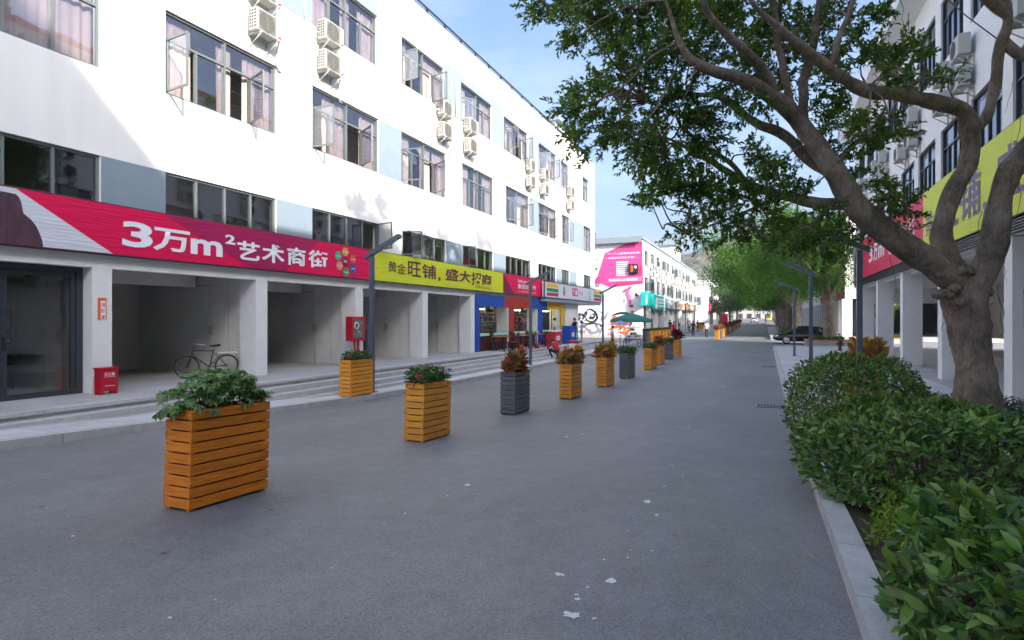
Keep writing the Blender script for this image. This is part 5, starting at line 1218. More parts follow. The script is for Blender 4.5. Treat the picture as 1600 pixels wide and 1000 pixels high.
PLS = [((295, 802), 'wood', 'sch', 'nearest, largest orange planter'), ((661, 692), 'wood2', 'ixo', 'second orange planter in the road row'), ((804.5, 649), 'gwood', 'cro', 'grey planter between two orange ones, nearest grey'), ((893, 624.5), 'wood2', 'cr2', 'orange planter just past the nearest grey one'), ((947.5, 605), 'wood2', 'cr2', 'tall looking orange planter before the second grey one'), ((982, 592), 'gwood', 'rnd', 'second grey planter in the road row'), ((1018, 578), 'wood2', 'rnd', 'orange planter just past the second grey one'), ((1032, 570), 'wood2', 'cro', 'orange planter before the third grey one'), ((1047, 562), 'gwood', 'rnd', 'third grey planter in the road row'), ((1060, 557), 'wood2', 'cor', 'last orange planter of the near road row')]
for i, (c, k, pl_k, nm) in enumerate(PLS):
    p = onroad(*c); rz = R([0, 2, 1, -1, -3, -4, -5, -4, -3, -4][i]); p.z = zr(p.y + .4)
    t = planter(p, rz, k, nm + ', slatted wood', 'slatted planters down the middle of the road'); t.rotation_euler.x = math.atan((zr(p.y + .9) - zr(p.y)) / .9)
    plant(pl_k, p, rz, '%s in the %s' % (PLANTS[pl_k][0], nm), [1, .95, 1, .95, 1, 1, 1, 1, 1, 1.1][i])
p = onroad(549, 621, .13); p.x = -9.62; p.z = zpv(p.y + .4); t = planter(p, 0, 'wood2', 'orange slatted planter on the left kerb beside the nearest lamp post', 'slatted planters on the pavements'); plant('ixo', p, 0, 'ixora bush in the orange planter on the left kerb', .9)
# pavement row before the second block, and the far row in the road
for i in range(7):
    k = ['gwood', 'wood2', 'wood2', 'wood2', 'wood2', 'wood2', 'wood2'][i]; x, y = -9.4 + .12*i, 50.5 + 1.35*i
    p = Vector((x, y, zr(y))); planter(p, R(-3), k, '%s planter of the tight row at the side road, counted from the near end' % ORD[i], 'tight row of planters at the side road', False); plant('rnd', p, R(-3), 'low bush in the %s planter of the tight row at the side road' % ORD[i], .9)
for i in range(16):
    y = 57.9 + 4.2*i; x = -4.0 - .02*i; k = 'gwood' if i % 3 == 1 else 'wood2'
    p = Vector((x, y, zr(y))); planter(p, R(-2), k, '%s planter of the far road row beyond the side road' % ORD[i], 'far row of planters in the road', False); plant('cro' if i < 3 else ('rnd' if i % 3 else 'cor'), p, R(-2), 'plant in the %s planter of the far road row' % ORD[i], 1.0)
for i, px in enumerate((1106, 1111)): 
    p = Vector((-9.2, 98 + 3*i, zr(100))); planter(p, R(80), 'gwood' if i else 'wood2', '%s planter by the far left kerb' % ('grey' if i else 'orange'), 'planters by the far left kerb', False); plant('rnd', p, R(80), 'bush in the %s planter by the far left kerb' % ('grey' if i else 'orange'))
p = Vector((2.55, 15.6, zr(15.6) + .14)); planter(p, R(30), 'wood', 'orange planter mostly hidden behind the right hedges', 'slatted planters on the pavements', False); plant('cr2', p, R(30), 'golden croton rising behind the right hedge beside the lamp post', 1.25)
# ------------------------------------------------------------------ hydrant and tree bench
t = thing('fire_hydrant', 'small rusty fire hydrant on the right pavement corner', 'hydrant', (4.3, 41.2, zr(41) + .135)); hm_ = mat('rusty_paint', rgb('6a4038'), .7, amt=.3)
MB().lathe([(0, 0), (.16, 0), (.16, .05), (.1, .07), (.1, .5), (.15, .52), (.15, .58), (.1, .7), (0, .76)], n=12).obj('barrel', hm_, t)
mb = MB(); mb.tube([(-.2, 0, .42), (.2, 0, .42)], .06, 8); mb.obj('outlet', hm_, t)
def tree_seat(cx, cy, w, d, label):
    t = thing('tree_planter_bench', label, 'bench', (cx, cy, zr(cy) + .0), 0, 'raised tree beds with wooden seats')
    mb = MB(); rectframe_xy(mb, -w/2, w/2, -d/2, d/2, .35, 0, .42); mb.obj('wall', M['concrete'], t)
    for k in range(3):
        mb = MB(); e = .02 + .13*k; rectframe_xy(mb, -w/2-.05+e, w/2+.05-e, -d/2-.05+e, d/2+.05-e, .11, .421, .47); mb.obj('seat_board', M['wood'], t)
    MB().box(-w/2+.36, w/2-.36, -d/2+.36, d/2-.36, .1, .38).obj('soil', M['soil'], t); return t
def rectframe_xy(mb, x0, x1, y0, y1, t, z0, z1):
    mb.box(x0, x1, y0, y0+t, z0, z1); mb.box(x0, x1, y1-t, y1, z0, z1); mb.box(x0, x0+t, y0+t, y1-t, z0, z1); mb.box(x1-t, x1, y0+t, y1-t, z0, z1)
tree_seat(4.3, 49.0, 3.0, 2.4, 'raised bed with wooden seat round the tree beside the black car')
tree_seat(9.0, 55.5, 4.5, 2.4, 'raised bed with wooden seat round the forked tree under the far right building')
# ================================================================== trees and hedges
def spline(P, per=6):
    P = [np.array(p, float) for p in P]; out = []; n = len(P)
    for i in range(n-1):
        p0, p1, p2, p3 = P[max(0, i-1)], P[i], P[i+1], P[min(n-1, i+2)]
        for t in np.linspace(0, 1, per+1)[:-1]:
            out.append(0.5*((2*p1) + (p2-p0)*t + (2*p0-5*p1+4*p2-p3)*t*t + (3*p1-p0-3*p2+p3)*t**3))
    out.append(P[-1]); return np.array(out)
def limb(mb, P, n=9, wob=.06, knob=.08):
    """P rows x,y,z,r -> rough tapered limb"""
    S = spline(P, 7); pts = []; rad = []
    for i, q in enumerate(S):
        w_ = min(wob, q[3]*.3); e = 0 if i in (0, len(S)-1) else 1
        o = Vector((mnoise.noise(Vector(q[:3])*1.3), mnoise.noise(Vector(q[:3])*1.3 + Vector((9, 0, 0))), mnoise.noise(Vector(q[:3])*1.3 + Vector((0, 9, 0)))))*w_*e
        pts.append(Vector(q[:3]) + o); rad.append(max(.006, q[3]*(1 + knob*mnoise.noise(Vector(q[:3])*3.1)*2)))
    mb.tube(pts, rad, n); return [(*p, r) for p, r in zip(pts, rad)]
def roughen(mb, amp, freq):
    for i, v in enumerate(mb.v):
        p = Vector(v); d = mnoise.noise(p*freq); d2 = mnoise.noise(p*freq*2.7 + Vector((5, 5, 5)))
        g = Vector((mnoise.noise(p*freq + Vector((3, 0, 0))), mnoise.noise(p*freq + Vector((0, 3, 0))), 0))
        mb.v[i] = tuple(p + g*amp + g*d2*amp*.8)
BT = thing('ficus_tree', 'large old ficus tree with thick spreading limbs on the right, filling the upper right', 'tree', (3.6, 13.3, zr(13.3) + .15))
def A(px, py, d, r): return (*at(px, py, d), r)
def W(px, py, d, r): return (*at(px, py, d), r)
trunk = MB(); D0 = 10.7
b0 = at(1527, 655, D0)
tk = [(b0.x, b0.y, zr(13.3) - .15, .50), (b0.x, b0.y, zr(13.3) + .25, .40), A(1526, 600, D0, .325), A(1519, 550, D0, .305), A(1513, 505, D0, .305), A(1508, 470, D0, .37), A(1505, 440, D0, .36), A(1500, 425, D0, .22)]
S = spline(tk, 7); trunk.tube([Vector(q[:3]) for q in S], [q[3] for i, q in enumerate(S)], 28); roughen(trunk, .07, 1.9); roughen(trunk, .03, 6.0)
for k in range(16):     # knots and burrs round the fork
    c = at(1505 + random.uniform(-42, 40), 445 + random.uniform(-22, 28), D0 - random.uniform(.05, .3)); trunk.lathe([(0, -.1), (.09, -.06), (.12, 0), (.08, .07), (0, .1)], c, 9)
limbs = MB(); NODES = []
def L_(*P, n=10):
    pts = limb(limbs, P, n); NODES.extend(pts); return pts
L_(A(1512, 455, D0, .28), A(1470, 420, D0-.1, .25), A(1410, 380, D0-.2, .23), A(1360, 345, D0-.25, .21), A(1325, 305, D0-.2, .20), A(1299, 268, D0-.1, .185), A(1260, 205, D0+.1, .165), A(1230, 171, D0, .15), A(1200, 148, D0-.3, .135), A(1165, 127, D0-.6, .115), A(1115, 110, D0-.9, .095), A(1081, 95, D0-1.1, .075), A(1062, 68, D0-1.2, .055), A(1051, 40, D0-1.3, .04), A(1040, 0, D0-1.4, .025), n=14)
L_(A(1330, 310, D0-.2, .15), A(1299, 272, D0+.2, .13), A(1260, 246, D0+.5, .115), A(1221, 207, D0+.7, .10), A(1180, 190, D0+.8, .085), A(1127, 152, D0+.9, .065), A(1085, 148, D0+1.0, .045), A(1040, 140, D0+1.0, .03), A(1000, 150, D0+1.1, .015))
L_(A(1390, 365, D0-.2, .16), A(1349, 325, D0+.2, .13), A(1271, 316, D0+.6, .11), A(1232, 306, D0+.9, .10), A(1180, 293, D0+1.1, .08), A(1154, 278, D0+1.2, .07), A(1115, 255, D0+1.3, .055), A(1081, 236, D0+1.3, .04), A(1040, 215, D0+1.3, .025), A(990, 210, D0+1.3, .012))
L_(A(1161, 281, D0+1.1, .055), A(1142, 255, D0+.9, .05), A(1100, 228, D0+.7, .04), A(1066, 198, D0+.5, .03), A(1051, 175, D0+.4, .02), A(1010, 160, D0+.3, .012))
L_(A(1214, 155, D0-.2, .10), A(1195, 115, D0-.5, .09), A(1161, 76, D0-.9, .075), A(1123, 42, D0-1.3, .06), A(1100, 8, D0-1.6, .05), A(1080, -60, D0-1.9, .03))
L_(A(1257, 195, D0+.1, .10), A(1254, 129, D0-.2, .085), A(1269, 75, D0-.5, .075), A(1281, 6, D0-.8, .06), A(1285, -80, D0-1, .04), A(1275, -170, D0-1.1, .02))
L_(A(1235, 175, D0, .07), A(1222, 100, D0-.3, .06), A(1212, 40, D0-.6, .05), A(1210, -40, D0-.9, .03))
L_(A(1495, 430, D0, .24), A(1470, 372, D0+.1, .19), A(1490, 300, D0+.2, .17), A(1510, 250, D0+.2, .165), A(1516, 195, D0+.1, .16), A(1500, 171, D0, .14), A(1455, 159, D0-.3, .13), A(1404, 147, D0-.6, .12), A(1362, 144, D0-.8, .11), A(1329, 129, D0-1, .10), A(1290, 102, D0-1.3, .085), A(1254, 75, D0-1.6, .07), A(1218, 45, D0-1.8, .055), A(1180, 10, D0-2.0, .04), A(1150, -40, D0-2.2, .025), n=12)
L_(A(1516, 200, D0+.1, .12), A(1539, 186, D0+.1, .10), A(1554, 138, D0, .095), A(1563, 75, D0-.2, .09), A(1575, 30, D0-.4, .09), A(1555, -20, D0-.6, .08), A(1530, -90, D0-.9, .06), A(1500, -180, D0-1.1, .035))
L_(A(1566, 60, D0-.2, .09), A(1600, 90, D0-.3, .085), A(1640, 60, D0-.4, .07), A(1700, 0, D0-.6, .05))
L_(A(1575, 25, D0-.4, .09), A(1545, 0, D0-.6, .09), A(1490, -40, D0-.9, .07), A(1420, -80, D0-1.2, .05), A(1350, -110, D0-1.5, .03))
L_(A(1520, 450, D0, .27), A(1545, 410, D0-.1, .235), A(1553, 370, D0-.2, .21), A(1562, 320, D0-.3, .20), A(1577, 272, D0-.4, .19), A(1597, 245, D0-.5, .18), A(1630, 190, D0-.6, .15), A(1680, 100, D0-.8, .11), A(1720, 0, D0-1, .07), n=12)
L_(A(1300, 105, D0-1.2, .06), A(1310, 60, D0-1.4, .05), A(1330, 10, D0-1.6, .04), A(1345, -60, D0-1.8, .03))
L_(A(1440, 155, D0-.4, .06), A(1400, 120, D0-.3, .045), A(1360, 90, D0-.2, .03), A(1335, 60, D0-.1, .02))
L_(A(1404, 147, D0-.6, .05), A(1440, 125, D0-.9, .03), A(1480, 118, D0-1.1, .015))
L_(A(1360, 345, D0-.2, .06), A(1380, 320, D0-.4, .04), A(1410, 315, D0-.6, .025), A(1420, 340, D0-.7, .012))
L_(A(1299, 268, D0, .06), A(1330, 230, D0+.2, .045), A(1370, 195, D0+.4, .03), A(1400, 185, D0+.5, .015))
L_(A(1232, 306, D0+.9, .05), A(1190, 320, D0+.9, .035), A(1130, 345, D0+.9, .025), A(1075, 365, D0+.9, .012))
L_(A(1300, 318, D0+.4, .045), A(1275, 345, D0+.4, .03), A(1230, 365, D0+.4, .02), A(1190, 372, D0+.4, .01))
roughen(limbs, .03, 3.0)
# leafy masses: (px, py, radius px, distance, density)
BL = [(850, 5, 30), (890, 15, 34), (930, 25, 38), (910, 55, 28), (950, 65, 32), (985, 20, 42), (1000, 70, 40), (975, 95, 26), (1040, 25, 45), (1050, 80, 42), (1010, 120, 34), (1100, 30, 45), (1105, 85, 38), (1150, 20, 45), (1160, 90, 36), (960, 125, 28), (985, 150, 32), (930, 140, 26), (905, 150, 24), (895, 175, 22), (930, 175, 28), (960, 195, 30), (905, 205, 24), (925, 228, 18), (985, 205, 32), (1020, 180, 38), (1030, 220, 36), (1000, 240, 26), (1060, 150, 38), (1075, 200, 36), (1070, 250, 36), (1035, 262, 26), (1100, 180, 34), (1110, 225, 30), (1105, 275, 32), (1010, 310, 20), (1035, 300, 24), (1065, 295, 24), (1020, 322, 14), (1090, 315, 26), (1130, 300, 30), (1120, 340, 24), (1085, 345, 20), (1065, 365, 16), (1090, 362, 16), (1150, 335, 28), (1165, 360, 22), (1140, 368, 14), (1175, 310, 28), (1200, 340, 28), (1210, 370, 22), (1240, 345, 26), (1245, 380, 22), (1275, 360, 26), (1290, 390, 20), (1310, 365, 22), (1340, 360, 18), (1180, 240, 24), (1190, 270, 26), (1215, 255, 22), (1150, 145, 30), (1190, 60, 36), (1200, 115, 28), (1180, 160, 22), (1220, 20, 38), (1230, 75, 32), (1240, 125, 24), (1265, 40, 34), (1290, 80, 28), (1280, 130, 24), (1310, 20, 34), (1330, 60, 28), (1310, 160, 24), (1345, 95, 24), (1370, 75, 24), (1390, 95, 26), (1365, 30, 26), (1400, 110, 22), (1420, 88, 20), (1430, 70, 12), (1440, 128, 16), (1465, 122, 16), (1485, 120, 11), (1410, 140, 18), (1375, 125, 18), (1340, 185, 20), (1365, 180, 22), (1390, 190, 22), (1405, 205, 14), (1355, 205, 20), (1375, 215, 16), (1300, 200, 22), (1310, 230, 22), (1335, 245, 18), (1275, 170, 20), (1330, 275, 16), (1345, 290, 14), (1385, 295, 18), (1405, 310, 22), (1415, 335, 16), (1395, 325, 16), (1330, 330, 20), (1250, 230, 20), (1265, 290, 22), (1230, 285, 20), (1300, 335, 20), (1425, 355, 9), (1255, 375, 20)]
TOP = [(830, -60, 50), (900, -70, 60), (980, -60, 60), (1060, -70, 60), (1150, -60, 60), (1240, -70, 60), (1330, -60, 60), (1420, -50, 55), (1510, -40, 45), (1600, -20, 50), (1660, -30, 60), (930, -150, 60), (1020, -170, 60), (1120, -180, 65), (1220, -180, 65), (1330, -180, 65), (1430, -150, 60), (1540, -150, 60), (1640, -130, 65), (1080, -280, 60), (1200, -300, 65), (1320, -290, 65), (1440, -260, 60), (1720, 60, 60), (1720, 160, 50), (1680, 220, 40)]
np.random.seed(11); P_, D_, Ln = [], [], []; twigs = MB()
nodes = np.array([n_[:3] for n_ in NODES])
def blob(px, py, rp, dens, dd):
    dep = D0 + dd; c = np.array(at(px, py, dep)); r = rp*dep/900.0
    nsp = max(3, int(dens*(r/.42)**2))
    for k in range(nsp):
        o = unit(1)[0]*r*np.random.rand()**.45*[1, 1, .85]; q = c + o
        j = np.argmin(((nodes - q)**2).sum(1)); a = nodes[j]
        dirv = q - a; dirv /= np.linalg.norm(dirv) + 1e-6
        dirv = dirv*.7 + unit(1)[0]*.6 + [0, 0, -.1]; dirv /= np.linalg.norm(dirv)
        Lt = np.random.uniform(.22, .42); e = q + dirv*Lt
        nl = np.random.randint(13, 20)
        for i in range(nl):
            t = (i+.5)/nl; b = q + dirv*Lt*t
            side = unit(1)[0]; side -= dirv*side.dot(dirv); P_.append(b); D_.append(side*.9 + dirv*(.35 + .5*t) + [0, 0, .05]); Ln.append(np.random.uniform(.07, .12))
        twigs.tube([Vector(q - dirv*.06), Vector(e)], [.005, .0025], 3, False)
        if k % 4 == 0:
            m_ = c*.45 + q*.55 + unit(1)[0]*.07; twigs.tube([Vector(c), Vector(m_), Vector(q)], [.009, .006, .005], 4, False)
    j = np.argmin(((nodes - c)**2).sum(1)); a = nodes[j]; dl = np.linalg.norm(c - a)
    if dl > .05:
        k1 = a*.7 + c*.3 + unit(1)[0]*dl*.14 + [0, 0, dl*.1]; k2 = a*.3 + c*.7 + unit(1)[0]*dl*.14; S_ = spline([(*a, .022), (*k1, .018), (*k2, .013), (*c, .009)], 3); twigs.tube([Vector(v[:3]) for v in S_], [v[3] for v in S_], 5, False)
for px, py, rp in BL: blob(px, py, rp, 43, np.interp(px, [850, 1000, 1200, 1500], [.2, .2, .2, -.2]) + np.random.uniform(-1.2, 1.3))
L_(A(1210, -40, D0-.9, .04), (-.6, 10.6, 9.0, .035), (-1.6, 10.0, 10.6, .03), (-2.2, 9.8, 11.9, .015))
L_((-.6, 10.6, 9.0, .03), (-1.5, 13.0, 10.6, .025), (-2.2, 15.5, 11.5, .02), (-2.6, 19.0, 12.0, .012))
nodes = np.array([n_[:3] for n_ in NODES])
def wblob(c, r, dens):
    v = Vector(c) - Vector((0, 0, 2.0)); dep = -v.x*ST + v.y*CT; blob(800 + 900*(v.x*CT + v.y*ST)/dep, 498 - 900*v.z/dep, r*900/dep, dens, dep - D0)
for c, r_ in (((-2.4, 9.8, 12.1), .55), ((-1.9, 9.6, 11.3), .6), ((-2.6, 10.6, 11.2), .6), ((-1.5, 10.2, 12.2), .45), ((-2.0, 10.8, 12.6), .4), ((-1.2, 9.4, 10.6), .6), ((-2.3, 13.2, 11.2), .5), ((-2.4, 14.2, 11.5), .4), ((-2.5, 15.8, 11.6), .55), ((-2.6, 17.0, 11.3), .35), ((-2.6, 19.2, 12.0), .5), ((-2.7, 20.2, 11.9), .35), ((-2.4, 11.8, 11.0), .5)): wblob(c, r_, 75)
for px, py, rp in [q for q in TOP if q[0] < 1340 or q[1] > 0]: blob(px, py, rp, 10, np.random.uniform(-2.0, 1.8))
def loc_obj(name, me, parent):       # geometry given in place: shift it to the parent's base
    o = inst(name, me, parent); o.location = -parent.location; return o
loc_obj('trunk', trunk.mesh('trunk', M['bark']), BT); loc_obj('limb', limbs.mesh('limb', M['bark']), BT)
o = loc_obj('twig', twigs.mesh('twig', M['bark']), BT); o['kind'] = 'stuff'
o = loc_obj('crown', leafmesh('crown', P_, D_, np.array(Ln), M['lf_tree'], .46, 0, .3, .12), BT); o['kind'] = 'stuff'
print('ficus leaves', len(P_))
# hanging aerial roots
mb = MB()
for px, py0, L__ in [(1407, 0, 80), (1420, 20, 60), (1515, 190, 100), (1522, 240, 70), (1390, 10, 50), (1600, 150, 120), (1585, 120, 60), (1310, 190, 45), (1316, 195, 55), (1330, 185, 40), (1390, 400, 70), (1480, 470, 50), (1558, 445, 90), (1562, 440, 60), (1545, 445, 40), (1362, 190, 60), (1570, 400, 40), (1535, 330, 70), (1500, 290, 60), (1590, 290, 70)]:
    d = D0 - .2 + random.uniform(-.3, .3); p0 = at(px, py0, d); pts = [p0]
    for k in range(5): pts.append(pts[-1] + Vector((random.uniform(-.06, .06), random.uniform(-.06, .06), -L__*d/900/5)))
    mb.tube(pts, [.008, .007, .006, .005, .004, .003], 4)
o = loc_obj('aerial_root', mb.mesh('aerial_root', M['bark']), BT); o['kind'] = 'stuff'
# cable across to the branch
mb = MB(); mb.tube([at(1470, -10, 11.5), at(1510, 25, 11.2), at(1560, 62, 10.6)], .012, 5); o = mb.obj('overhead_cable', M['blackp']); tag(o, 'thin black cable running from the right facade to a tree limb', 'cable')
# ------------------------------------------------------------------ street trees beyond
def street_tree(x, y, H, Rc, label, seed, mtl='lf_far', lean=(0, 0), n=9000, lf=.17, tr=.32, group='street trees beyond the side road', fork=.30, dz=0.14):
    random.seed(seed); np.random.seed(seed); t = thing('street_tree', label, 'tree', (x, y, zr(y) + dz), 0, group)
    mb = MB(); hf = H*fork; S = spline([(0, 0, -.1, tr*1.3), (.05, 0, hf*.5, tr), (0, .05, hf, tr*1.05)], 5); mb.tube([Vector(q[:3]) for q in S], [q[3] for q in S], 12); roughen(mb, .06, 2); mb.obj('trunk', M['bark'], t, fix=False)
    lb = MB(); tips = []
    for k in range(6):
        a = k*1.05 + random.uniform(-.3, .3); rr = Rc*random.uniform(.55, .85); e = Vector((rr*math.cos(a) + lean[0], rr*math.sin(a) + lean[1], H*random.uniform(.62, .85)))
        m1 = Vector((e.x*.3, e.y*.3, hf + (e.z-hf)*.35)); m2 = Vector((e.x*.7, e.y*.7, hf + (e.z-hf)*.78))
        S = spline([(0, 0, hf-.2, tr*.75), (*m1, tr*.5), (*m2, tr*.28), (*e, .03)], 5); lb.tube([Vector(q[:3]) + Vector((mnoise.noise(Vector(q[:3]))*.15, mnoise.noise(Vector(q[:3])+Vector((4, 4, 4)))*.15, 0)) for q in S], [q[3] for q in S], 8); tips += [m1*.3 + m2*.7, m2, e]
        for j in range(3):
            f = e*.8 + m2*.2 + Vector((random.uniform(-1.5, 1.5), random.uniform(-1.5, 1.5), random.uniform(-1, 1.5)))*Rc/5; lb.tube([m2, (m2+f)/2 + Vector((0, 0, .2)), f], [tr*.2, tr*.12, .02], 5); tips.append(f)
    lb.obj('limb', M['bark'], t, fix=False)
    C = np.array([list(p) for p in tips]); nb = 46
    cc = []
    for k in range(nb):
        u = unit(1)[0]; q = np.array([lean[0], lean[1], H*.66]) + u*[Rc, Rc, H*.34]*np.random.uniform(.55, 1.0)
        if q[2] < hf + .3: q[2] = hf + .3 + np.random.rand()*.8
        cc.append(q)
    cc = np.array(cc); idx = np.random.randint(0, nb, n); o = unit(n)*(np.random.rand(n, 1)**.4)*Rc*np.random.uniform(.2, .34, (n, 1))
    P = cc[idx] + o*[1, 1, .75]; D = unit(n) + o/Rc*2 + [0, 0, .1]
    ob = inst('crown', leafmesh('crown', P, D, lf*np.random.uniform(.7, 1.3, n), M[mtl], .55, 0, .3, .1, rnd=np.clip(np.random.rand(n)*.75 + .25*np.random.rand(nb)[idx], 0, .999)), t); ob['kind'] = 'stuff'; return t
street_tree(4.4, 49.0, 9.5, 4.6, 'gnarled tree in the raised bed beside the black car', 21, n=19000, lf=.16, tr=.36, lean=(-1.6, .5), dz=.3, fork=.36)
street_tree(9.0, 55.5, 6.0, 2.4, 'forked tree in the raised bed under the far right building', 22, n=3500, lf=.14, tr=.22, dz=.3)
street_tree(3.0, 66.0, 13.2, 7.2, 'broad bright green tree overhanging the road beyond the side road', 23, n=46000, lf=.22, tr=.45, lean=(-2.2, -1.0), fork=.24)
street_tree(2.8, 80.0, 12.5, 6.6, 'second tree beyond the side road on the right, behind the broad green one', 24, n=22000, lf=.26, tr=.42, lean=(-2.4, 0))
street_tree(2.8, 95.0, 11.0, 6.0, 'third tree beyond the side road on the right', 25, n=14000, lf=.26, tr=.42, lean=(-2.4, 0))
street_tree(2.8, 112.0, 11.0, 6.0, 'fourth tree beyond the side road on the right', 26, n=12000, lf=.28, tr=.42, lean=(-2, 0))
for i, y in enumerate((130, 150, 175, 205)): street_tree(2.6, y, 11.0, 6.0, '%s tree beyond the side road on the right' % ORD[4+i], 30+i, n=8000, lf=.36, tr=.4, lean=(-1.5, 0))
for i, (x, y, m_) in enumerate(((-9.0, 135, 'lf_farb'), (-10.5, 158, 'lf_far'), (-9.5, 182, 'lf_farb'), (-8.5, 210, 'lf_far'), (-10, 240, 'lf_far'), (2, 245, 'lf_far'), (-4, 285, 'lf_far'))):
    street_tree(x, y, [8.5, 10, 9, 11, 11, 12, 12][i], 5.0, '%s tree toward the far end of the street, %s' % (ORD[i], 'pale' if m_ == 'lf_farb' else 'dark green'), 50+i, m_, n=7000, lf=.36, tr=.3)
# ------------------------------------------------------------------ hedges
LFM = []
for k in range(4):
    np.random.seed(k); me = leafmesh('leaf', [[0, 0, 0]], [[1, 0, 0]], 1.0, M['lf_hedge'], [.42, .36, .46, .40][k], 1, [.25, .4, .15, .3][k], [.18, .05, .3, .12][k], [[0, 0, 1]], np.array([0.0])); LFM.append(me)
def hedge(cx, cy, rx, ry, ztop, lf, n, label, seed, nind=300, tagname='leaf'):
    np.random.seed(seed); random.seed(seed); zb = zr(cy) + .12; t = thing('clipped_hedge', label, 'hedge', (cx, cy, zb), 0, 'clipped hedges along the right kerb'); h = ztop - zb
    # superellipsoid shell with lumps
    nsh = int(n*.35); P = np.empty((0, 3)); Dr = np.empty((0, 3))
    m = n*2; th = np.random.rand(m)*2*np.pi; v = np.random.rand(m)*1.75 - .35
    def sg(a, p): return np.sign(a)*np.abs(a)**p
    ph = np.clip(v, -.35, np.pi/2); cx_ = sg(np.cos(ph), .78)*sg(np.cos(th), .85); cy_ = sg(np.cos(ph), .78)*sg(np.sin(th), .85); cz_ = sg(np.sin(ph), .85)
    base = np.stack([cx_*rx, cy_*ry, h*(.38 + .62*cz_)], 1)
    lump = np.array([1 + .16*mnoise.noise(Vector(b*np.array([1.9, 1.9, 1.9])) + Vector((seed, 0, 0))) for b in base])[:, None]
    dep = np.where(np.random.rand(m) < .72, np.random.uniform(.92, 1.03, m), np.random.uniform(.6, .93, m))[:, None]
    P = base*lump*dep; P[:, 2] = np.maximum(P[:, 2], .04); P = P[:n]; nrm = base[:n]/np.array([rx, ry, h])**1.0; nrm[:, 2] -= .3; nrm /= np.linalg.norm(nrm, axis=1, keepdims=True)
    # shoots: leaves in whorls so they read as sprigs
    D = unit(n)*.9 + nrm*.75 + [0, 0, .25]; D /= np.linalg.norm(D, axis=1, keepdims=True); Ls = lf*np.random.uniform(.65, 1.25, n)
    NN = nrm*.8 + [0, 0, .6]
    W_ = P + [cx, cy, zb]; dist = np.linalg.norm(W_ - [0, 0, 2.0], axis=1); facing = ((np.array([0, 0, 2.0]) - W_)*nrm).sum(1) > 0
    score = dist + np.where(facing, 0, 50) + np.where(dep[:n, 0] > .93, 0, 20)
    # only leaves inside the picture count as the individually shown ones
    x_, y_, z_ = W_[:, 0], W_[:, 1], W_[:, 2]; zc = -x_*ST + y_*CT; px = 800 + 900*(x_*CT + y_*ST)/np.maximum(zc, .1); py = 498 - 900*(z_-2)/np.maximum(zc, .1)
    score += np.where((px < 1600) & (py < 1000) & (px > 0), 0, 100)
    order = np.argsort(score); ind, rest = order[:nind], order[nind:]
    ob = inst('foliage', leafmesh('foliage', P[rest], D[rest], Ls[rest], M['lf_hedge'], .42, 1, .28, .15, NN[rest]), t); ob['kind'] = 'stuff'
    for i in ind:
        d = Vector(D[i]); nn = Vector(NN[i] + np.random.normal(size=3)*.4); s_v = nn.cross(d).normalized(); nn = d.cross(s_v)
        o = bpy.data.objects.new('leaf', LFM[i % 4]); COL.objects.link(o); o.parent = t
        o.matrix_local = Matrix.Translation(Vector(P[i])) @ Matrix((d, s_v, nn)).transposed().to_4x4() @ Matrix.Scale(Ls[i], 4)
    mb = MB()
    for k in range(46):
        a = random.uniform(0, 6.28); q = random.uniform(.1, .85); x, y = rx*q*math.cos(a), ry*q*math.sin(a); mb.tube([(x*.45, y*.45, -.05), (x*.7, y*.7, h*.35), (x*.95, y*.95, h*random.uniform(.55, .86))], [.012, .009, .005], 5)
    mb.obj('stem', M['bark'], t)
hedge(1.80, 3.45, 1.15, 1.15, 1.04, .108, 6200, 'nearest clipped green hedge with large leaves at the right edge of the frame', 91)
hedge(1.50, 7.0, 1.12, 1.2, 1.08, .095, 7600, 'middle clipped green hedge between the other two along the right kerb', 92)
hedge(1.36, 10.9, .98, 1.15, 1.34, .085, 6500, 'farthest clipped green hedge along the right kerb, in front of the lamp post', 93)
# lime shrublets at the kerb and ground cover
def low_bush(x, y, r, h, lf, n, m, label, name, cat, group, dz=.12):
    np.random.seed(int(x*100 + y*10) % 999); P = unit(n)*np.random.rand(n, 1)**.4*[r, r, h]; P[:, 2] = np.abs(P[:, 2]); t = thing(name, label, cat, (x, y, zr(y) + dz), 0, group)
    ob = inst('foliage', leafmesh('foliage', P, unit(n) + [0, 0, .6], lf*np.random.uniform(.7, 1.2, n), M[m], .5, 1), t); ob['kind'] = 'stuff'
    mb = MB()
    for k in range(7): a = k*.9; mb.tube([(0, 0, 0), (r*.4*math.cos(a), r*.4*math.sin(a), h*.4), (r*.7*math.cos(a), r*.7*math.sin(a), h*.7)], [.008, .006, .003], 4)
    mb.obj('stem', M['bark'], t)
low_bush(.98, 5.05, .30, .34, .06, 420, 'lf_lime', 'bright lime green shrublet at the kerb between the two nearest hedges', 'lime_shrub', 'shrub', 'lime shrublets')
low_bush(1.12, 5.75, .28, .40, .055, 380, 'lf_lime', 'lime green shrublet under the middle hedge beside the kerb', 'lime_shrub', 'shrub', 'lime shrublets')
low_bush(1.6, 5.3, .4, .35, .06, 420, 'lf_lime', 'lime green shrublet deeper in the gap between the two nearest hedges', 'lime_shrub', 'shrub', 'lime shrublets')
np.random.seed(5); n = 9000; Q = np.random.rand(n, 3)*[2.05, 4.4, .42] + [2.78, 11.1, 0]; Q[:, 2] = np.sqrt(Q[:, 2]/.42)*.38 + zr(13.3) + .15
keep = (Q[:, 0]-b0.x)**2 + (Q[:, 1]-b0.y)**2 > .2; Q = Q[keep]
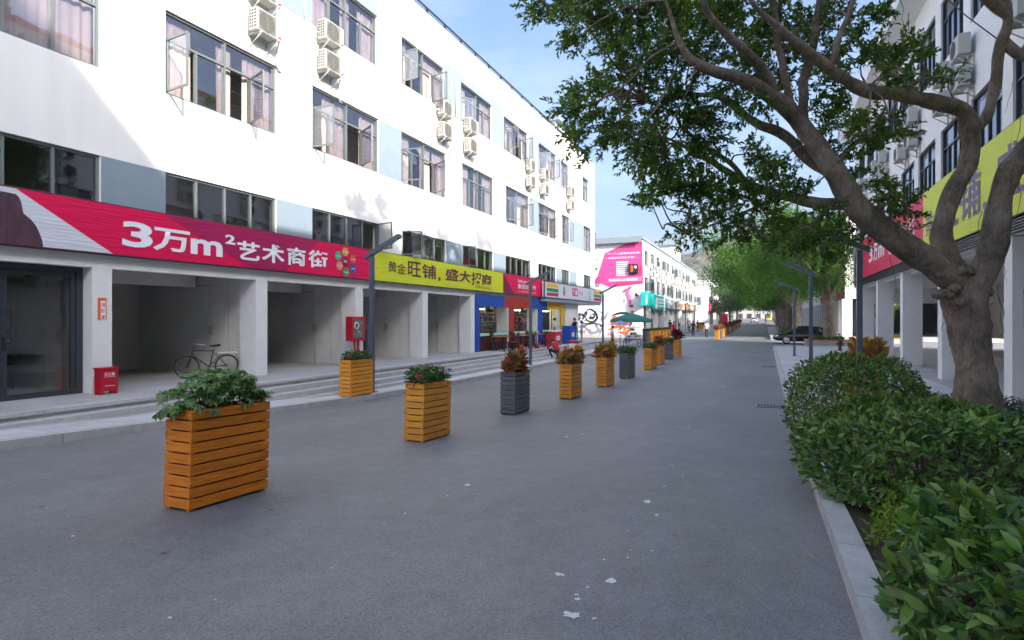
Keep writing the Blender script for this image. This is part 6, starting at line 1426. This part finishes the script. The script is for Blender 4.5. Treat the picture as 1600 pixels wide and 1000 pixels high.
o = inst('ground_cover', leafmesh('ground_cover', Q, unit(len(Q)) + [0, 0, .5], .05, M['lf_low'], .5)); tag(o, 'low dark ground cover round the foot of the big tree', 'ground cover', kind='stuff')
for (x, y, w_, d_) in ((4.3, 49.0, 2.1, 1.6), (9.0, 55.5, 3.6, 1.6)):
    n = 1500; Q = np.random.rand(n, 3)*[w_, d_, .3] + [x-w_/2, y-d_/2, zr(y) + .38]; o = inst('bed_plants', leafmesh('bed_plants', Q, unit(n) + [0, 0, .6], .12, M['lf_ixo'], .5)); tag(o, 'low green plants in the raised bed %s' % ('beside the black car' if x < 5 else 'under the far right building'), 'plants', kind='stuff')
# shrubs along the far right kerb
for i, y in enumerate((64, 70, 76, 84)): low_bush(2.6, y, 1.2, .7, .16, 500, 'lf_ixo', '%s low shrub along the far right kerb beyond the side road' % ORD[i], 'low_shrub', 'shrub', 'low shrubs on the far right pavement', .13)
# ================================================================== people
def person(name_label, loc, rz, J, cols, group='people', carry=None, scale=1.0, skirt=False):
    """J: joint positions (local x right, y forward, z up); one skinned body, coloured by region"""
    t = thing('person', name_label, 'person', loc, rz, group); t.scale = (scale,)*3
    order = ['pel', 'bel', 'che', 'nek', 'hed', 'top', 'lsh', 'lel', 'lwr', 'lha', 'rsh', 'rel', 'rwr', 'rha', 'lhi', 'lkn', 'lan', 'lhe', 'lto', 'rhi', 'rkn', 'ran', 'rhe', 'rto']
    rad = dict(pel=.15, bel=.135, che=.155, nek=.055, hed=.085, top=.06, lsh=.065, lel=.045, lwr=.033, lha=.035, rsh=.065, rel=.045, rwr=.033, rha=.035, lhi=.09, lkn=.062, lan=.045, lhe=.045, lto=.035, rhi=.09, rkn=.062, ran=.045, rhe=.045, rto=.035)
    E = [('pel', 'bel'), ('bel', 'che'), ('che', 'nek'), ('nek', 'hed'), ('hed', 'top'), ('che', 'lsh'), ('lsh', 'lel'), ('lel', 'lwr'), ('lwr', 'lha'), ('che', 'rsh'), ('rsh', 'rel'), ('rel', 'rwr'), ('rwr', 'rha'), ('pel', 'lhi'), ('lhi', 'lkn'), ('lkn', 'lan'), ('lan', 'lto'), ('pel', 'rhi'), ('rhi', 'rkn'), ('rkn', 'ran'), ('ran', 'rto')]
    use = [k for k in order if k in J and k not in ('lhe', 'rhe')]; ix = {k: i for i, k in enumerate(use)}
    me = bpy.data.meshes.new('body'); me.from_pydata([J[k] for k in use], [(ix[a], ix[b]) for a, b in E if a in ix and b in ix], [])
    o = bpy.data.objects.new('body_tmp', me); COL.objects.link(o)
    o.modifiers.new('s', 'SKIN'); o.modifiers.new('d', 'SUBSURF').levels = 1
    for k, i in ix.items():
        sv = me.skin_vertices[0].data[i]; r = rad[k]; sv.radius = (r, r*.78 if k in ('pel', 'bel', 'che') else r); sv.use_root = (k == 'pel')
    dg = bpy.context.evaluated_depsgraph_get(); bm_ = bpy.data.meshes.new_from_object(o.evaluated_get(dg)); bpy.data.objects.remove(o)
    # fingers
    mb = MB(); mb.add([v.co for v in bm_.vertices], [list(p.vertices) for p in bm_.polygons], True); nb = len(mb.f)
    for s in 'lr':
        h = Vector(J[s+'ha']); d = (h - Vector(J[s+'wr'])).normalized(); u = d.orthogonal().normalized()
        for i in range(4):
            b_ = h + u*(.012*(i-1.5)*1.5) + d*.02; ln = (.06, .07, .065, .05)[i]; mb.tube([b_, b_ + d*ln*.5 + u.cross(d)*.006, b_ + d*ln + u.cross(d)*.02], [.009, .008, .006], 5)
        mb.tube([h + u*.03, h + u*.05 + d*.03, h + u*.055 + d*.055], [.010, .009, .007], 5)
    # nose and ears
    hd = Vector(J['hed']); f = Vector(J.get('face', (0, 1, 0))).normalized(); sd = f.cross(Vector((0, 0, 1))).normalized()
    mb.tube([hd + f*.075 + Vector((0, 0, .03)), hd + f*.105 + Vector((0, 0, -.01)), hd + f*.08 + Vector((0, 0, -.015))], [.01, .016, .012], 6)
    for s in (-1, 1): mb.tube([hd + sd*s*.08 + Vector((0, 0, .03)), hd + sd*s*.095, hd + sd*s*.082 + Vector((0, 0, -.03))], [.008, .014, .008], 5)
    nm = [mat('cloth_%s' % c, rgb(c), .85, amt=.12, scale=9) if ('cloth_%s' % c) not in MATS else MATS['cloth_%s' % c] for c in cols[:3]]
    body = mb.obj('body', [M['skin']] + nm, t, fix=False)
    seg = {('lsh', 'lel'): 1, ('rsh', 'rel'): 1, ('che', 'nek'): 1, ('che', 'lsh'): 1, ('che', 'rsh'): 1, ('bel', 'che'): 1, ('pel', 'bel'): 1, ('pel', 'lhi'): 2, ('pel', 'rhi'): 2, ('lhi', 'lkn'): 2, ('rhi', 'rkn'): 2, ('lkn', 'lan'): 2, ('rkn', 'ran'): 2, ('lan', 'lto'): 3, ('ran', 'rto'): 3}
    segs = [(Vector(J[a]), Vector(J[b]), seg.get((a, b), 0), (a, b)) for a, b in E if a in J and b in J]
    for i, p in enumerate(body.data.polygons):
        if i >= nb: p.material_index = 0; continue
        c = p.center; best = (9, 0)
        for a, b, m_, e in segs:
            ab = b - a; tt = max(0, min(1, (c-a).dot(ab)/max(1e-6, ab.length_squared))); d = (c - a - ab*tt).length
            if e == ('che', 'nek') and tt > .8: mm_ = 0
            elif e in (('lsh', 'lel'), ('rsh', 'rel')) and tt > .75 and cols[3:] != ['long']: mm_ = 0
            else: mm_ = m_
            if cols[3:] == ['long'] and e in (('lel', 'lwr'), ('rel', 'rwr')): mm_ = 1
            if d < best[0]: best = (d, mm_)
        p.material_index = best[1]
    # hair cap
    hb = MB(); top = Vector(J['hed']) + Vector((0, 0, .02)); n = 10; vs = []
    for i in range(7):
        ph = i/6*math.pi*.62
        for k in range(n):
            a = 2*math.pi*k/n; dv = Vector((math.cos(a)*math.sin(ph), math.sin(a)*math.sin(ph), math.cos(ph)))
            if dv.dot(f) > .35 and ph > .9: dv = dv*.82
            vs.append(top + Vector((dv.x*.105, dv.y*.112, dv.z*.125)) - f*.012)
    hb.add(vs, [(i*n+k, i*n+(k+1) % n, (i+1)*n+(k+1) % n, (i+1)*n+k) for i in range(6) for k in range(n)], True); hb.obj('hair', M['hairp'], t)
    eb_ = MB()
    for s in (-1, 1): eb_.lathe([(0, -.008), (.010, -.004), (.012, 0), (.010, .004), (0, .008)], hd + f*.078 + sd*s*.032 + Vector((0, 0, .025)), 6)
    eb_.obj('eye', M['blackp'], t); MB().add([hd + f*.083 + sd*.022 + Vector((0, 0, -.045)), hd + f*.083 - sd*.022 + Vector((0, 0, -.045)), hd + f*.081 - sd*.02 + Vector((0, 0, -.054)), hd + f*.081 + sd*.02 + Vector((0, 0, -.054))], [(0, 1, 2, 3)]).obj('mouth', M['redc'], t)
    return t
def stand(st=.10, arm=.08, swing=0.0):
    return dict(pel=(0, 0, .94), bel=(0, .01, 1.12), che=(0, 0, 1.32), nek=(0, .01, 1.48), hed=(0, .03, 1.60), top=(0, .02, 1.68), lsh=(-.17, 0, 1.41), lel=(-.22 - arm*.3, -.02 - swing*.3, 1.14), lwr=(-.22 - arm*.3, .06 - swing, .90), lha=(-.22 - arm*.3, .09 - swing, .83), rsh=(.17, 0, 1.41), rel=(.22 + arm*.3, -.02 + swing*.3, 1.14), rwr=(.22 + arm*.3, .06 + swing, .90), rha=(.22 + arm*.3, .09 + swing, .83),
                lhi=(-.09, 0, .86), lkn=(-.10, .02 + swing*.6, .47), lan=(-.10, swing*1.3 - .02, .08 + abs(swing)*.05), lto=(-.11, .15 + swing*1.3, .035), rhi=(.09, 0, .86), rkn=(.10, .02 - swing*.4, .47), ran=(.10, -swing*1.3 - .02, .08 + abs(swing)*.10), rto=(.11, .15 - swing*1.3, .035))
J = stand(); J.update(lel=(-.42, .05, 1.36), lwr=(-.66, .05, 1.40), lha=(-.74, .05, 1.41), rel=(.30, .05, 1.16), rwr=(.22, .2, 1.05), rha=(.2, .25, 1.03))
y = onx(-11.8, 898)[0]
person('person in black T-shirt and dark trousers leaning one arm out beside the corner shop', (-11.8, y, zp(y) - .0), R(140), J, ['16161a', '26262c', 'd8d8d8'])
y = onx(-11.7, 909)[0]; person('person in light blue top and tan trousers at the corner of the shop', (-11.7, y, zp(y)), R(100), stand(), ['6f9fc9', 'a58a63', '333333'], scale=.9)
y = 36.6; person('shopkeeper in white shirt behind the tables at the corner shop', (-12.35, 34.9, zp(35)), R(-60), stand(), ['c9c9d2', '202838', '222222'])
# crouching person with red sleeves, dark back
J = dict(pel=(0, -.12, .34), bel=(0, -.02, .50), che=(0, .12, .66), nek=(0, .24, .78), hed=(0, .32, .86), top=(0, .36, .93), lsh=(-.18, .16, .72), lel=(-.25, .34, .55), lwr=(-.15, .52, .48), lha=(-.11, .57, .47), rsh=(.18, .16, .72), rel=(.25, .34, .55), rwr=(.15, .52, .48), rha=(.11, .57, .47), lhi=(-.11, -.08, .32), lkn=(-.2, .34, .46), lan=(-.18, .12, .08), lto=(-.2, .28, .035), rhi=(.11, -.08, .32), rkn=(.2, .34, .46), ran=(.18, .12, .08), rto=(.2, .28, .035))
p = onroad(884, 561, .13); pc = person('crouching person in red jacket and dark trousers beside the steps', (-10.1, p.y, zpv(p.y)), R(62), J, ['a8202c', '22222a', 'c8c8c8', 'long'], scale=1.1)
t = thing('stroller_box', 'small red and white cart box beside the crouching person', 'cart', (-9.95, p.y + 1.6, zpv(p.y + 1.6))); MB().rbox(0, .5, 0, .4, .12, .75, .03).obj('body', M['white'], t); MB().rbox(-.03, .53, -.03, .43, .752, .9, .03).obj('lid', M['redp'], t); MB().rbox(0, .5, -.01, .41, .02, .118, .01).obj('base', M['bluep'], t)
# vendor in white with hands on hips
J = stand(); J.update(lel=(-.36, -.12, 1.16), lwr=(-.20, .02, 1.02), lha=(-.14, .05, 1.0), rel=(.36, -.12, 1.16), rwr=(.20, .02, 1.02), rha=(.14, .05, 1.0))
vx, vy = onroad(957, 560).x, onroad(957, 560).y
CART = Vector((-8.9, 40.2, 0))
y = onx(-9.15, 957)[0]; person('vendor in white shirt with hands on hips beside the tricycle cart', (-9.15, y, zr(y)), R(-70), J, ['c4c4cc', '23252c', '18181a'])
# walkers farther off
WK = [((1104, 528), ['d4d8e0', '2a2c38', '202020'], 'walker in white top passing the first planter of the far row', 170, .10), ((1083, 526), ['2a2a2e', '1c1c20', '303030'], 'walker in black carrying a bag strap in the road', 185, .12), ((1078, 520), ['cfd2d6', '3a3c44', '222222'], 'walker in white shirt on the far left pavement near the globe lamp', 200, .08), ((1090, 519), ['8f6a5a', '6a5a50', '222222'], 'walker in brown clothes on the far left pavement', 10, .08), ((1047, 525), ['23262c', '30343c', '222222'], 'person in black shirt standing by the tight planter row', 40, .05), ((1053, 530), ['b03038', '30343c', '222222'], 'person in red shirt behind the purple cordyline planter', 160, .05), ((1061, 516), ['dadada', '2c4c8c', '222222'], 'person in white top and blue jeans before the second block shops', 150, .05), ((1022, 518), ['e0e0e0', '26262a', '222222'], 'person in white top by the shop door under the teal sign', 120, .05), ((1075, 514), ['c07a86', '26262a', '222222'], 'person in pale pink top before the far shops', 120, .05)]
for (px, py), c, lab, rz, sw in WK:
    q_ = onroad(px, py); person(lab, (q_.x, q_.y, zr(q_.y) + (0.0 if q_.x > -9.6 else .145)), R(rz), stand(swing=sw), c)
# ================================================================== vendor tricycle with parasols
def parasol(loc, r, h, cols_, label, name='parasol', n=8, drop=.42, val=.12):
    t = thing(name, label, 'parasol', loc); mb = MB(); mb.tube([(0, 0, 0), (0, 0, h+.06)], .025, 8); mb.obj('pole', M['steel'], t)
    for k in range(n):
        a0, a1 = 2*math.pi*k/n, 2*math.pi*(k+1)/n; mb = MB(); vs = []
        for i in range(5):
            q = i/4
            for j in range(4):
                a = a0 + (a1-a0)*j/3; sag = 1 - .05*math.sin(math.pi*j/3)*q; vs.append((r*q*math.cos(a)*sag, r*q*math.sin(a)*sag, h - drop*q**1.3))
        mb.add(vs, [(i*4+j, i*4+j+1, (i+1)*4+j+1, (i+1)*4+j) for i in range(4) for j in range(3)], True)
        if val:
            o_ = len(mb.v); mb.v += [(x, y, z-val) for x, y, z in mb.v[16:20]]; mb.f += [(16+j, 17+j, o_+j+1, o_+j) for j in range(3)]; mb.sm += [True]*3
        mb.obj('canopy_panel', cols_[k % len(cols_)], t, fix=False)
        mb = MB(); mb.tube([(0, 0, h-.02), (r*.97*math.cos(a0), r*.97*math.sin(a0), h-drop*.97)], .008, 4); mb.obj('rib', M['steel'], t)
    return t
gy = onx(-9.6, 986)[0]
parasol((-10.1, onx(-10.1, 986)[0], zr(45)), 1.75, 2.55, [M['gcanvas']], 'large dark green market parasol over the vendor tricycle', n=8, drop=.55, val=.22)
CX, CY_ = -9.0, onx(-9.0, 985)[0]
parasol((CX - .35, onx(CX - .35, 969)[0], zr(40)), .85, 2.0, [mat('parasol_blue', rgb('6f86c4'), .7), mat('parasol_pink', rgb('c76a86'), .7)], 'small blue and pink parasol beside the green one', n=8, drop=.3, val=0)
TRI = thing('cargo_tricycle', 'blue cargo tricycle with a glass food case under the green parasol', 'tricycle', (CX, CY_, zr(CY_)), R(-100)); tw = mat('tricycle_blue', rgb('20468c'), .5)
def wheel(parent, c, r, nm='wheel', spokes=14, ax='y'):
    o = MB().torus(c, r, .022, ax, 24, 6).obj('tyre', M['rubber'], parent); w_ = MB().torus(c, r-.035, .010, ax, 24, 5).obj('rim', M['chrome'], parent)
    mb = MB()
    for k in range(spokes):
        a = 2*math.pi*k/spokes; d = {'y': Vector((math.cos(a), 0, math.sin(a))), 'x': Vector((0, math.cos(a), math.sin(a)))}[ax]; mb.tube([Vector(c), Vector(c) + d*(r-.03)], .0018, 3, False)
    o = mb.obj('spoke', M['chrome'], parent); o['kind'] = 'stuff'
    mb = MB(); e = Vector((0, .05, 0)) if ax == 'y' else Vector((.05, 0, 0)); mb.tube([Vector(c)-e, Vector(c)+e], .025, 8); mb.obj('hub', M['chrome'], parent)
for c in ((-.6, -.45, .33), (-.6, .45, .33), (1.0, 0, .33)): wheel(TRI, c, .31)
MB().box(-1.2, .05, -.4, .4, .55, .62).obj('cargo_bed', tw, TRI)
mb = MB()
for y in (-.42, .42): mb.tube([(-1.2, y, .62), (-1.2, y, .9), (-.6, y, 1.05), (0, y, .9), (.05, y, .62)], .022, 6)
mb.obj('side_rail', tw, TRI)
mb = MB(); mb.tube([(0, 0, .55), (.35, 0, .4), (.85, 0, .75), (1.0, 0, .33)], .025, 6); mb.tube([(.85, 0, .75), (.78, 0, 1.0)], .02, 6); mb.tube([(.2, 0, .48), (.22, 0, .82)], .02, 6); mb.obj('frame', tw, TRI)
mb = MB(); mb.tube([(.62, -.28, 1.0), (.78, -.2, 1.02), (.78, .2, 1.02), (.62, .28, 1.0)], .014, 6); mb.obj('handlebar', M['chrome'], TRI)
MB().rbox(.08, .36, -.1, .1, .82, .88, .02).obj('saddle', M['blackp'], TRI)
FC = thing('food_case', 'glass food case with white and green base on the cargo tricycle', 'food case', (CX, CY_, zr(CY_) + .625), R(-100))
MB().box(-1.15, 0, -.36, .36, 0, .3).obj('base', M['white'], FC); MB().box(-1.16, .01, -.37, -.362, .05, .15).obj('stripe', M['green'], FC); MB().box(-1.16, .01, .362, .37, .18, .25).obj('stripe', M['redp'], FC)
MB().box(-1.15, 0, -.36, .36, .302, .8).obj('case', M['glass_clear'], FC); MB().box(-1.17, .02, -.38, .38, .802, .86).obj('top', M['white'], FC)
for k in range(5): MB().lathe([(0, 0), (.08, 0), (.09, .12), (.07, .18), (0, .18)], (-1.0 + .21*k, 0, .305), 10).obj('jar', [M['orange'], M['redp'], M['yelp'], M['white'], M['green']][k], FC)
# ================================================================== bicycle in the arcade bay
def bicycle(loc, rz, label, lean=0):
    t = thing('bicycle', label, 'bicycle', loc, rz); t.rotation_euler = (lean, 0, rz); t.scale = (.92, .92, .92); r = .33
    for x in (-.53, .53):
        w_ = MB().torus((x, 0, r), r-.020, .022, 'y', 32, 6).obj('wheel', M['rubber'], t)
        MB().torus((x, 0, r), r-.042, .009, 'y', 28, 5).obj('rim', M['steel'], w_)
        mb = MB()
        for k in range(18): a = 2*math.pi*k/18; mb.tube([(x, .01, r), (x + (r-.04)*math.cos(a), 0, r + (r-.04)*math.sin(a))], .0014, 3, False)
        o = mb.obj('spoke', M['iron'], w_); o['kind'] = 'stuff'
        mb = MB(); vs = []
        for k in range(13):
            a = math.radians(20 + 160*k/12 if x > 0 else 5 + 165*k/12); vs += [(x + (r+.03)*math.cos(a), -.03, r + (r+.03)*math.sin(a)), (x + (r+.03)*math.cos(a), .03, r + (r+.03)*math.sin(a))]
        mb.add(vs, [(2*k, 2*k+1, 2*k+3, 2*k+2) for k in range(12)], True); mb.obj('mudguard', M['blackp'], t)
    mb = MB(); sd_, hd_, bb = Vector((-.16, 0, .78)), Vector((.38, 0, .80)), Vector((-.06, 0, .30)); hd2 = Vector((.41, 0, .68))
    for a, b in ((sd_, hd_), (bb, hd2), (bb, sd_), (hd_, hd2)): mb.tube([a, b], .017, 7)
    for y in (-.05, .05): mb.tube([bb, (-.53, y, r)], .010, 6); mb.tube([sd_ + Vector((0, 0, -.06)), (-.53, y, r)], .009, 6); mb.tube([hd2, (.46, y, .5), (.53, y, r)], .011, 6)
    mb.tube([sd_, sd_ + Vector((-.04, 0, .14))], .012, 6); mb.tube([hd_, hd_ + Vector((-.03, 0, .16))], .012, 6); mb.obj('frame', M['blackp'], t)
    mb = MB(); h_ = hd_ + Vector((-.03, 0, .17)); mb.tube([h_ + Vector((-.2, -.28, .02)), h_ + Vector((-.02, -.22, .03)), h_, h_ + Vector((-.02, .22, .03)), h_ + Vector((-.2, .28, .02))], .011, 6); mb.obj('handlebar', M['chrome'], t)
    sm = MB(); s0 = sd_ + Vector((-.04, 0, .16)); sm.add([s0 + Vector(v) for v in ((.16, -.02, 0), (.16, .02, 0), (.0, .05, .01), (-.1, .10, .03), (-.13, .08, .03), (-.13, -.08, .03), (-.1, -.10, .03), (0, -.05, .01))] + [s0 + Vector(v) for v in ((.15, -.01, -.04), (.15, .01, -.04), (0, .03, -.04), (-.1, .07, -.03), (-.12, .05, -.03), (-.12, -.05, -.03), (-.1, -.07, -.03), (0, -.03, -.04))], [tuple(range(8)), tuple(range(15, 7, -1))] + [(i, i+8, (i+1) % 8+8, (i+1) % 8) for i in range(8)], True); sm.obj('saddle', M['blackp'], t)
    MB().rbox(-.82, -.28, -.09, .09, .70, .73, .008).obj('carrier', M['pipe'], t)
    mb = MB(); mb.tube([(-.06, .06, .30), (-.06, .12, .30)], .02, 8); mb.torus((-.06, .05, .30), .09, .008, 'y', 18, 4); mb.tube([(-.06, .08, .30), (.06, .10, .18)], .012, 5); mb.tube([(-.06, -.08, .30), (-.18, -.10, .42)], .012, 5); mb.box(.02, .1, .09, .17, .165, .19); mb.box(-.22, -.14, -.17, -.09, .41, .435); mb.obj('crank', M['chrome'], t)
    mb = MB(); mb.tube([(-.45, .05, .2), (-.55, .16, .0)], .009, 5); mb.obj('kickstand', M['chrome'], t)
    return t
bk = onx(-15.6, 322)[0]
bicycle((-13.75, 10.9, zp(11) + .004), R(-114), 'black city bicycle with rear carrier parked in the second arcade bay', R(-4))
y = onx(-10.4, 1073)[0]; bicycle((-10.2, 88, zr(88) + .145), R(80), 'distant bicycle parked on the far left pavement beside the lamp posts')
# ================================================================== cars
def car(loc, rz, label, colr, L=4.75, Wd=1.82, Hh=1.46):
    t = thing('car', label, 'car', loc, rz, 'cars'); pm, nt, b, N, LK_ = nmat('car_paint_' + label[:8]); b.inputs['Base Color'].default_value = (*colr, 1); b.inputs['Roughness'].default_value = .25; b.inputs['Coat Weight'].default_value = .8; b.inputs['Coat Roughness'].default_value = .05
    # sections along x: (x, z_low, z_belt, half width low, half width belt)
    S = [(-2.37, .45, .72, .60, .55), (-2.30, .32, .86, .76, .70), (-2.05, .24, .96, .86, .80), (-1.6, .22, 1.00, .90, .84), (-1.0, .20, .98, .91, .86), (0, .20, .95, .91, .87), (.8, .20, .93, .91, .86), (1.3, .22, .88, .90, .82), (1.8, .24, .80, .88, .76), (2.15, .28, .70, .82, .66), (2.34, .36, .60, .66, .52), (2.40, .42, .55, .5, .42)]
    ring = lambda x, zl, zb, wl, wb: [(x, -wl*.8, zl), (x, -wl, zl + .12), (x, -wl*1.0, (zl+zb)*.5 + .05), (x, -wb, zb - .02), (x, -wb*.86, zb + .015), (x, 0, zb + .05), (x, wb*.86, zb + .015), (x, wb, zb - .02), (x, wl, (zl+zb)*.5 + .05), (x, wl, zl + .12), (x, wl*.8, zl)]
    mb = MB(); R_ = [ring(*s) for s in S]; n = 11
    mb.add([p for r in R_ for p in r], [(i*n+k, i*n+(k+1) % n, (i+1)*n+(k+1) % n, (i+1)*n+k) for i in range(len(S)-1) for k in range(n)] + [tuple(range(n)), tuple(range(len(S)*n-1, len(S)*n-n-1, -1))], True)
    body = mb.obj('body', pm, t)
    bm = bmesh.new(); bm.from_mesh(body.data); bm.free()
    # cabin: glasshouse with roof and pillars
    C = [(-1.95, .97, .99, .70, .66), (-1.35, .97, 1.27, .80, .64), (-.7, .97, 1.42, .83, .60), (0, .95, 1.46, .84, .60), (.55, .94, 1.40, .83, .60), (1.35, .90, .93, .80, .70)]
    gl = MB(); rf = MB(); gv = []; 
    for x, zb, zt, wb, wt in C: gv += [(x, -wb, zb), (x, -wt, zt - .05), (x, wt, zt - .05), (x, wb, zb)]
    gl.add(gv, [(i*4+k, (i+1)*4+k, (i+1)*4+k+1, i*4+k+1) for i in range(5) for k in (0, 2)] + [(0+i*4+1, (i+1)*4+1, (i+1)*4+2, i*4+2) for i in (0, 4)], True); gl.obj('windows', mat('car_glass_' + label[:6], (.012, .014, .016), .08, 0, amt=.05, spec=.8), t)
    rv = []
    for x, zb, zt, wb, wt in C[1:5]: rv += [(x, -wt - .015, zt - .06), (x, -wt*.8, zt - .005), (x, 0, zt + .01), (x, wt*.8, zt - .005), (x, wt + .015, zt - .06)]
    rf.add(rv, [(i*5+k, (i+1)*5+k, (i+1)*5+k+1, i*5+k+1) for i in range(3) for k in range(4)], True); rf.obj('roof', pm, t, fix=False)
    for s in (-1, 1):
        for (a, b_) in (((-1.95, .70*s, .985), (-1.35, .655*s, 1.24)), ((-1.35, .655*s, 1.24), (-.7, .615*s, 1.385)), ((-.7, .615*s, 1.385), (.0, .615*s, 1.425)), ((0, .615*s, 1.425), (.55, .615*s, 1.365)), ((.55, .615*s, 1.365), (1.35, .76*s, .93)), ((-.42, .85*s, .96), (-.42, .62*s, 1.40)), ((-1.35, .81*s, .97), (-1.35, .65*s, 1.24))): 
            mb = MB(); mb.tube([a, b_], .032, 6); mb.obj('pillar', pm, t)
        MB().rbox(.92, 1.08, s*1.0 - .1*s - .09, s*1.0 - .1*s + .09, .95, 1.07, .03).obj('mirror', pm, t)
        for x0, x1 in ((-.45, -.30), (.45, .6)): MB().box(x0, x1, s*.915 - .012, s*.915 + .012, .80, .825).obj('door_handle', M['chrome'], t)
        hl_ = mat('head_lamp_glass_' + label[:4] + str(s), (.75, .75, .72), .15); mb = MB(); mb.add([(2.0, s*.74, .70), (2.25, s*.60, .62), (2.28, s*.58, .54), (2.02, s*.84, .60)], [(0, 1, 2, 3)]); 
        for i_ in range(4): pass
        mb = MB(); mb.rbox(1.98, 2.27, min(s*.56, s*.80), max(s*.56, s*.80), .56, .70, .04); mb.obj('headlight', hl_, t)
        mb = MB(); mb.rbox(-2.34, -2.12, min(s*.45, s*.80), max(s*.45, s*.80), .74, .88, .03); mb.obj('tail_light', M['redp'], t)
    for x in (-1.42, 1.42):
        for s in (-1, 1):
            mb = MB(); mb.lathe([(.0, -.11), (.28, -.11), (.325, -.08), (.33, 0), (.325, .08), (.28, .11), (0, .11)], n=22); mb.v = [(x + a, s*.82 + c, .33 + b) for a, b, c in mb.v]; w_ = mb.obj('wheel', M['rubber'], t)
            mb = MB(); mb.lathe([(0, .02), (.06, .03), (.07, .01), (.20, .0), (.235, .02), (.235, 0)], n=20); mb.v = [(x + a, s*(.82 + .112 + c), .33 + b) for a, b, c in mb.v]; mb.obj('rim', M['chrome'], w_)
    MB().rbox(2.30, 2.41, -.26, .26, .36, .47, .01).obj('number_plate', M['bluep'], t); MB().rbox(-2.40, -2.33, -.26, .26, .5, .62, .01).obj('number_plate', M['bluep'], t)
    MB().rbox(2.20, 2.385, -.45, .45, .49, .58, .01).obj('grille', M['chrome'], t); return t
car((3.0, 51.8, zr(51.8)), R(180), 'black sedan crossing from the side road on the right', (.006, .006, .008))
car((-2.6, 170, zr(170)), R(90), 'distant silver car driving far down the road', (.35, .36, .38))
car((.9, 200, zr(200)), R(90), 'tiny yellow vehicle at the far end of the road', (.5, .38, .03))
person('walker in dark clothes in the far road beside the distant silver car', (.2, 168, zr(168)), R(180), stand(swing=.08), ['30303a', '1a1a1e', '222222'])
# red flag-like board far off
t = thing('red_board', 'small red standing board beside the far planter row', 'board', (-7.2, 120, zr(120))); MB().box(-.6, .6, -.04, .04, .5, 2.6).obj('panel', M['redp'], t); MB().box(-.05, .05, .041, .09, 0, 2.5).obj('post', M['steel'], t)
# ================================================================== light haze in the air
hz, nt, b, N, L = nmat('pale_haze'); N.remove(b)
pv = N.new('ShaderNodeVolumePrincipled'); pv.inputs['Color'].default_value = (.80, .88, 1.0, 1); pv.inputs['Density'].default_value = .0004; pv.inputs['Anisotropy'].default_value = .2
L.new(pv.outputs['Volume'], N['Material Output'].inputs['Volume'])
o = MB().box(-1260, 1260, -1220, 1260, -4.5, 165).obj('haze', hz); o['kind'] = 'stuff'; o['label'] = 'thin pale haze in the air along the street'; o['category'] = 'haze'
